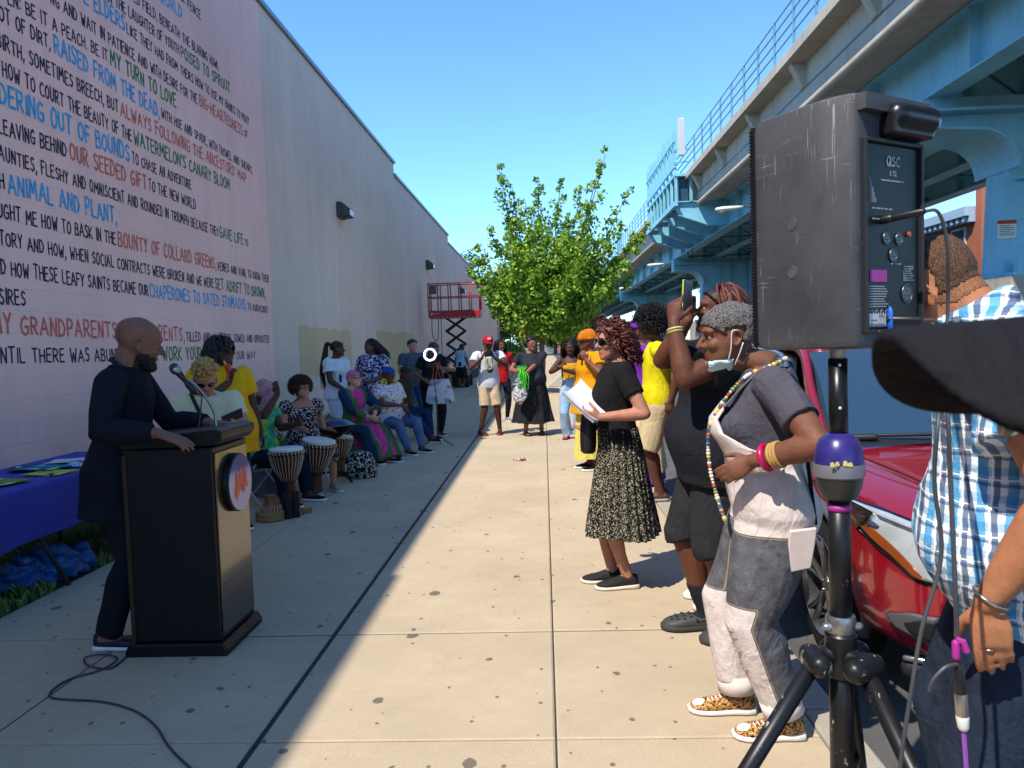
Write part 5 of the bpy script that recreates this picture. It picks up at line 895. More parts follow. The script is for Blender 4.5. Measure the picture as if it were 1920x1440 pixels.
for (J, K, A, fd_) in (M26['leg']['L'], M26['leg']['R']):
    ax = nrm(A - K); cc = K + (A - K) * .86; rr = .022 * Hh * 1.14 + .030; Rm = np.array([M26['r'], np.cross(ax, M26['r']), ax]).T; g.lathe([(rr - .008, -.035), (rr + .004, -.04), (rr + .006, .035), (rr - .006, .038)], cc, 30, 0, False, Rm)
obj('cuff', g, OW, ov, True)
g = G(); zz = np.linspace(.27, .47, 9)
for z in zz:
    for k in range(3):
        y = ymid(z); x0 = np.interp(z, [AL[2], KL[2], JL[2]], [AL[0], KL[0], JL[0]]); yy = y + .082 + .01 * math.sin(z * 90); x_ = x0 - .035 + .035 * k + random.uniform(-.01, .01); g.limb([V3(x_ - .02, yy - .012 * abs(k - 1), z), V3(x_, yy + .004, z - .006), V3(x_ + .02, yy - .012 * abs(k - 1), z + .003)], .0035, n=5)
obj('rips', g, mat('frayed thread', '#8d8384', .95), ov, True)
g = G(); yl = ymid(.66); xl = np.interp(.66, [KL[2], JL[2]], [KL[0], JL[0]])
pk = [(xl - .118, yl - .15, .71), (xl - .122, yl - .165, .80), (xl - .130, yl - .17, .86), (xl - .143, yl - .075, .85), (xl - .135, yl - .07, .80), (xl - .126, yl - .08, .695)]; g.prism(pk, V3(-.004, 0, 0), V3(.02, 0, 0)); obj('pocket', g, OW, ov, 'auto', bevel=.004)
c = M26['hl']; s = NT('grey cropped hair'); co = s.co('Object'); k = s.mix(s.ramp(s.noise(230, 3, .7, co), [(.42, 0), (.62, 1)]), srgb('#161413'), srgb('#8f8b88')); s.col(k); s.set(.75, 0, .3); s.bump(s.noise(260, 3, .7, co), 1.0, .006)
buzz(M26, s.m, .010, .0025, .44, low=.20)
shell(M26, 'mask', (c[:, 2] > -.16) & (c[:, 2] < .13) & (c[:, 1] > .02) & (c[:, 1] < .40) & (np.abs(c[:, 0]) < .40), cloth('pale blue mask', '#b5d0d6', var=.05), .010, .003, 60)
g = G(); hx = M26['hx']
for sx in (-1, 1): g.tube([hx((sx * .245, .12, .10)), hx((sx * .325, .07, .3)), hx((sx * .375, .04, .55)), hx((sx * .37, -.06, .56))], .0025, 5, 0, 4); g.tube([hx((sx * .21, .02, .02)), hx((sx * .33, -.05, .2)), hx((sx * .38, -.11, .36))], .0025, 5, 0, 4)
obj('ear_loop', g, mat('white elastic', '#d8d8d6', .8), M26['root'], True)
g = G(); q = np.random.default_rng(4); path = smooth([tp(.335, -.02, -.075), tp(.325, -.085, -.02), tp(.30, -.09, .09), tp(.24, -.075, .185), tp(.18, -.055, .235), tp(.10, -.045, .24), tp(.02, -.045, .215), tp(-.03, -.045, .19)], 11)
for i, P_ in enumerate(path[::1]): g.ell(P_, q.uniform(.006, .0105), nu=8, nv=6, mi=int(q.integers(0, 6)))
obj('bead_necklace', g, [mat('bead ' + h, h, .35) for h in ('#d5cfc0', '#3b5f7a', '#a34a2a', '#c9c2b4', '#7c8a52', '#d9b45a')], M26['root'], True)
S, E, W, d, pn = M26['arm']['L']; f_d = nrm(W - E); Rm = np.array([nrm(np.cross(f_d, pn)), nrm(pn - f_d * f_d.dot(pn)), f_d]).T
for k, rr, th_, cname, hx_ in ((.055, .041, .012, 'magenta bangle', '#a80f48'), (.083, .042, .006, 'straw bangle', '#b08c50'), (.096, .043, .006, 'straw bangle', '#b08c50'), (.109, .044, .006, 'straw bangle', '#b08c50')):
    g = G(); g.torus(W - f_d * k, rr, th_, Rm, 30, 10); obj('bangle', g, mat(cname, hx_, .3 if 'mag' in cname else .8, bump=0 if 'mag' in cname else .8, bscale=260), M26['root'], True)
shoes(M26, 'sneaker', spots('leopard canvas', '#b98a55', ['#2a1a10', '#5a3a1e'], 95, .55), sole='#d6d3cb', m2='#d9d6ce', k=1.02)
for (J, K, A, fd_) in (M26['leg']['L'], M26['leg']['R']):
    g = G(); o_ = V3(A[0], A[1], 0); g.ell(o_ + fd_ * .150 + V3(0, 0, .026), (.041, .043, .026)); obj('toe_cap', g, mat('rubber white', '#d6d3cb', .6), M26['root'], True)
# ---- man in plaid at the loudspeaker
M27 = person('man in a blue plaid shirt bending his cropped head behind the loudspeaker', (1.21, 1.95), 158, 1.86, '#a5704f', vox=.0055, hk=1.09, fat=.9, w=1.12, limbw=1.16, lean=9, neck=1.3, head=(-26, -30, 0), hunch=.3, hands={'L': dict(w=at(1852, 1128, 1.70), pole=dn(.6, -.8, .2), d=(.10, -.05, -1), pn=(.45, .75, 0), curl=.35, fc=[.22, .30, .36, .42]), 'R': dict(l=(.05, -.04, -.30), pole=dn(.8, .3, -.2))}, feet={'R': (.12, .08, 0), 'L': (-.12, 0, 0)})
top(M27, plaid('blue plaid cloth'), -.12, .318, .03, .50, .034, hem=.05, flare=.03, amp=.009, f=12, vox=.0075, extra=lambda g: (g.torus(M27['T'](.350, 0, -.004), .086, .022, np.array([M27['r'], nrm(M27['fd'] - M27['u'] * .25), nrm(M27['u'] + M27['fd'] * .25)]).T), g.limb([M27['T'](.285, -.2, -.02), M27['T'](.322, -.11, -.03), M27['T'](.338, 0, -.05), M27['T'](.322, .11, -.03), M27['T'](.285, .2, -.02)], [(.075, .06), (.07, .055), (.07, .05), (.07, .055), (.075, .06)], M27['fd'], 14))); pants(M27, cloth('indigo jeans', '#232c3c', var=.3, scale=20), .97, .03, .02, amp=.008); shoes(M27, 'dress', BLK)
s = NT('cropped brown hair'); co = s.co('Object'); k = s.mix(s.ramp(s.noise(330, 3, .7, co), [(.4, 0), (.62, 1)]), srgb('#2a1c14'), srgb('#7d5e47')); s.col(k); s.set(.8, 0, .2); s.bump(s.noise(300, 3, .7, co), 1.0, .005); buzz(M27, s.m, .0045, .0012, .42, low=.16); s = NT('hair fade'); co = s.co('Object'); k = s.mix(s.ramp(s.noise(420, 3, .7, co), [(.45, 0), (.6, 1)]), srgb('#9a6848'), srgb('#4a3020')); s.col(k); s.set(.8, 0, .2); c = M27['hl']; shell(M27, 'hair_fade', (c[:, 2] > .30 + np.clip(c[:, 1], -.15, 1) * .62) & (c[:, 2] > .13) & (c[:, 2] < .55) & (c[:, 1] < -.02) & ~((np.abs(c[:, 0]) > .315) & (c[:, 1] > -.17)), s.m, .0012, 0)
S, E, W, d, pn = M27['arm']['L']; f_d = nrm(W - E); Rm = np.array([nrm(np.cross(f_d, pn)), nrm(pn - f_d * f_d.dot(pn)), f_d]).T; g = G(); g.torus(W - f_d * .012, .037, .0035, Rm, 40, 8); obj('bracelet', g, mat('silver', '#b9b4ad', .25, 1), M27['root'], True)
g = G(); g.torus(W + d * .105 - nrm(np.cross(d, pn)) * .010, .0108, .0022, np.array([nrm(np.cross(d, pn)), nrm(pn), d]).T, 20, 6); obj('ring', g, mat('silver', '#b9b4ad', .25, 1), M27['root'], True)
# ---- person in the cap right beside the camera
M28 = person('person in a black cap and dark sunglasses at the very edge, close to the viewer', (.553, .50), 181, 1.665, '#8a5a44', vox=.0065, nose=.5, head=(-8, 0, 0), headfwd=.10, hands={}); top(M28, cloth('dark grey tee', '#26262a')); pants(M28, cloth('grey jeans', '#33343a')); shoes(M28, 'dress', BLK); buzz(M28, HAIRB, .008)
hx = M28['hx']; th = np.linspace(0, 2 * np.pi, 32, endpoint=False); g = G(); g.rings([[hx((math.cos(t) * w_, -.02 + math.sin(t) * d_, z)) for t in th] for z, w_, d_ in ((.64, .385, .46), (.72, .395, .475), (.9, .37, .44), (1.04, .25, .29), (1.1, .08, .1))]); cp = obj('cap', g, cloth('black cap cloth', '#1d1c1f'), M28['root'], True)
g = G(); rs = []
for k, dz in ((.05, 0), (.5, 0), (.9, 0), (1, .0), (1.0, .022), (.9, .03), (.5, .03), (.05, .03)): rs.append([hx((np.sign(math.cos(a)) * abs(math.cos(a)) ** .7 * .42 * (.75 + .25 * k), .33 + .57 * k * math.sin(a) ** .5, .665 + dz * 1.6 - .27 * abs(math.cos(a)) ** 1.4 - .03 * k)) for a in np.linspace(0.02, math.pi - .02, 26)])
g.rings(rs, close=False); obj('brim', g, cloth('black cap cloth', '#1d1c1f'), cp, True); glasses(M28, mat('dark lens', '#08080a', .12, var=.02), w_=.15, h_=.14, z=.46, yo=.09)
# ---------------------------------------------------------------- podium and microphone
LAC = mat('black lacquer', '#0b0b0b', .42, var=.3, scale=9, bump=.15, bscale=40, spec=.3, coat=.05)
POD = V3(-1.95, 4.07, 0); pod = thing('podium', 'tall black lacquered podium with a round emblem on its front', 'podium', POD)
g = G(); g.box((-.235, -.225, .07), (.235, .225, 1.08)); obj('body', g, LAC, pod, False, bevel=.008)
g = G(); g.prism([(-.27, -.248, 0), (.27, -.248, 0), (.27, -.248, .03), (.25, -.248, .068), (-.25, -.248, .068), (-.27, -.248, .03)], V3(0, 0, 0), V3(0, .496, 0)); obj('plinth', g, LAC, pod, False, bevel=.008)
g = G(); g.prism([(-.25, -.228, 1.08), (.255, -.228, 1.09), (.29, -.228, 1.125), (.29, -.228, 1.165), (.26, -.228, 1.175), (-.25, -.228, 1.135)], V3(0, 0, 0), V3(0, .456, 0)); obj('top_board', g, LAC, pod, False, bevel=.007)
g = G(); g.box((.235, -.21, .10), (.243, .21, 1.05)); obj('front_panel', g, mat('reflection tinted front lacquer', '#2a2013', .27, .15, var=.3, scale=6, bump=.1, bscale=30, spec=.9, coat=.6), pod, False, bevel=.004)  # black lacquer coloured brown: warm reflection of the sunlit pavement put into the colour
g = G(); g.box((-.237, -.232, .08), (-.215, -.222, 1.05)); obj('corner_strip', g, mat('brass strip', '#3a2d1f', .4, .4), pod, False)
s = NT('emblem print'); co = s.co('Object'); sep = s.n('SeparateXYZ'); s.l(co, sep.inputs[0]); s.col(s.ramp(s.math('ADD', sep.outputs[2], s.math('MULTIPLY', s.noise(6, 2, .5, co), .05)), [(.895, srgb('#b9aebf')), (.94, srgb('#9a98c0')), (.965, srgb('#2b3f8f')), (1.0, srgb('#23357c'))])); s.set(.45, 0, .4)
RX = rotm('Y', R(90)); g = G(); g.lathe([(.152, 0), (.158, .004), (.158, .028), (.152, .032)], (.243, .02, .86), 48, 0, True, RX); em = obj('emblem', g, mat('emblem edge', '#101012', .4), pod)
g = G(); g.lathe([(.152, 0), (.152, .003)], (.2755, .02, .86), 48, 0, True, RX); obj('emblem_face', g, s.m, em)
g = G(); q = np.random.default_rng(1)
for a, b in (((-.075, -.05), (-.05, .05)), ((-.05, .05), (-.035, -.05)), ((-.035, -.05), (-.005, .06)), ((-.005, .06), (.005, -.04)), ((.005, -.04), (.045, .065)), ((.045, .065), (.07, -.03)), ((-.06, -.07), (-.045, .03)), ((.03, -.05), (.06, .055))):
    a, b = np.array(a) * 1.1, np.array(b) * 1.1; d = nrm(b - a); nn = np.array([-d[1], d[0]]) * q.uniform(.010, .015); i = len(g.v); pl = [a - nn, b - nn, b + d * .01, b + nn, a + nn, a - d * .01]; g.add([(.2795 + i * .0003, .02 + c[0], .86 + c[1]) for c in pl], [tuple(range(6))])
obj('emblem_stroke', g, mat('coral brush', '#d9674a', .6), em, False)
base = at(402, 800, 4.12); head = at(333, 694, 4.02); mic = thing('microphone_stand', 'silver gooseneck and black microphone rising from the podium top', 'microphone', (base[0], base[1], 1.12)); b0 = V3(base[0], base[1], 1.12)
pA = at(408, 806, 4.12) - b0; g = G(); neck = [V3(0, 0, .0), at(402, 775, 4.12) - b0, at(388, 748, 4.10) - b0, at(366, 722, 4.07) - b0, at(352, 712, 4.05) - b0]; neck[0] = V3(neck[1][0] + .01, 0, .0); g.tube(neck, .0075, 10, 0, 8); obj('gooseneck', g, mat('chrome neck', '#8d949c', .28, .9), mic, True); g = G(); g.lathe([(.03, 0), (.03, .012), (.012, .02)], neck[0], 20); obj('flange', g, mat('dark metal', '#222226', .4, .6), mic)
g = G(); m0, m1 = at(357, 726, 4.04) - b0, at(327, 690, 4.0) - b0; d = nrm(m1 - m0); g.limb([m0 - d * .04, m0 + d * .05, m1 - d * .035], [.0105, .0125, .019], n=16); bd = obj('microphone_body', g, mat('mic black', '#1a1a20', .45, var=.1), mic, True); g = G(); g.ell(m1 + d * .0, (.0265,) * 3, nu=20, nv=14); obj('grille', g, mat('mic grille', '#4f545c', .4, .8, bump=1, bscale=600), bd, True); g = G(); g.limb([m1 - d * .012, m1 - d * .005], .0285, n=20); obj('ring', g, mat('mic ring', '#9aa0a8', .3, .9), bd, True)
g = G(); k0 = m0 - d * .03; g.limb([k0, k0 + d * .05], .017, n=12); obj('clip', g, mat('mic black', '#1a1a20'), mic, True)
g = G(); g.tube([m0 - d * .05, at(378, 742, 4.02) - b0, at(375, 780, 4.02) - b0, at(372, 806, 4.0) - b0, V3(-.06, -.1, .005)], .0035, 6, 0, 6); obj('lead', g, mat('violet cable', '#3a3044', .5), mic, True)
c0 = gnd(235, 1228); pts = [gnd(*a) for a in ((246, 1222), (232, 1238), (205, 1256), (165, 1252), (160, 1238), (195, 1232), (220, 1240), (190, 1258), (130, 1276), (95, 1300), (105, 1312), (190, 1318), (250, 1334), (290, 1362), (315, 1400), (345, 1432), (385, 1465), (430, 1500))]; pts = [V3(p_[0], p_[1], .006 + (.008 if 3 <= i <= 6 else 0)) for i, p_ in enumerate(pts)]
g = G(); g.tube(pts, .0048, 8, 0, 8); rel(g, pts[0]); o = obj('microphone_cable', g, mat('violet cable', '#3a3044', .5), None, True); o.location = pts[0]; tag(o, 'thin dark violet cable looping across the shaded pavement from the podium foot', 'cable')
# ---------------------------------------------------------------- cloth covered table
T0 = V3(-3.75, 5.3, 0); tb = thing('folding_table', 'folding table under a royal blue cloth by the mural', 'table', T0); x0, x1, y0, y1, zt = -.38, .38, -1.2, 1.25, .735
g = G(); g.box((x0, y0, zt - .035), (x1, y1, zt)); obj('tabletop', g, mat('table plastic', '#a7a59d', .6), tb, False, bevel=.005)
for a, b in (((.30, -.52, .70), (.42, -.20, 0)), ((-.30, -.52, .70), (-.42, -.2, 0)), ((.30, .75, .70), (.34, .9, 0)), ((-.30, .75, .70), (-.34, .9, 0))): g = G(); g.limb([V3(*a), V3(*b)], .016, n=10, round=False); obj('leg', g, mat('table leg', '#3a3a3e', .5, .4), tb, True)
n_ = 90; ou = []
for i in range(n_):
    t = i / n_ * 4; k = int(t); f = t - k; ou.append([(x1, y0 + (y1 - y0) * f), (x1 - (x1 - x0) * f, y1), (x0, y1 - (y1 - y0) * f), (x0 + (x1 - x0) * f, y0)][k])
ou = np.array(ou); rs = []
for z, k in ((zt + .006, 0), (zt + .004, .012), (zt - .02, .022), (.62, .03), (.52, .04), (.42, .05), (.37, .052)):
    dv = ou / np.array([.38, 1.1]); dd = np.stack([nrm(np.where(np.abs(v) > .97, v, 0) + 1e-6) for v in dv]); th = np.arange(n_) * .9; am = .016 * max(0, (zt - z)) / .37
    q2 = ou + dd * (k + am * np.sin(th) + am * .7 * np.sin(th * .37 + 1))[:, None]; rs.append(np.c_[q2, np.full(n_, z) + (.03 * np.sin(np.arange(n_) * .21) if z < .5 else 0)])
rs = np.array(rs); g = G(); g.rings(rs, cap=False); g.add(rs[0], [tuple(range(n_))])
o = obj('tablecloth', rel(g, (0, 0, 0)), mat('royal blue cloth', '#23308f', .7, var=.12, scale=5, bump=.3, bscale=200, bdist=.002), None, True); o.location = T0; tag(o, 'royal blue cloth with red lettering hanging over the folding table', 'tablecloth')
g = G(); letters(g, '~ ~~', V3(.452, .52, .44), (0, 1, 0), (0, 0, 1), (1, 0, 0), .13, .46, .24, .05); obj('cloth_lettering', g, mat('red cloth print', '#b32436', .8), o, False)
q = np.random.default_rng(11); kinds = [('flyer', 'yellow and green printed flyer lying flat on the blue tablecloth', '#b9b83a'), ('flyer', 'pale blue folded leaflet lying among flyers on the blue cloth', '#8fb4c9'), ('flyer', 'white printed sheet at the mural side of the blue cloth', '#c9c9c4'), ('flyer', 'olive green booklet at the near end of the blue cloth', '#7d8a3a'), ('flyer', 'pink edged leaflet beside the podium man on the blue cloth', '#b86a7a'), ('flyer', 'dark blue printed card beside the white sheet on the cloth', '#2b3f6a'), ('flyer', 'teal leaflet overlapping the yellow flyer on the cloth', '#2f7f86')]
for i, (n, l, c) in enumerate(kinds):
    yy = (.05, .42, .62, -.35, .82, .25, .22)[i]; xx = (.18, .2, -.05, .1, .22, -.1, .02)[i]; a = q.uniform(-.5, .5); Rm = rotm('Z', a); g = G()
    for k in range(3): g.box((-.14 + k * .012, -.11 - k * .01, k * .004), (.14 + k * .012, .11 - k * .01, k * .004 + .003), rot=rotm('Z', k * .12))
    o = obj(n, g, spots('print ' + c, c, ['#e0dccb', '#31465a'], 9, .60), None, False); o.location = T0 + V3(xx, yy, zt + .0075 + i * .0021); o.rotation_euler[2] = a; tag(o, l, 'flyer', 'flyers on the blue tablecloth')
c0 = gnd(95, 1050); g = G(); g.ell((0, 0, .09), (.24, .30, .14), nu=24, nv=16); g.ell((.05, .22, .07), (.14, .16, .10)); g.ell((-.05, -.25, .06), (.15, .14, .08)); V, F, N = fuse(g, .016, 2); d = .035 * folds(V, 14, 3) + .02 * wob(V, 30, 5); V = V + N * d[:, None]; V[:, 2] = np.maximum(V[:, 2], .0)
o = put('plastic_bag', V, F, mat('blue plastic', '#1d4f8f', .35, var=.25, scale=10, bump=.4, bscale=60), None, True); o.location = (-3.62, 5.3, -.01); tag(o, 'crumpled blue plastic bag lying on the grass beneath the table', 'plastic bag')
# ---------------------------------------------------------------- drums and small percussion
SKN = mat('drum skin', '#c9c2b2', .6, var=.12, scale=10); WOOD = mat('dark drum wood', '#4a2415', .4, var=.35, scale=20, bump=.2, bscale=40); ROPE = mat('drum rope', '#c9bfa6', .8); IRON = mat('drum iron', '#1a1a1c', .5, .5); TAN = mat('tan drum wood', '#6e3f20', .45, var=.35, scale=20)
def djembe(label, c, h, r, wood, tilt=(0, 0), skinm=SKN):
    t = thing('djembe', label, 'drum', c, 0, 'hand drums in the seated row'); t.rotation_euler = (R(tilt[0]), R(tilt[1]), .4); g = G(); g.lathe([(r * .60, 0), (r * .62, .01), (r * .50, h * .15), (r * .42, h * .38), (r * .55, h * .5), (r * .88, h * .72), (r * .98, h * .88), (r * .98, h * .965)], n=36); obj('shell', g, wood, t)
    g = G(); g.lathe([(r * 1.0, h * .945), (r * 1.03, h * .96), (r * 1.02, h * .99), (r * .97, h), (r * .2, h + .002)], n=36); obj('drumhead', g, skinm, t); g = G()
    for z, k in ((.94, 1.05), (.90, 1.05), (.45, .52)): g.torus((0, 0, h * z), r * k, .006, None, 36, 6)
    obj('ring', g, IRON, t); g = G()
    for i in range(28):
        a = i / 28 * 6.2832; b = (i + .5) / 28 * 6.2832; P_ = lambda k, z, an: V3(math.cos(an) * r * k, math.sin(an) * r * k, h * z); g.tube([P_(1.05, .94, a), P_(1.0, .82, (a + b) / 2), P_(.80, .63, (a + b) / 2), P_(.535, .45, b)], .0032, 5); g.ell(P_(1.055, .925, a), (.009, .009, .014), nu=8, nv=6)
    obj('rope', g, ROPE, t, True); return t
djembe('white-headed djembe between the knees of the drummer under the towel', at(541, 936, 7.55) * [1, 1, 0], .60, .165, WOOD, skinm=mat('white drum skin', '#d9dcd8', .5))
djembe('tilted cream-headed djembe in front of the auburn haired woman', (at(580, 915, 8.05) + V3(.02, .05, 0)) * [1, 1, 0], .62, .172, WOOD, (6, 8)); djembe('small tan djembe standing behind the handpan stand', at(636, 892, 9.35) * [1, 1, 0], .50, .15, TAN, (0, 4))
hp = at(625, 802, 9.05); t = thing('handpan', 'dark blue steel handpan resting on a black stand', 'handpan', hp); t.rotation_euler = (R(-6), R(-7), 0); g = G(); prof = [(.262, 0), (.262, .004), (.25, .012), (.2, .052), (.14, .085), (.08, .10), (.055, .112), (.03, .122), (.004, .125)]; g.lathe(prof, n=48); obj('top_shell', g, mat('blued steel', '#26344f', .3, .85, var=.25, scale=6), t); g = G(); g.lathe([(.004, -.11), (.08, -.105), (.16, -.08), (.22, -.04), (.258, -.002)], n=48); obj('bottom_shell', g, mat('dark steel', '#14171e', .35, .8), t); g = G(); g.torus((0, 0, .001), .264, .005, None, 48, 6); obj('rim', g, mat('rim gold', '#8f8468', .35, .8), t)
ft = gnd(635, 903); ft = V3(hp[0], hp[1], 0); t = thing('handpan_stand', 'black floor stand with curved feet under the handpan', 'stand', ft); g = G(); g.limb([V3(0, 0, .06), V3(0, 0, hp[2] - .12)], .013); g.ell((0, 0, .35), (.02, .02, .03)); obj('post', g, IRON, t, True)
for a in (200, 320, 80): d = V3(math.cos(R(a)), math.sin(R(a)), 0); g = G(); g.tube([V3(0, 0, .10), d * .10 + V3(0, 0, .10), d * .22 + V3(0, 0, .07), d * .33 + V3(0, 0, .012)], .014, 8, 0, 5); obj('foot', g, IRON, t, True); g = G(); g.tube([V3(0, 0, hp[2] - .13), d * .1 + V3(0, 0, hp[2] - .1), d * .17 + V3(0, 0, hp[2] - .075)], .009, 6, 0, 4); obj('cradle_arm', g, IRON, t, True)
def prop(name, label, cat, loc, pieces, group=None):
    t = thing(name, label, cat, loc, 0, group)
    for n, g, m in pieces: obj(n, g, m, t)
    return t
c0 = gnd(508, 974); g1 = G(); g1.lathe([(.02, 0), (.07, .005), (.108, .05), (.112, .085), (.085, .13), (.052, .16), (.045, .19), (.05, .225), (.04, .235), (.02, .235)], n=30); g2 = G(); q = np.random.default_rng(3)
for z in np.linspace(.03, .13, 7):
    r_ = np.interp(z, [0, .05, .085, .13], [.08, .112, .117, .092])
    for i in range(22): a = (i + (z * 71) % 1) / 22 * 6.283; g2.ell((math.cos(a) * r_, math.sin(a) * r_, z), .0068, nu=6, nv=5)
prop('shekere', 'brown gourd rattle netted with pale beads, standing in a woven ring by the podium', 'gourd rattle', c0, [('gourd', g1, mat('gourd', '#8a4f26', .35, var=.3, scale=14)), ('bead_net', g2, mat('pale bead', '#c9b593', .5))])
g1 = G(); 
for i in range(5): g1.torus((0, 0, .012 + i * .016), .128 + .004 * math.sin(i * 3), .010, None, 30, 6)
o = obj('woven_basket', g1, mat('wicker', '#9a7a4c', .8, var=.3, scale=40, bump=.8, bscale=120), None, True); o.location = c0; tag(o, 'shallow woven straw basket holding the gourd rattle', 'basket')
for i, (px, lab) in enumerate(((540, 'tall matte black cylinder beside the gourd rattle'), (554, 'tall matte black cylinder, second from the gourd rattle'))):
    c1 = gnd(px, 972 - i * 3); g = G(); g.lathe([(.002, 0), (.042, .0), (.045, .006), (.045, .232), (.042, .238), (.036, .238), (.034, .225), (.002, .225)], n=24); o = obj('black_cylinder', g, mat('matte black', '#0e0e10', .7), None); o.location = c1; tag(o, lab, 'cylinder', 'black cylinders on the pavement')
g = G(); g.box((-.05, -.03, 0), (.05, .03, .05)); g.box((-.035, -.032, .015), (.035, .032, .022)); o = obj('wood_block', g, mat('tan wood', '#8a6a45', .6, var=.25, scale=30), None, False, bevel=.006); o.location = gnd(575, 962); o.rotation_euler[2] = .5; tag(o, 'small tan wood block on the pavement by the black cylinders', 'wood block')
c1 = gnd(512, 935); g = G(); g.lathe([(.12, 0), (.13, .01), (.145, .25), (.15, .26), (.145, .265), (.135, .255), (.115, .02)], n=30); o = obj('plastic_tub', g, mat('clear grey plastic', '#5d6a78', .2, var=.1), None); o.location = (c1[0] - .15, c1[1] + .2, 0); tag(o, 'grey plastic tub half hidden under the drummer chair', 'tub')
def chair(label, P_, face):
    P_ = np.array(P_)
    t = thing('folding_stool', label, 'stool', P_, R(face - 90), 'folding stools of the seated row'); mt = mat('white chair tube', '#b9b9b6', .4, .3); g = G(); g.box((-.21, -.2, .43), (.21, .2, .455)); obj('seat', g, mat('chair seat', '#33343a', .6), t, False, bevel=.012);
    for sx in (-1, 1):
        g = G(); g.limb([V3(sx * .225, -.2, .45), V3(sx * .225, .21, 0)], .011, n=8); obj('leg', g, mt, t, True); g = G(); g.limb([V3(sx * .205, .15, .44), V3(sx * .205, -.24, 0)], .011, n=8); obj('leg', g, mt, t, True)
for P_, lab in ((M4, 'folding stool with pale legs under the drummer with the towel'), (M5, 'folding stool under the auburn haired woman'), (M8, 'folding stool hidden by the long print dress'), (M9, 'folding stool under the woman in the blue cap'), (M13, 'folding stool under the slouched person in jeans')):
    m_ = P_['root'].matrix_basis.to_3x3() if False else None; fc = math.degrees(P_['root'].rotation_euler[2]) + 90; fx, fy = P_['root'].location[0], P_['root'].location[1]; hy = P_['P'][1]; chair(lab, (fx + math.cos(R(fc)) * hy, fy + math.sin(R(fc)) * hy, 0), fc)
g = G(); q = np.random.default_rng(6); g.rings([[(math.cos(a) * r_ * (1 + .1 * math.sin(3 * a + z * 9)), math.sin(a) * r_ * .7, z) for a in np.linspace(0, 6.283, 24, endpoint=False)] for z, r_ in ((0, .16), (.02, .19), (.15, .18), (.28, .14), (.32, .1))]); o = obj('tote_bag', g, spots('black white tote', '#101014', ['#b5b2aa'], 45, .52), None, True); o.location = gnd(672, 905) + V3(-.05, .35, 0); tag(o, 'black and white patterned bag on the ground beside the long print dress', 'bag')
# ---------------------------------------------------------------- held things
def held(name, label, cat, g, m, P_=None, parts=()):
    V = np.vstack(g.v); c_ = V.mean(0); c_[2] = V[:, 2].min(); rel(g, c_)
    if not parts: o = obj(name, g, m, None, 'auto'); o.location = c_; return tag(o, label, cat)
    t = thing(name, label, cat, c_); obj(parts[0][0], g, m, t)
    for n, g2, m2 in parts[1:]: obj(n, rel(g2, c_), m2, t)
    return t
W = at(430, 706, 6.38); g = G(); g.limb([W + V3(0, -.04, -.03), W + V3(.01, -.05, .05)], .010); g.ell(W + V3(.015, -.055, .075), (.028, .028, .036)); g2 = G(); g2.limb([W + V3(-.005, -.05, .10), W + V3(-.02, -.045, .135)], [.016, .006]); held('shaker', 'small red and orange shaker held to the mouth by the person in yellow', 'shaker', g, mat('red shaker', '#c2331c', .4), parts=(('body',), ('tip', g2, mat('orange tip', '#d98a1c', .4)))); 
def phone(name, label, c_, d, n_, wd=.074, ht=.155, body='#101013', edge=None):
    d, n_ = nrm(d), nrm(n_); l_ = np.cross(d, n_); g = G()
    def slab(w_, h_, t0, t1): return [[c_ + l_ * x * w_ / 2 + d * z * h_ / 2 + n_ * t for x, z in ((-1, -.94), (-.88, -1), (.88, -1), (1, -.94), (1, .94), (.88, 1), (-.88, 1), (-1, .94))] for t in (t0, t1)]
    g.rings(slab(wd, ht, -.004, .004)); g2 = G(); g2.rings(slab(wd * .93, ht * .95, .0042, .0052)); ps = [('case',), ('screen', g2, mat('phone glass', '#0b0d12', .08, var=.02))]
    if edge: g3 = G(); g3.rings(slab(wd * 1.05, ht * 1.02, -.0035, .0035)); ps.append(('edge', g3, edge))
    held(name, label, 'phone', g, mat('phone ' + body, body, .35), parts=tuple(ps))
phone('phone', 'black phone with a lime edge raised overhead by the person with locs', at(1288, 556, 3.84), (.08, .1, 1), (-.8, .75, 0), edge=mat('lime case', '#b9c23a', .4)); phone('phone', 'pale cased phone held by the woman in cream behind the podium', at(436, 782, 4.95), (.9, 0, .35), (0, -1, .5), body='#a59d92')
cpos = (M16['arm']['R'][2] + M16['arm']['L'][2]) / 2; Lw = lambda P_, q_: np.array(P_['root'].location) + rotm('Z', P_['root'].rotation_euler[2]) @ np.asarray(q_)
cc = Lw(M16, cpos + V3(0, .03, .065)); fd = rotm('Z', M16['root'].rotation_euler[2]) @ V3(0, 1, 0); sd_ = np.cross(fd, V3(0, 0, 1)); Rm = np.array([sd_, fd, V3(0, 0, 1)]).T
g = G(); g.box(V3(-.068, -.035, -.045), V3(.068, .03, .045)); g.box(V3(-.03, -.03, .045), V3(.03, .02, .075)); g.v = [v @ Rm.T + cc for v in g.v]; g2 = G(); g2.lathe([(.036, 0), (.038, .02), (.038, .075), (.041, .085), (.033, .088), (.03, .07), (.002, .068)], n=26); g2.v = [v @ rotm('X', R(-90)).T @ Rm.T + cc + fd * .03 for v in g2.v]; CB = mat('camera black', '#121214', .5)
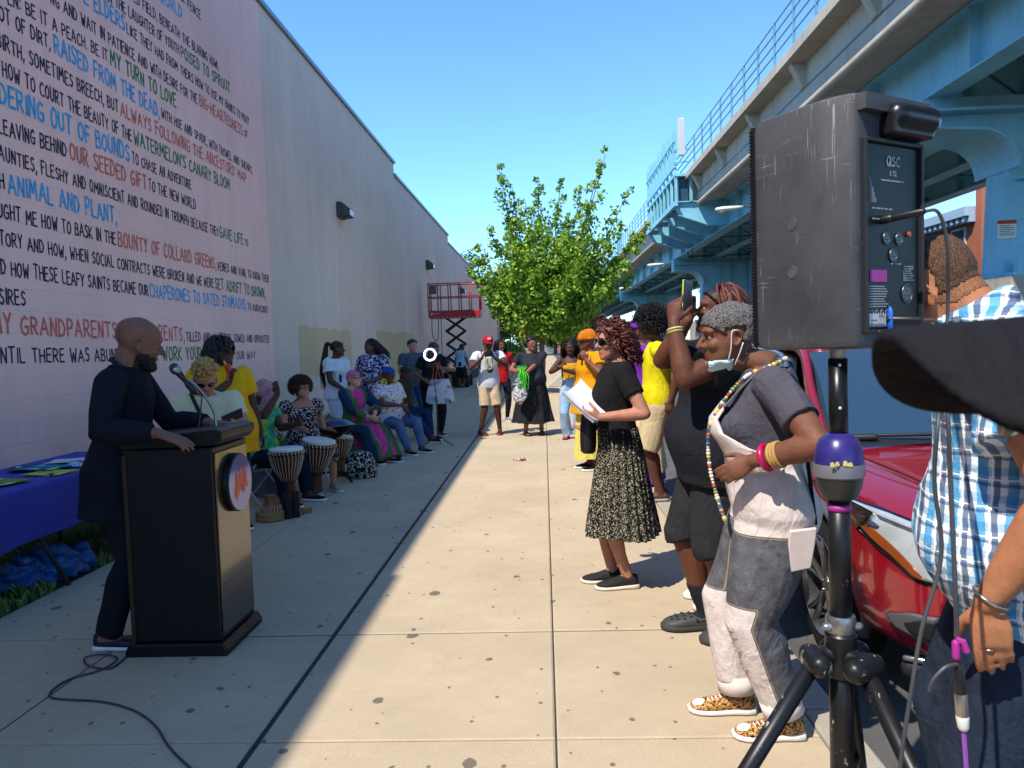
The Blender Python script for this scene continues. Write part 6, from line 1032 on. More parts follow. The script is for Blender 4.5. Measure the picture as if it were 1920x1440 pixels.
g3 = G(); g3.tube([cc + sd_ * .06 - V3(0, 0, .02), cc + sd_ * .05 - V3(0, 0, .2) + fd * .02, cc - V3(0, 0, .26) + fd * .02, cc - sd_ * .05 - V3(0, 0, .2) + fd * .02, cc - sd_ * .06 - V3(0, 0, .02)], .012, 6, 0, 5); held('camera', 'black camera with a long lens raised by the photographer in the red cap', 'camera', g, CB, parts=(('body',), ('lens', g2, CB), ('strap', g3, mat('tan strap', '#a59a6a', .8))))
# papers of the reader
pa, pb, pc = at(1050, 738, 4.72), at(1086, 716, 4.90), at(1128, 775, 4.66); g = G(); u_ = pa - at(1112, 793, 4.6); v_ = pb - pa
for k in range(5):
    o_ = at(1112, 793, 4.6) + V3(.002, -.004, .003) * k; rs = []
    for i in np.linspace(0, 1, 7): rs.append([o_ + u_ * i + v_ * j + V3(0, 0, -.03) * math.sin(j * 3.1) * (.5 + .2 * k) + V3(0, 0, .012) * (i - .5) ** 2 * k for j in np.linspace(0, 1, 7)])
    rs = np.array(rs); g.rings(np.concatenate([rs, (rs - V3(0, 0, .0012))[::-1], rs[:1]]), cap=False, close=False)
held('papers', 'loose white sheets held open by the woman with auburn curls', 'papers', g, mat('white paper', '#d4d6da', .8, var=.03)); 
g = G(); g.rings([[at(1103 + 14 * math.cos(a) * k * (1.1 if z < 820 else 1), z, 4.86 + .045 * math.sin(a) * k) for a in np.linspace(0, 6.283, 20, endpoint=False)] for z, k in ((772, .5), (778, .85), (800, 1.0), (830, 1.1), (846, 1.0), (851, .6))]); g2 = G(); tp = M21['T']; g2.tube([at(1112, 776, 4.90), Lw(M21, tp(.16, -.0, .16)), Lw(M21, tp(.27, .08, .11)), Lw(M21, tp(.315, .09, .0)), Lw(M21, tp(.27, .09, -.1))], .009, 6, 0, 5); held('shoulder_bag', 'slouchy black bag hanging at the front of the speckled skirt', 'bag', g, mat('black bag nylon', '#141315', .55, bump=.3, bscale=90), parts=(('pouch',), ('strap', g2, BLK)))
S, E, W_, d, pn = M18['arm']['R']; h0 = Lw(M18, (W_ + M18['arm']['L'][2]) / 2 + V3(0, .07, .02)); g = G(); q = np.random.default_rng(9)
for i in range(26): o_ = V3(q.normal() * .02, q.normal() * .02, 0); g.tube([h0 + V3(q.normal() * .05, q.normal() * .02, .05 + q.uniform(0, .05)), h0 + o_, h0 + o_ * 2 + V3(.01 * q.normal(), -.02, -.09), h0 + o_ * 2.4 + V3(.02 * q.normal(), -.01, -.22 - q.uniform(0, .08))], .005, 4, 0, 4)
held('streamers', 'bunch of bright green ribbon streamers in the hands of the woman in charcoal', 'streamers', g, mat('lime ribbon', '#3fc21c', .5)); g = G(); g.ell(h0 + V3(-.06, .02, -.38), (.115, .07, .16), nu=22, nv=16); g.limb([h0 + V3(-.05, .0, -.26), h0 + V3(-.03, 0, -.08)], [.05, .012]); V, F, N = fuse(g, .012, 2); V = V + N * (.014 * folds(V, 22, 2))[:, None]; c_ = V.mean(0)
o = put('carrier_bag', V - c_, F, spots('clear bag print', '#a7a9ab', ['#b32a2a', '#6f7376'], 7, .60), None, True); o.location = c_; tag(o, 'white and red plastic carrier bag hanging beside the charcoal skirt', 'bag')
g = G(); tc = at(825, 735, 13.0); g.rings([[tc + V3(math.cos(a) * .23 * k + .02 * math.sin(3 * a), math.sin(a) * .05 * k, z) for a in np.linspace(0, 6.283, 26, endpoint=False)] for z, k in ((.22, .65), (.18, .7), (0, .95), (-.16, 1.05), (-.20, .8))]); g2 = G()
for sx in (-.06, .0): g2.limb(list(smooth([tc + V3(sx - .06, -.03, .2), tc + V3(sx - .04, -.03, .36), tc + V3(sx, -.02, .52), tc + V3(sx + .05, -.03, .34), tc + V3(sx + .10, -.03, .19)], 4)), [(.018, .005)] * 17, (0, 1, 0), 6)
held('tote_bag', 'white printed tote bag with orange straps by the ring light', 'bag', g, spots('tote print', '#b9bcc4', ['#8a4a5a', '#4f8a9a', '#9a9aa8'], 9, .60), parts=(('pouch',), ('strap', g2, mat('orange strap', '#d0501c', .7))))
# ring light
rb = gnd(822, 836); t = thing('ring_light', 'ring light with phone clamp on a thin black tripod', 'ring light', rb); rc = at(806, 665, rb[1]) - rb; BS = mat('black stand', '#101012', .45)
g = G(); g.limb([V3(0, 0, .12), V3(0, 0, .75)], .011); g.limb([V3(0, 0, .75), V3(rc[0] * .6, 0, rc[2] - .2)], .007); obj('pole', g, BS, t, True)
for a in (200, 340, 90): d = V3(math.cos(R(a)), math.sin(R(a)), 0); g = G(); g.limb([V3(0, 0, .16), d * .26 + V3(0, 0, .008)], .008); obj('leg', g, BS, t, True)
RM = rotm('X', R(82)); g = G(); g.torus(rc, .088, .014, RM, 40, 10); s = NT('ring light glow'); s.col((.9, .9, .9)); s.b.inputs['Emission Color'].default_value = (1, .98, .95, 1); s.b.inputs['Emission Strength'].default_value = 1.6; obj('lamp', g, s.m, t, True); g = G(); g.torus(rc + V3(0, .012, 0), .088, .018, RM, 40, 10); obj('lamp_housing', g, BS, t, True); g = G(); g.box(rc + V3(-.035, -.01, -.075), rc + V3(.035, .0, .075)); g.box(rc + V3(-.06, -.02, -.20), rc + V3(.10, .05, -.14)); obj('clamp', g, BS, t, False, bevel=.004)
# litter
g = G(); q = np.random.default_rng(2); g.ell((0, 0, .018), (.075, .03, .02)); g.ell((.05, .01, .02), (.04, .03, .02)); V, F, N = fuse(g, .006, 1); V = V + N * (.012 * folds(V, 60, 2))[:, None]; V[:, 2] = np.maximum(V[:, 2], .001); o = put('litter', V, F, spots('wrapper', '#b9aaa4', ['#a3414a'], 26, .5), None, True); o.location = gnd(973, 864); tag(o, 'crumpled pink and white wrapper on the sunlit pavement', 'wrapper'); o['kind'] = 'thing'
# calligraphy panel behind the overalls
cx = at(1484, 885, 3.25); nY = nrm(V3(-.25, -1, .05)); lx = nrm(np.cross(V3(0, 0, 1), nY)) * -1; lx = lx if lx[0] > 0 else -lx; g = G(); outl = [(-.06, .17), (.085, .16), (.085, .02), (.06, -.13), (.02, -.17), (-.07, -.17)]; g.prism([cx + lx * a + V3(0, 0, 1) * b for a, b in outl], V3(0, 0, 0), -nY * .03); g2 = G()
GLY = [[(0, 1, .9, 1), (.1, 1, -.15, 0), (.3, .8, .9, .8), (.25, .62, .95, .62), (.6, 1.1, .6, .5), (.35, .45, .9, .45), (.35, .45, .35, .05), (.9, .45, .9, .05), (.35, .05, .9, .05), (.6, .4, .6, .1)], [(.1, 1, .9, 1), (.5, 1.15, .5, .8), (.0, .82, 1, .82), (.2, .66, .85, .66), (.1, .5, .95, .5), (.5, .66, .5, .36), (.05, .34, 1, .34), (.25, .34, .2, .0), (.55, .34, .55, 0), (.8, .34, .9, .02), (.1, .18, .95, .18)], [(.1, .9, .4, .9), (.4, .9, .1, .3), (.55, 1, .55, .2), (.55, .7, .95, .7), (.75, 1, .75, .4), (.1, .3, .9, .25)]]
for i, gl in enumerate(GLY):
    for k, (a, b, c, d) in enumerate(gl):
        A_ = cx + lx * (-.035 + a * .095) + V3(0, 0, 1) * (.055 - i * .105 + b * .085) + nY * (.002 + k * .0003); B_ = cx + lx * (-.035 + c * .095) + V3(0, 0, 1) * (.055 - i * .105 + d * .085) + nY * (.002 + k * .0003); dd = nrm(B_ - A_); nn = np.cross(dd, nY) * .0055; g2.add([A_ - nn, B_ - nn * .6, B_ + nn * .6, A_ + nn], [(0, 1, 2, 3)])
held('calligraphy_bag', 'beige cloth bag with black brush characters behind the overalls', 'bag', g, mat('beige canvas', '#bfae83', .85, var=.15, scale=14, bump=.4, bscale=220), parts=(('pouch',), ('brush_character', g2, mat('black ink', '#121110', .8))))
S_ = M26['T']; g = G(); P_ = [Lw(M26, S_(.06, .13, -.12)), Lw(M26, S_(.16, -.16, -.02)), Lw(M26, S_(.26, -.155, .06)), Lw(M26, S_(.318, -.115, .0)), Lw(M26, S_(.27, -.13, -.10)), Lw(M26, S_(.12, -.19, -.10)), Lw(M26, S_(-.02, -.17, -.12))]; g.limb(list(smooth(P_[2:], 6)), [(.016, .005)] * 25, nY, 8); o = held('bag_strap', 'black shoulder strap crossing the back of the woman in overalls', 'strap', g, BLK)
# ---------------------------------------------------------------- loudspeaker on its stand
spw, spd, sph = .36, .37, .60; near = at(1602, 420, 1.70); ang = R(-43)
s = NT('speaker shell'); co = s.co('Object'); k = s.mix(s.ramp(s.noise(3, 5, .6, co), [(.3, 0), (.7, 1)]), srgb('#333336'), srgb('#515154'))
for sc_, rt, st in (((160, 160, 5), (.5, .4, .2), .55), ((130, 130, 7), (-.9, .8, .6), .5), ((8, 8, 150), (.5, .3, .15), .35), ((150, 150, 6), (1.1, -.6, .3), .4)):
    mp = s.n('Mapping'); s.l(co, mp.inputs[0]); mp.inputs['Scale'].default_value = sc_; mp.inputs['Rotation'].default_value = rt; f = s.math('MULTIPLY', s.ramp(s.noise(1, 2, .5, mp.outputs[0]), [(.66, 0), (.70, 1)]), s.ramp(s.noise(7, 2, .5, co), [(.45, 0), (.6, st * .8)])); k = s.mix(f, k, srgb('#a5a5aa'))
s.col(k); s.set(.55, 0, .35); s.bump(s.noise(420, 3, .6, co), .6, .002); SPK = s.m
# local frame: +y = grille side, x across, origin at bottom centre
def sp_out(z, k=1.0):
    w_, d_ = spw / 2, spd / 2; return [(-w_, d_), (-w_, -d_ * .35), (-w_ + .045, -d_), (w_ - .045, -d_), (w_, -d_ * .35), (w_, d_)]
ct = V3(.775, 2.0, 1.522); spk = thing('loudspeaker', 'scuffed black moulded loudspeaker mounted on the worn tripod', 'loudspeaker', ct, R(30)); spk.rotation_euler = (0, 0, R(32)); spk.scale = (.86, .90, .99)
base_ = [(-.178, .185), (.178, .185), (.178, -.06), (.150, -.135), (-.150, -.135), (-.178, -.06)]
def rnd(poly, r_, n=4):
    out = []; P_ = [np.array(p) for p in poly]
    for i, p_ in enumerate(P_):
        a, b = nrm(P_[i - 1] - p_), nrm(P_[(i + 1) % len(P_)] - p_)
        for t in np.linspace(0, 1, n): out.append(p_ + a * r_ * (1 - t) ** 2 + b * r_ * t ** 2)
    return np.array(out)
o2 = rnd(base_, .022); rs = []
for z, k in ((.0, .90), (.006, .965), (.022, 1.0), (.57, 1.0), (.592, .975), (.60, .90)): rs.append(np.c_[o2 * k, np.full(len(o2), z)])
rs = np.array(rs); rs[3:, :, 1] += 0; g = G(); g.rings(rs); g.box((-.14, -.16, .555), (.14, -.10, .592)); bdy = obj('cabinet', g, SPK, spk, 'auto')
g = G(); g.limb([V3(-.02, -.168, .548), V3(.125, -.168, .548)], [(.031, .032)] * 2, (0, 1, 0), 16); g.box((-.05, -.18, .50), (.13, -.12, .54)); V, F, N = fuse(g, .006, 6); put('handle', V, F, mat('black plastic gloss', '#18181a', .3), spk, True)
g = G(); g.box((-.176, .186, .012), (.176, .196, .588)); obj('grille', g, mat('grille mesh', '#1d1d1f', .6, .4, bump=1, bscale=500), spk, False, bevel=.006); g = G()
for i in range(64): z = .02 + i * .0088; g.ell((-.1765, .191, z), (.0035, .006, .0032), nu=6, nv=5)
obj('grille_edge', g, mat('grille mesh', '#1d1d1f'), spk, True)
PB = mat('amp panel', '#0c0c0e', .45, var=.1); g = G(); g.box((-.118, -.139, .045), (.118, -.132, .485)); pn_ = obj('rear_panel', g, PB, spk, False, bevel=.003); g = G(); y_ = -.1405
for a, b, c, d in ((-.13, .035, -.118, .495), (.118, .035, .13, .495), (-.118, .035, .118, .045), (-.118, .485, .118, .495)): g.box((a, -.15, b), (c, -.132, d))
obj('panel_frame', g, mat('frame plastic', '#202022', .5), pn_, False, bevel=.003)
g = G(); ex = (1, 0, 0); ez = (0, 0, 1); ey = (0, -1, 0); letters(g, 'QSC', V3(-.025, y_, .435), ex, ez, ey, .022, .055, .2, .0); letters(g, 'K12', V3(-.012, y_, .412), ex, ez, ey, .011, .026, .18, .0); q = np.random.default_rng(4)
for z, n_, x0_, x1_ in ((.398, 9, -.05, .05), (.33, 5, -.09, 0.0), (.318, 5, .02, .1), (.305, 4, -.09, -.02), (.20, 3, -.01, .04)):
    for i in range(n_): x = x0_ + (x1_ - x0_) * i / n_; g.box((x, y_ - .0006, z), (x + (x1_ - x0_) / n_ * q.uniform(.5, .85), y_, z + .0035))
for z in np.arange(.098, .150, .006): g.box((-.105, y_ - .0006, z), (-.105 + q.uniform(.06, .082), y_, z + .0022))
for i in range(4): g.torus((-.095 + i * .022, y_, .085), .006, .0008, rotm('X', R(90)), 14, 4)
for i in range(5): g.box((-.1 + i * .006, y_ - .0006, .345), (-.0985 + i * .006, y_, .345 + .012 * (5 - i)))
for i in range(7): g.box((.045, y_ - .0006, .162 + i * .0055), (.045 + q.uniform(.03, .05), y_, .1645 + i * .0055))
obj('panel_print', g, mat('panel print', '#9a9a9c', .6), pn_, False)
g = G(); g.box((-.102, y_ - .001, .158), (-.03, y_, .186)); obj('magenta_tape', g, mat('magenta tape', '#a32a86', .5), pn_, False); g = G(); g.box((-.108, y_ - .001, .052), (-.035, y_, .082)); lb_ = obj('serial_label', g, mat('label silver', '#b5b5b3', .5), pn_, False); g = G(); letters(g, 'QSC', V3(-.066, y_ - .0012, .0735), ex, ez, ey, .006, .022, .2, .0); [g.box((-.104 + i * .004, y_ - .0016, .0535), (-.1025 + i * .004, y_ - .001, .058)) for i in range(16)]; g.box((-.104, y_ - .0016, .066), (-.075, y_ - .001, .0675)); obj('label_print', g, mat('label ink', '#222224', .6), lb_, False)
RX = rotm('X', R(90))
for x, z, r_ in ((-.03, .262, .0135), (.025, .262, .0135), (-.002, .222, .0145), (-.06, .262, .0), (.06, .13, .022)):
    if r_: g = G(); g.torus((x, y_ - .001, z), r_, .0022, RX, 24, 6); g.lathe([(r_ * .82, 0), (r_ * .82, .003), (r_ * .3, .003)], (x, y_ + .001, z), 20, 0, True, RX); [g.ell((x + math.cos(a) * r_ * .4, y_ - .004, z + math.sin(a) * r_ * .4), .0018, nu=6, nv=5) for a in (1.57, 3.67, 5.76)]; obj('socket', g, mat('socket metal', '#55565a', .35, .7), pn_)
g = G(); g.lathe([(.006, 0), (.006, .006), (.002, .006)], (.068, y_, .275), 14, 0, True, RX); obj('rca_jack', g, mat('orange jack', '#b8481c', .4), pn_)
g = G(); [g.ell((x, y_ - .0015, z), .003, nu=8, nv=5) for x in (-.124, .124) for z in (.06, .2, .33, .47)]; [g.ell((x, -.1515, .04), .0028, nu=8, nv=5) for x in (-.08, .0, .08)]; obj('screw', g, mat('screw steel', '#5d5d60', .4, .6), pn_)
for z in (.195, .315): g = G(); g.torus((-.1785, .045, z), .0145, .0018, rotm('Y', R(90)), 24, 6); g.lathe([(.0125, 0), (.0125, .0015)], (-.1795, .045, z), 24, 0, True, rotm('Y', R(90))); obj('mount_plug', g, mat('plug plastic', '#4a4a4c', .5), spk)
Sw = lambda x, y, z: np.array(ct) + rotm('Z', R(32)) @ (V3(x, y, z) * V3(.86, .90, .99))
g = G(); a0 = Sw(-.045, -.142, .305); a1 = Sw(-.02, -.235, .312); g.limb([a0, a0 + (a1 - a0) * .2], .0105); g.limb([a0 + (a1 - a0) * .2, a1], [.0095, .008]); g2 = G(); cab = [a1, Sw(0.0, -.265, .305), Sw(.03, -.27, .22), Sw(.06, -.25, .03), at(1762, 760, 1.52), at(1752, 900, 1.50), at(1765, 1040, 1.50), at(1728, 1180, 1.48), at(1708, 1300, 1.46), at(1690, 1420, 1.45), at(1680, 1560, 1.45)]; g2.tube(cab, .0042, 8, 0, 8); CBL = mat('grey cable', '#3c3c40', .5); held('signal_cable', 'grey audio lead plugged into the loudspeaker and hanging to the ground', 'cable', g, mat('connector black', '#1b1b1d', .4), parts=(('connector',), ('lead', g2, CBL)))
g = G(); b0 = Sw(-.02, -.142, .068); g.ell(b0, (.007, .014, .032)); g4 = G(); b1 = Sw(.02, -.20, .064); g4.limb([b0, b1], [(.013, .010), (.008, .008)]); g2 = G(); g2.tube([b1, Sw(.06, -.225, .055), Sw(.085, -.22, .0), at(1775, 740, 1.53), at(1782, 900, 1.5), at(1790, 1080, 1.48), at(1794, 1180, 1.48), at(1797, 1255, 1.48)], .0045, 8, 0, 8); held('power_cable', 'second cable from the blue power plug down past the plaid shirt', 'cable', g, mat('blue plug', '#2a5fc4', .35), parts=(('plug_ring',), ('plug', g4, mat('connector black', '#1b1b1d')), ('lead', g2, CBL)))
p0, p1 = at(1797, 1250, 1.48), at(1806, 1362, 1.48); g = G(); dd = p1 - p0; g.limb([p0, p0 + dd * .45], [.008, .0115]); g2 = G(); g2.limb([p0 + dd * .45, p0 + dd * .82], .0118); g3 = G(); g3.limb([p0 + dd * .82, p1], [.012, .0105]); g4 = G(); g4.tube([p1, at(1812, 1440, 1.48), at(1818, 1540, 1.48)], .0045); g5 = G(); g5.limb([at(1792, 1206, 1.475), at(1793, 1232, 1.475)], .0072); g5.tube([at(1793, 1200, 1.475), at(1805, 1203, 1.47), at(1812, 1222, 1.47)], .007); g6 = G(); g6.tube([at(1795, 1245, 1.475), at(1772, 1252, 1.47), at(1750, 1275, 1.47), at(1742, 1296, 1.47)], .004, 6, 0, 5)
held('inline_connector', 'metal inline connector with a purple lead hanging by the jeans', 'connector', g, mat('connector black', '#1b1b1d'), parts=(('boot',), ('barrel', g2, mat('nickel', '#a8a49a', .3, .9)), ('white_sleeve', g3, mat('white sleeve', '#d5d3cd', .5)), ('lead', g4, mat('purple lead', '#8a4aa8', .5)), ('tape_flag', g5, mat('magenta tape', '#a32a86')), ('tie_cord', g6, CBL)))
# stand
px_, py_ = ct[0] - .0, ct[1] + .0; sb = V3(ct[0] - .03, 1.90, 0); sb = V3(at(1571, 700, 1.92)[0], 1.92, 0); std = thing('speaker_stand', 'worn black tripod stand with a purple collar under the loudspeaker', 'speaker stand', sb)
s = NT('chipped black tube'); co = s.co('Object', (1, 1, .5)); k = s.mix(s.ramp(s.noise(26, 5, .7, co), [(.63, 0), (.66, 1)]), srgb('#18181a'), srgb('#a5a29b')); s.col(k); s.set(.38, .2, .4); CHP = s.m; BT = mat('black tube', '#141416', .3, .2)
Z = lambda y: at(1571, y, 1.92)[2]
g = G(); g.limb([V3(0, 0, Z(712)), V3(0, 0, Z(640) + .06)], .0185, n=20, round=False); obj('tilt_post', g, mat('raw aluminium', '#a39c90', .4, .8), std, True); g = G(); g.limb([V3(0, 0, Z(860)), V3(0, 0, Z(672))], .0225, n=20, round=False); tu = obj('upper_tube', g, BT, std, True); g = G(); [g.ell((-.004, -.0225, Z(y_)), .004, nu=10, nv=8) for y_ in (684, 764)]; obj('pin_hole', g, mat('tape white', '#cfccc4', .6), tu)
Zc = Z(868); g = G(); g.lathe([(.024, .075), (.045, .06), (.056, .03), (.058, .0)], (0, 0, Zc), 32); col_ = obj('collar_cap', g, mat('purple collar', '#2c2466', .3, var=.3, scale=30), std); g = G(); g.lathe([(.059, .0), (.060, -.004), (.060, -.03), (.056, -.034)], (0, 0, Zc), 32); obj('collar_band', g, mat('grey band', '#77767a', .45, .4), std); g = G(); g.lathe([(.056, -.034), (.052, -.06), (.042, -.085), (.028, -.092)], (0, 0, Zc), 32); obj('collar_cup', g, mat('dark cup', '#2a2926', .4), std); g = G(); letters(g, '~~ ~~', V3(-.042, -.0602, Zc + .002), (1, .0, 0), (0, .2, 1), (0, -1, 0), .011, .05, .3, .14); obj('collar_mark', g, mat('yellow marker', '#b5ab55', .6), col_, False)
g = G(); g.limb([V3(0, 0, Zc - .118), V3(0, 0, Zc - .102)], .0285, n=24, round=False); obj('tape_ring', g, mat('magenta tape', '#a32a86'), std, True); zh = Z(1222); g = G(); g.limb([V3(0, 0, zh + .05), V3(0, 0, Zc - .06)], .0268, n=24, round=False); obj('main_tube', g, CHP, std, True); g = G(); g.limb([V3(0, 0, .36), V3(0, 0, zh + .05)], .0285, n=24, round=False); obj('inner_tube', g, CHP, std, True)
g = G(); g.lathe([(.033, 0), (.036, .006), (.036, .038), (.033, .045)], (0, 0, zh + .05), 28); g.limb([V3(-.04, -.012, zh + .068), V3(.04, -.012, zh + .068)], .011); obj('clamp_ring', g, mat('aluminium', '#9a9a98', .3, .85), std); g = G(); g.lathe([(.034, -.06), (.038, -.05), (.038, .045), (.034, .05)], (0, 0, zh), 28); hub = obj('hub', g, CHP, std)
for a in (182, 302, 62):
    d = V3(math.cos(R(a)), math.sin(R(a)), 0); h0_ = d * .065 + V3(0, 0, zh - .02); g = G(); g.limb([V3(0, 0, zh), h0_], [.028, .026]); g.limb([h0_ - np.cross(d, V3(0, 0, 1)) * .032, h0_ + np.cross(d, V3(0, 0, 1)) * .032], .031, n=20); V, F, N = fuse(g, .005, 4); put('knuckle', V, F, CHP, std, True)
    g = G(); ftp = d * .52 + V3(0, 0, .02); g.limb([h0_, ftp], .0215, n=20, round=False); lg = obj('leg', g, CHP, std, True); g = G(); g.limb([ftp - nrm(ftp - h0_) * .04, ftp], [.024, .026]); obj('rubber_foot', g, mat('rubber', '#101010', .8), lg, True); mid = h0_ * .45 + ftp * .55; g = G(); g.limb([mid, V3(0, 0, .40)], .010, n=10); obj('brace', g, BT, std, True)
# ---------------------------------------------------------------- scissor lift
L0 = V3(-3.35, 29.4, 0); lift = thing('scissor_lift', 'red scissor lift with its railed platform raised beside the wall', 'scissor lift', L0); RED = mat('lift red', '#a3202a', .45, var=.12); BK = mat('lift black', '#17171a', .5, .3); zp = at(857, 590, 29.4)[2]; zt_ = at(857, 532, 29.4)[2]
g = G(); g.box((-.42, -.9, .18), (.42, .9, .62)); obj('chassis', g, BK, lift, False, bevel=.03)
for x in (-.42, .42):
    for y in (-.65, .65): g = G(); g.lathe([(.05, -.09), (.2, -.085), (.22, -.06), (.22, .06), (.2, .085), (.05, .09)], (x, y, .22), 24, 0, True, rotm('Y', R(90))); obj('wheel', g, mat('tyre grey', '#2a2a2c', .8), lift)
n_ = 4; zs = np.linspace(.62, zp - .12, n_ + 1)
for i in range(n_):
    for sy in (-1, 1):
        for x in (-.3, .3): a, b = zs[i], zs[i + 1]; g = G(); g.limb([V3(x * 0 - .36 * sy, -.35 + .7 * (x > 0), a), V3(.36 * sy, -.35 + .7 * (x > 0), b)], (.055, .03), (0, 0, 1), 4); g = G(); v0 = V3(-.36 * sy, (-.3 if x < 0 else .3), a); v1 = V3(.36 * sy, (-.3 if x < 0 else .3), b); g.limb([v0, v1], [(.05, .03)] * 2, (0, 1, 0), 8, round=False); obj('scissor_arm', g, BK, lift, False)
g = G(); g.box((-.98, -.42, zp - .13), (.98, .42, zp + .16)); obj('platform', g, RED, lift, False, bevel=.02); g = G()
for i in range(12): g.box((-.94 + i * .16, -.424, zp - .125), (-.87 + i * .16, -.42, zp - .10))
letters(g, '~__', V3(-.9, -.423, zp + .0), (1, 0, 0), (0, 0, 1), (0, -1, 0), .08, .34, .2); obj('platform_marking', g, mat('lift white', '#c9b9b5', .6), lift, False)
for y in (-.41, .41):
    g = G(); [g.limb([V3(-.97, y, z), V3(.97, y, z)], .02, n=8, round=False) for z in (zt_, (zp + .16 + zt_) / 2)]; [g.limb([V3(x, y, zp + .15), V3(x, y, zt_)], .02, n=8, round=False) for x in (-.97, -.6, -.2, .2, .6, .97)]; obj('guard_rail', g, RED, lift, True)
for x in (-.97, .97): g = G(); [g.limb([V3(x, -.41, z), V3(x, .41, z)], .02, n=8, round=False) for z in (zt_, (zp + .16 + zt_) / 2)]; g.limb([V3(x, 0, zp + .15), V3(x, 0, zt_)], .02, n=8, round=False); obj('guard_rail', g, RED, lift, True)
g = G(); g.box((-.9, -.40, zt_ - .38), (-.66, -.2, zt_ - .08)); obj('control_box', g, mat('box grey', '#5c4a4a', .5), lift, False, bevel=.02); g = G(); g.tube([V3(-.85, -.43, zp - .1), V3(-.83, -.5, zp - .8), V3(-.65, -.5, zp - .95), V3(-.6, -.45, zp - .3), V3(-.58, -.44, zp - .12)], .015, 6, 0, 5); g.tube([V3(-.5, -.44, zp - .1), V3(-.5, -.5, 1.2), V3(-.52, -.5, .4)], .012, 6, 0, 4); obj('hose', g, BK, lift, True)
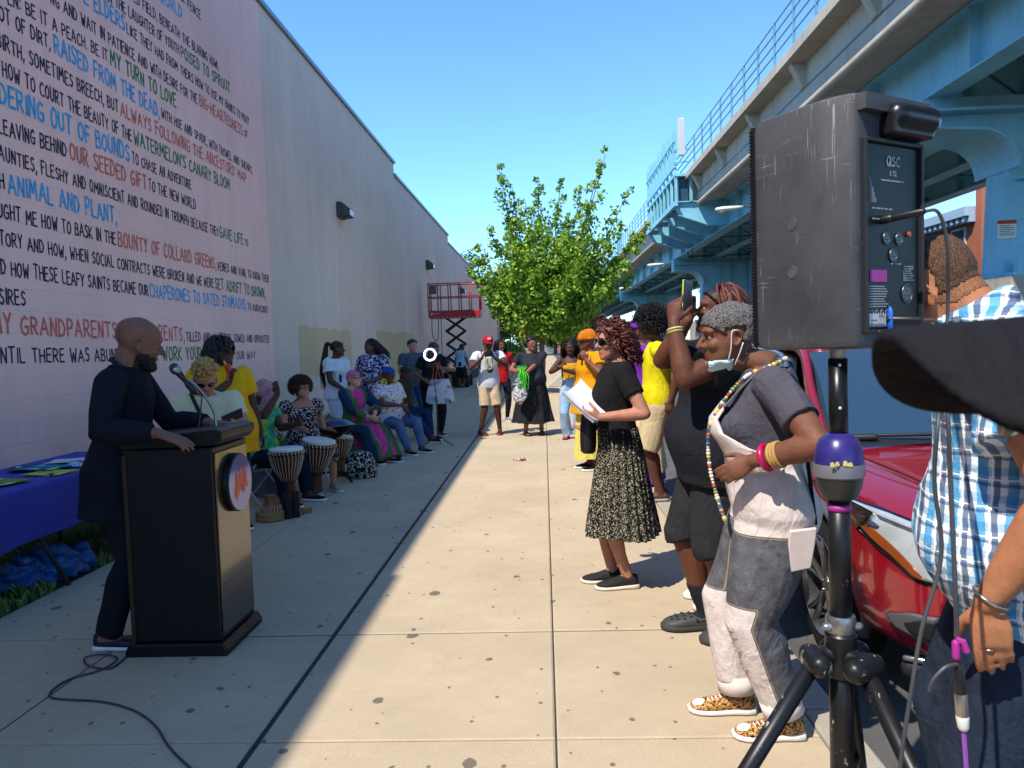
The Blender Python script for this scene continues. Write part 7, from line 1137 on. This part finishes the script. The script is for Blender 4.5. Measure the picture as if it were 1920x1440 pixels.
# ---------------------------------------------------------------- cars
def car(label, loc, rz, paint, detail=True, group='cars parked along the kerb'):
    t = thing('parked_car', label, 'car', loc, rz, group)
    ST = [(0, .30, .60, (.70, .42), (.73, .60), (.71, .74), (.62, .81), (.3, .85), .86), (.05, .27, .68, (.79, .38), (.82, .60), (.80, .78), (.70, .87), (.34, .91), .92), (.14, .26, .75, (.86, .36), (.89, .61), (.86, .83), (.74, .92), (.36, .955), .965), (.35, .25, .80, (.92, .34), (.945, .63), (.90, .88), (.77, .965), (.38, 1.0), 1.01), (.65, .25, .82, (.94, .33), (.96, .66), (.925, .92), (.79, 1.0), (.39, 1.035), 1.045), (.95, .25, .83, (.945, .33), (.965, .68), (.93, .95), (.80, 1.035), (.4, 1.065), 1.075), (1.35, .25, .83, (.93, .32), (.955, .68), (.935, .98), (.82, 1.07), (.42, 1.115), 1.125), (1.5, .25, .83, (.93, .30), (.955, .68), (.935, 1.0), (.84, 1.06), (.42, 1.07), 1.07), (2.4, .25, .83, (.93, .29), (.955, .68), (.935, 1.02), (.84, 1.06), (.42, 1.06), 1.06), (3.6, .25, .83, (.93, .30), (.955, .68), (.94, 1.05), (.84, 1.09), (.42, 1.09), 1.09), (4.4, .28, .8, (.91, .34), (.94, .7), (.92, 1.06), (.82, 1.11), (.42, 1.12), 1.12), (4.75, .32, .72, (.82, .42), (.86, .7), (.84, 1.02), (.74, 1.09), (.38, 1.1), 1.1), (4.85, .4, .62, (.7, .46), (.74, .7), (.72, .96), (.64, 1.03), (.32, 1.05), 1.05)]
    rs = []
    for y, zb, xb, *pp, zh in ST:
        h = [(0, zb), (xb, zb)] + list(pp) + [(0, zh)]; full = h + [(-a, b) for a, b in h[-2:0:-1]]; rs.append([(a, y, b) for a, b in full])
    g = G(); g.rings(rs); V, F = g.arr(); me = rawmesh('b', V, F); o = bpy.data.objects.new('b', me); COL.objects.link(o); bm = bmesh.new(); bm.from_mesh(me); bmesh.ops.recalc_face_normals(bm, faces=bm.faces); bm.to_mesh(me); bm.free(); m1 = o.modifiers.new('s', 'SUBSURF'); m1.levels = 3; m1.render_levels = 3
    cut = G()
    for y in (.95, 3.78):
        for sx in (-1, 1): cut.lathe([(.415, -.24), (.415, .24)], (sx * .86, y, .37), 40, 0, True, rotm('Y', R(90)))
    cm = rawmesh('c', *cut.arr()); co_ = bpy.data.objects.new('c', cm); COL.objects.link(co_); bm = bmesh.new(); bm.from_mesh(cm); bmesh.ops.recalc_face_normals(bm, faces=bm.faces); bm.to_mesh(cm); bm.free(); m2 = o.modifiers.new('k', 'BOOLEAN'); m2.operation = 'DIFFERENCE'; m2.object = co_; m2.solver = 'EXACT'; m2.use_self = True
    nm = bpy.data.meshes.new_from_object(o.evaluated_get(bpy.context.evaluated_depsgraph_get())); bpy.data.objects.remove(o); bpy.data.objects.remove(co_); nm.materials.clear(); nm.materials.append(paint); nm.polygons.foreach_set('use_smooth', [True] * len(nm.polygons)); nm.set_sharp_from_angle(angle=R(40)); bo = bpy.data.objects.new('body', nm); COL.objects.link(bo); bo.parent = t; bo.name = 'body'
    GL = mat('car glass', '#2f4656', .03, .35, var=.02, spec=.8, coat=1.0); BLKP = mat('car black plastic', '#1b1b1d', .6); DKG = mat('side glass', '#0a0d0c', .06, var=.02, spec=.7)
    def sheet(name, f, nu, nv, m, par=t, th=.006):
        P_ = np.array([[f(u, v) for v in np.linspace(0, 1, nv)] for u in np.linspace(0, 1, nu)]); Vv = P_.reshape(-1, 3); Fq = [(i * nv + j, (i + 1) * nv + j, (i + 1) * nv + j + 1, i * nv + j + 1) for i in range(nu - 1) for j in range(nv - 1)]; ob = put(name, Vv, Fq, m, par, True, fixn=True); sm = ob.modifiers.new('s', 'SOLIDIFY'); sm.thickness = th; sm.offset = 0; return ob
    def ws(u, v): x = (2 * u - 1); y = 1.12 + .24 * x * x + v * (.92 - .1 * x * x); z = 1.10 + .47 * v + .05 * math.sin(v * 3.14) * .6 - .025 * x * x + .05 * v; return (x * (.80 - .17 * v), y, z)
    sheet('windshield', ws, 17, 12, GL)
    sheet('roof', lambda u, v: ((2 * u - 1) * (.62 - .04 * v), 1.99 + .13 * (2 * u - 1) ** 2 * (1 - v) + v * 2.2, 1.615 + .05 * math.sin(v * 2.6) - .05 * (2 * u - 1) ** 2), 13, 16, paint, th=.03)
    sheet('rear_window', lambda u, v: ((2 * u - 1) * (.60 + .14 * v), 4.2 + .42 * v, 1.60 - .48 * v), 9, 6, DKG)
    for sx in (-1, 1):
        sheet('side_window', lambda u, v: (sx * (.895 - .24 * v - .03 * v * v), 1.5 + u * 2.9 + v * (.75 - u * .95), 1.05 + v * .52), 14, 8, DKG)
        g = G(); g.limb(list(smooth([V3(sx * .82, 1.18, 1.06), V3(sx * .76, 1.60, 1.33), V3(sx * .665, 2.04, 1.585), V3(sx * .63, 2.6, 1.64), V3(sx * .62, 3.6, 1.645), V3(sx * .64, 4.2, 1.60), V3(sx * .78, 4.6, 1.12)], 5)), [(.055, .03)] * 31, (0, 0, 1), 8, round=False); obj('pillar', g, paint, t, True); g = G(); g.limb(list(smooth([V3(sx * .90, 1.45, 1.06), V3(sx * .82, 1.85, 1.34), V3(sx * .72, 2.3, 1.55), V3(sx * .69, 3.4, 1.59)], 5)), [(.02, .02)] * 16, n=6); obj('window_trim', g, mat('chrome trim', '#a9acae', .2, .9), t, True)
        g = G(); g.ell((sx * 1.02, 1.62, 1.12), (.11, .07, .08)); g.limb([V3(sx * .90, 1.58, 1.06), V3(sx * 1.0, 1.6, 1.10)], .03); V, F, N = fuse(g, .012, 3); mr = put('mirror', V, F, paint, t, True)
        for y in (.95, 3.78):
            g = G(); prof = [(.20, -.11), (.34, -.11), (.365, -.09), (.372, -.05), (.372, .05), (.365, .09), (.34, .11), (.255, .112), (.25, .09)]; Rw = rotm('Y', R(90) * sx); g.lathe(prof, (sx * .835, y, .372), 48, 0, False, Rw); wh = obj('wheel', g, mat('tyre rubber', '#161617', .75, bump=.3, bscale=80), t)
            if detail:
                g = G(); g.lathe([(.252, .105), (.262, .115), (.258, .12), (.24, .10), (.236, .02)], (sx * .835, y, .372), 48, 0, False, Rw); g.lathe([(.002, .085), (.05, .085), (.055, .07), (.055, .02)], (sx * .835, y, .372), 24, 0, False, Rw)
                for i in range(5):
                    for e in (-.16, .16): a = i / 5 * 6.283 + .3; a2 = a + e; c0_ = V3(sx * .835, y, .372); P_ = lambda r__, an, o_: c0_ + V3(sx * o_, math.cos(an) * r__, math.sin(an) * r__); g.limb([P_(.04, a, .078), P_(.15, a + e * .75, .085), P_(.245, a2, .102)], [(.018, .012), (.018, .012), (.022, .012)], (sx, 0, 0), 8)
                obj('rim', g, mat('alloy rim', '#8f9092', .25, .9), wh)
                g = G(); g.lathe([(.245, .0), (.245, .004)], (sx * .835, y, .372), 40, 0, True, Rw); obj('brake_void', g, mat('void', '#08080a', .8), wh)
            g = G(); g.torus((sx * .925, y, .375), .425, .028, Rw, 40, 8, 0, R(-20), R(200)) if False else g.limb([V3(sx * (.945 - .06 * abs(math.cos(a)) ** 6), y + math.cos(a) * .435, .375 + math.sin(a) * .435) for a in np.linspace(-.25, math.pi + .25, 26)], [(.03, .022)] * 26, (1, 0, 0), 8); obj('arch_trim', g, mat('arch plastic', '#4a4a4c', .6), t, True)
    if detail:
        from mathutils.bvhtree import BVHTree
        bv = BVHTree.FromPolygons([v.co for v in nm.vertices], [tuple(p_.vertices) for p_ in nm.polygons])
        def onb(x, z, off=.006):
            h_ = bv.ray_cast(Vector((x, -2, z)), Vector((0, 1, 0)))
            if h_[0] is None or h_[0].y > 1.2: return None
            n__ = h_[1] if h_[1].y < 0 else -h_[1]; return np.array(h_[0] + n__ * off)
        def patch(name, poly, m, par, th=.012, n=26, off=.006):
            """a piece of trim that follows the bodywork inside an outline given in x and z"""
            P_ = np.array(poly); lo, hi = P_.min(0), P_.max(0); gx, gz = np.meshgrid(np.linspace(0, 1, n), np.linspace(0, 1, 12), indexing='ij'); V, F = [], []
            xs = np.linspace(lo[0], hi[0], n)
            for x in xs:
                zs_ = [];
                for i in range(len(P_)):
                    a_, b_ = P_[i - 1], P_[i]
                    if (a_[0] - x) * (b_[0] - x) <= 0 and abs(a_[0] - b_[0]) > 1e-9: zs_.append(a_[1] + (b_[1] - a_[1]) * (x - a_[0]) / (b_[0] - a_[0]))
                z0_, z1_ = (min(zs_), max(zs_)) if zs_ else (0, 0)
                for k in range(12):
                    z = z0_ + (z1_ - z0_) * k / 11; v_ = onb(x, z, off); V.append(v_ if v_ is not None else (V[-1] if V else np.array([x, .3, z])))
            for i in range(n - 1):
                for k in range(11): F.append((i * 12 + k, (i + 1) * 12 + k, (i + 1) * 12 + k + 1, i * 12 + k + 1))
            ob = put(name, np.array(V), F, m, par, True, fixn=True); sm = ob.modifiers.new('s', 'SOLIDIFY'); sm.thickness = th; sm.offset = 0; return ob
        for sx in (-1, 1):
            mir = lambda pl: [(sx * a_, b_) for a_, b_ in pl]
            hl = patch('headlight', mir([(.40, .735), (.55, .685), (.70, .655), (.84, .665), (.915, .76), (.935, .89), (.86, .885), (.70, .835), (.55, .80), (.42, .775)]), mat('headlight glass', '#bcc3c6', .07, .35, var=.12, scale=8, spec=.8, coat=1), t, n=34)
            patch('headlight_rim', mir([(.39, .74), (.55, .672), (.70, .640), (.85, .650), (.925, .75), (.945, .90), (.86, .897), (.70, .848), (.55, .812), (.40, .785)]), mat('headlight surround', '#101113', .3), t, .008, 34, .003)
            c_ = onb(sx * .68, .745, .012); g = G(); Rl = rotm('Z', R(sx * -18)); g.lathe([(.050, 0), (.056, .008), (.044, .012)], c_, 26, 0, False, Rl @ rotm('X', R(90))); g.ell(c_, (.042, .016, .042), Rl, nu=20, nv=12); obj('projector', g, mat('projector chrome', '#5d6062', .12, .8), hl)
            patch('indicator', mir([(.825, .668), (.85, .672), (.91, .762), (.925, .835), (.908, .82), (.87, .75)]), mat('amber lens', '#7a3d18', .2), hl, .01, 16, .013)
            patch('chrome_strake', mir([(.46, .785), (.60, .80), (.74, .825), (.88, .865), (.88, .852), (.74, .808), (.60, .782), (.46, .77)]), mat('chrome trim', '#a9acae', .2, .9), hl, .008, 20, .012)
            fo = [(.60, .435), (.64, .405), (.80, .40), (.875, .425), (.90, .47), (.86, .515), (.74, .525), (.66, .505)]; fc_ = np.mean(fo, 0)
            fb = patch('fog_bezel', mir(fo), mat('bezel grey', '#54545a', .45), t, .02, 26, .008); patch('fog_recess', mir([tuple(fc_ + (np.array(q_) - fc_) * .74) for q_ in fo]), BLKP, fb, .01, 22, .020)
            c_ = onb(sx * .745, .465, .02); g = G(); g.ell(c_, (.042, .02, .042), nu=18, nv=12); obj('fog_lamp', g, mat('fog glass', '#8f9496', .1, .3, coat=1), fb, True)
        g = G(); g.limb([V3(x, .0 + .30 * abs(x) ** 3.2, .305 - .01 * abs(x)) for x in np.linspace(-.86, .86, 25)], [(.014, .012)] * 25, (0, 0, 1), 8); obj('lip_trim', g, mat('chrome trim', '#a9acae', .2, .9), t, True); g = G(); g.limb([V3(x, .03 + .30 * abs(x) ** 3.2, .245) for x in np.linspace(-.84, .84, 25)], [(.05, .03)] * 25, (0, 0, 1), 8); obj('lower_valance', g, BLKP, t, True)
        patch('grille', [(-.40, .74), (.40, .74), (.28, .50), (-.28, .50)], BLKP, t, .012, 26, .008); g = G(); g.limb([onb(*q_, .02) for q_ in ((-.40, .76), (-.28, .64), (-.15, .55), (0, .53), (.15, .55), (.28, .64), (.40, .76))], .02); obj('grille_chrome', g, mat('chrome trim', '#a9acae', .2, .9), t, True)
        g = G(); g.limb([V3(-.70, 1.22, 1.118), V3(-.25, 1.08, 1.135), V3(.1, 1.07, 1.14)], .010); g.limb([V3(-.72, 1.20, 1.112), V3(-.58, 1.14, 1.12)], .02); obj('wiper', g, BLKP, t, True); g = G(); g.rings([[(x, 1.20 + .24 * (x / .8) ** 2 * .5 - .16 + yo, 1.088 + zo) for x in np.linspace(-.76, .76, 21)] for yo, zo in ((0, 0), (.1, .02))], close=False, cap=False); obj('cowl', g, BLKP, t)
        for sx in (-1, 1):
            g = G(); g.tube([V3(sx * (.90 - .0), 1.30, 1.03), V3(sx * .80, 1.05, 1.062), V3(sx * .70, .6, 1.025), V3(sx * .62, .25, .965)], .004, 6, 0, 5); obj('bonnet_seam', g, mat('seam shadow', '#2a070c', .7), t, True)
    return t
s = NT('candy red paint'); s.col(srgb('#8f0f22')); s.set(.22, .25, .5, 1.0); s.b.inputs['Coat Roughness'].default_value = .03; RP = s.m
car('metallic red car parked nose-first at the kerb beside the loudspeaker', (2.36, 3.10, -.13), 0, RP)
s = NT('dark blue paint'); s.col(srgb('#152238')); s.set(.25, .3, .5, 1.0); DB = s.m; s = NT('silver paint'); s.col(srgb('#8a8f96')); s.set(.28, .5, .5, 1.0); SV = s.m; s = NT('white paint car'); s.col(srgb('#c9cbcc')); s.set(.3, 0, .5, 1.0); WV = s.m
car('dark blue car parked far along the kerb near the street tree', (2.45, 25.2, -.13), 0, DB, False); car('silver car parked behind the dark blue one far along the kerb', (2.45, 33.0, -.13), 0, SV, False)
car('silver car across the street beyond the railway columns', (15.3, 44, -.13), 0, SV, False, 'cars across the street'); car('dark blue car across the street under the railway', (15.3, 52, -.13), 0, DB, False, 'cars across the street')
# ---------------------------------------------------------------- street tree and far greenery
def leafcloud(name, centers, n, m, size, parent, seed, flat=.5):
    q = np.random.default_rng(seed); C_, Rr = centers[:, :3], centers[:, 3]; pr = Rr ** .9; pr /= pr.sum(); idx = q.choice(len(C_), n, p=pr); d = q.normal(size=(n, 3)); d /= np.linalg.norm(d, axis=1)[:, None]; p_ = C_[idx] + d * (Rr[idx] * q.random(n) ** .45)[:, None]
    nn = d * .5 + q.normal(size=(n, 3)) * .6 + [0, 0, .5]; nn /= np.linalg.norm(nn, axis=1)[:, None]; a = np.cross(nn, q.normal(size=(n, 3))); a /= np.linalg.norm(a, axis=1)[:, None]; b = np.cross(nn, a); sz = (size * q.uniform(.6, 1.25, n))[:, None]
    V = np.stack([p_ - a * sz, p_ + b * sz * .62 - nn * sz * .15, p_ + a * sz * 1.0, p_ - b * sz * .62 - nn * sz * .15], 1).reshape(-1, 3); F = np.arange(n * 4).reshape(n, 4); return put(name, V, F, m, parent, False, q.choice(len(m), n, p=[.46, .34, .2][:len(m)] if len(m) == 3 else None))
def leafmat(name, c, tr=.35):
    s = NT(name); s.col(srgb(c)); s.set(.5, 0, .35); tl = s.n('BsdfTranslucent'); cc = srgb(c); tl.inputs[0].default_value = (min(1, cc[0] * 1.5), min(1, cc[1] * 1.4), cc[2] * .6, 1); mx = s.n('MixShader'); mx.inputs[0].default_value = tr; s.l(s.b.outputs[0], mx.inputs[1]); s.l(tl.outputs[0], mx.inputs[2]); s.l(mx.outputs[0], s.t.nodes['Material Output'].inputs[0]); return s.m
LF = [leafmat('leaf green', '#7da33a'), leafmat('leaf dark', '#557d2c'), leafmat('leaf light', '#b2c850')]
TP = V3(-.10, 23.6, 0); tree = thing('street_tree', 'young leafy street tree with upright shoots in the middle of the pavement', 'tree', TP); BARK = mat('tree bark', '#6a5a4a', .9, var=.35, scale=18, bump=1, bscale=50, bdist=.02)
tipx = [(935, 312, .0), (950, 400, .5), (918, 430, -.6), (893, 462, .3), (880, 495, -.3), (1008, 335, .4), (1052, 335, -.5), (1068, 400, .6), (1135, 290, .1), (1120, 330, -.7), (1180, 355, .3), (1162, 420, -.4), (1195, 440, .2), (1212, 425, .0), (1190, 470, -.6), (1180, 520, .5), (905, 540, -.5), (925, 575, .6), (985, 375, -.9), (1030, 420, .9), (1090, 360, .9), (960, 350, .4), (1000, 500, -1.3), (1080, 500, -1.4), (1040, 470, 1.4), (1130, 545, -.9), (965, 560, -1.0), (1060, 560, -1.2), (1020, 590, -.8), (1090, 600, -.5), (960, 470, -1.1), (1110, 440, -1.0)]
g = G(); cl = []; q = np.random.default_rng(12); base_t = V3(.02, 0, 1.1)
for px, py, dy in tipx:
    tip = at(px, py, TP[1] + dy) - TP; hz = np.clip(2.0 + (tip[2] - 2) * .16, 1.9, 3.0); b0 = V3(.0, 0, hz); mid = b0 * .5 + tip * .5 + V3((tip[0]) * .12, dy * .15, -.12 * np.linalg.norm(tip - b0) * .5); path = smooth([b0, b0 + (mid - b0) * .5 + V3(0, 0, -.02), mid, tip], 9); g.limb(list(path), list(np.linspace(.05, .008, len(path))), n=6, round=False); L = len(path)
    for i, p_ in enumerate(path):
        f = i / (L - 1)
        if f > .25: cl.append([*(p_ + q.normal(size=3) * .07), (.36 * (1 - f) + .13 + .10 * math.sin(f * 3.1)) * q.uniform(.75, 1.25)])
for _ in range(28): z = q.uniform(2.9, 5.0); r_ = 1.9 * math.sin(min(1, (z - 1.9) / 1.9) * 1.57); a = q.uniform(0, 6.28); rr = r_ * q.random() ** .5; cl.append([rr * math.cos(a), rr * math.sin(a), z + q.normal() * .1, q.uniform(.26, .42)])
g.limb([V3(.02, 0, -.05), V3(.0, 0, .4), V3(.05, 0, 1.0), V3(0, 0, 1.9), V3(.05, 0, 2.9)], [.12, .095, .085, .075, .05], n=14, round=False); obj('trunk', g, BARK, tree, True); leafcloud('crown', np.array(cl), 36000, LF, .074, tree, 5)
LF2 = [leafmat('far leaf', '#3c5a24', .25), leafmat('far leaf dark', '#2a451c', .25), leafmat('far leaf light', '#59752e', .25)]
def bgtree(label, x, y, h, r, seed, n=5200, size=.16, grp='trees beyond the long wall'):
    t = thing('tree', label, 'tree', (x, y, -.14), 0, grp); q = np.random.default_rng(seed); g = G(); g.limb([V3(0, 0, -.2), V3(.1, 0, h * .3), V3(0, .1, h * .65)], [.3, .22, .1], n=10, round=False); cl = []
    for _ in range(46): d = nrm(q.normal(size=3)); rr = r * q.uniform(.45, 1); c_ = V3(d[0] * rr, d[1] * rr, h * .58 + d[2] * h * .36); cl.append([*c_, r * q.uniform(.18, .36)]); (_ % 4 == 0) and g.limb([V3(0, 0, h * .3), c_ * .6 + V3(0, 0, h * .15), c_], [.12, .07, .03], n=5, round=False)
    obj('trunk', g, BARK, t, True); leafcloud('crown', np.array(cl), n, LF2, size, t, seed)
bgtree('tall dark tree just past the end of the long wall', -5.2, 92, 10.5, 3.6, 21); bgtree('wide tree behind the traffic signals', -1.2, 104, 8.5, 3.4, 22); bgtree('feathery tree rising above the roof of the long building', -9.0, 84, 13.5, 3.6, 23); bgtree('bushy low tree beside the far crossing', 1.6, 112, 7.0, 3.2, 24); bgtree('tree at the far end of the street under the railway', 5.5, 125, 8, 4, 25); bgtree('dark tree filling the gap behind the street sign', -3.4, 112, 9.0, 3.6, 26)
bgtree('round street tree across the road beyond the red car', 17.4, 29, 4.2, 1.6, 27, 3500, .1, None)
bs = thing('shrub', 'bright green shrub growing at the far end of the wall', 'shrub', (-3.6, 80, 0)); q = np.random.default_rng(8); leafcloud('foliage', np.array([[q.uniform(-1.3, 1.6), q.uniform(-1, 1), q.uniform(.3, 1.7), q.uniform(.4, .7)] for _ in range(16)]), 3500, LF, .13, bs, 9); g = G(); [g.limb([V3(0, 0, 0), V3(q.uniform(-1, 1), q.uniform(-.6, .6), 1.4)], [.04, .015], n=5) for _ in range(6)]; obj('stem', g, BARK, bs, True)
# signals, sign and posts at the crossing
PM = mat('pole grey', '#4a4a48', .5, .4); YL = mat('signal yellow', '#c99a1a', .5)
def pole(name, label, cat, c, h, r=.07): t = thing(name, label, cat, c); g = G(); g.lathe([(r * 2, 0), (r * 2, .12), (r, .2), (r * .9, h)], n=14); obj('pole', g, PM, t); return t
sp_ = at(957, 640, 70) * [1, 1, 0]; t = pole('traffic_signal', 'yellow traffic signal pole with a green street name sign at the far crossing', 'traffic signal', sp_, 4.6)
for (px, py), (w_, h_) in (((943, 617), (.75, .34)), ((962, 613), (.36, 1.05))):
    c_ = at(px, py, 69.7) - sp_; g = G(); g.box(c_ - V3(w_ / 2, .15, h_ / 2), c_ + V3(w_ / 2, .15, h_ / 2)); sh = obj('signal_head', g, YL, t, False, bevel=.03); g = G(); [g.limb([c_ + V3(0, -.16, dz), c_ + V3(0, -.26, dz)], [.1, .1], n=12, round=False) for dz in ((-.32, 0, .32) if h_ > .5 else (0,))]; obj('visor', g, mat('signal black', '#151515', .6), sh)
c_ = at(951, 587, 69.7) - sp_; g = G(); g.box(c_ - V3(.62, .01, .17), c_ + V3(.62, .01, .17)); g.limb([c_ - V3(.3, -.02, .0), V3(0, 0, c_[2])], .03, n=6); sg = obj('street_sign', g, mat('sign green', '#0f7a56', .5), t, False); g = G(); letters(g, '_~ _', c_ + V3(-.4, -.014, -.08), (1, 0, 0), (0, 0, 1), (0, -1, 0), .16, .8, .18, .0); obj('sign_lettering', g, mat('sign white', '#d9d7cd', .6), sg, False)
sp2 = at(981, 640, 76) * [1, 1, 0]; t = pole('traffic_signal', 'second yellow traffic signal beside the trunk of the street tree', 'traffic signal', sp2, 3.9); c_ = at(979, 622, 75.7) - sp2; g = G(); g.box(c_ - V3(.3, .15, .55), c_ + V3(.3, .15, .55)); obj('signal_head', g, YL, t, False, bevel=.03)
pc_ = at(1090, 655, 26) * [1, 1, 0]; t = thing('post', 'pale square post on the pavement edge by the street tree', 'post', pc_); g = G(); g.box((-.075, -.075, 0), (.075, .075, 1.45)); g.box((-.1, -.1, 1.45), (.1, .1, 1.5)); obj('shaft', g, mat('pale post', '#9a9c98', .6), t, False, bevel=.01)
pb_ = at(1052, 668, 27.5) * [1, 1, 0]; g = G(); g.prism([(-.55, -.3, 0), (.45, -.3, 0), (.45, -.3, .62), (.25, -.3, .66)], V3(0, 0, 0), V3(0, .6, 0)); o = obj('concrete_block', g, concrete('pale block', '#b9b4a8', gum=False), None, False, bevel=.02); o.location = pb_; tag(o, 'pale sloping concrete block beside the street tree', 'concrete block')
# ---------------------------------------------------------------- row houses across the street
def house(label, x, y0, y1, h, wallm, winm, cols, rows, cornice, trim='#c9c9c2'):
    t = thing('row_house', label, 'house', (x, (y0 + y1) / 2, 0), 0, 'row houses across the street'); hy = (y1 - y0) / 2; g = G(); g.box((0, -hy, -.3), (9, hy, h)); obj('wall', g, wallm, t, False)
    g = G(); g.box((-.42, -hy - .0, h - .25), (.3, hy, h + .12)); g.box((-.25, -hy, h - .5), (.0, hy, h - .25)); [g.box((-.36, -hy + .2 + i * .45, h - .46), (-.1, -hy + .36 + i * .45, h - .25)) for i in range(int(hy * 2 / .45) - 1)]; obj('cornice', g, cornice, t, False)
    for c in range(cols):
        for r_ in range(rows):
            y = -hy + (c + .5) * 2 * hy / cols; z = 1.0 + r_ * 3.0; g = G(); g.box((-.05, y - .55, z - .08), (-.002, y + .55, z + 1.78)); fr = obj('window', g, mat('house trim ' + trim, trim, .6), t, False); g = G(); g.box((-.06, y - .45, z), (-.045, y + .45, z + 1.7)); obj('pane', g, winm, fr, False)
BRK = blockwall('red brick', '#ab6a50', jamt=.14, brick=(.21, .07)); DWN = mat('dark window', '#20262c', .1, var=.1); WST = mat('white stucco', '#c9c5bb', .9, var=.08, scale=2)
house('brick row house with a pale blue cornice above the plaid man', 17.6, 32.2, 42.0, 6.4, BRK, DWN, 4, 2, mat('pale blue cornice', '#9db4c4', .6)); g = G(); g.box((-.02, -.25, 0), (1.6, .15, 8.6)); g.box((-.08, -.3, 8.6), (1.7, .2, 8.8)); o = obj('brick_chimney', g, BRK, None, False); o.location = (17.6, 32.0, 0); tag(o, 'tall brick party wall stack rising above the pale cornice', 'chimney')
house('white stucco building seen beneath the railway past the locs', 19.5, 60, 78, 9.0, WST, DWN, 6, 3, mat('white cornice', '#c9c7c0', .7)); house('grey row house beyond the white stucco building', 19.5, 78.2, 96, 7.5, mat('grey render', '#8d8a86', .9, var=.1, scale=2), DWN, 6, 2, mat('white cornice', '#c9c7c0')); house('tan row house between the brick one and the white stucco', 18.6, 42.2, 59.8, 6.2, mat('tan render', '#a89274', .9, var=.12, scale=2), DWN, 6, 2, mat('pale blue cornice', '#9db4c4'))
house('low shop far down the street closing the view', 3.0, 150, 175, 7, BRK, DWN, 6, 2, mat('white cornice', '#c9c7c0'))
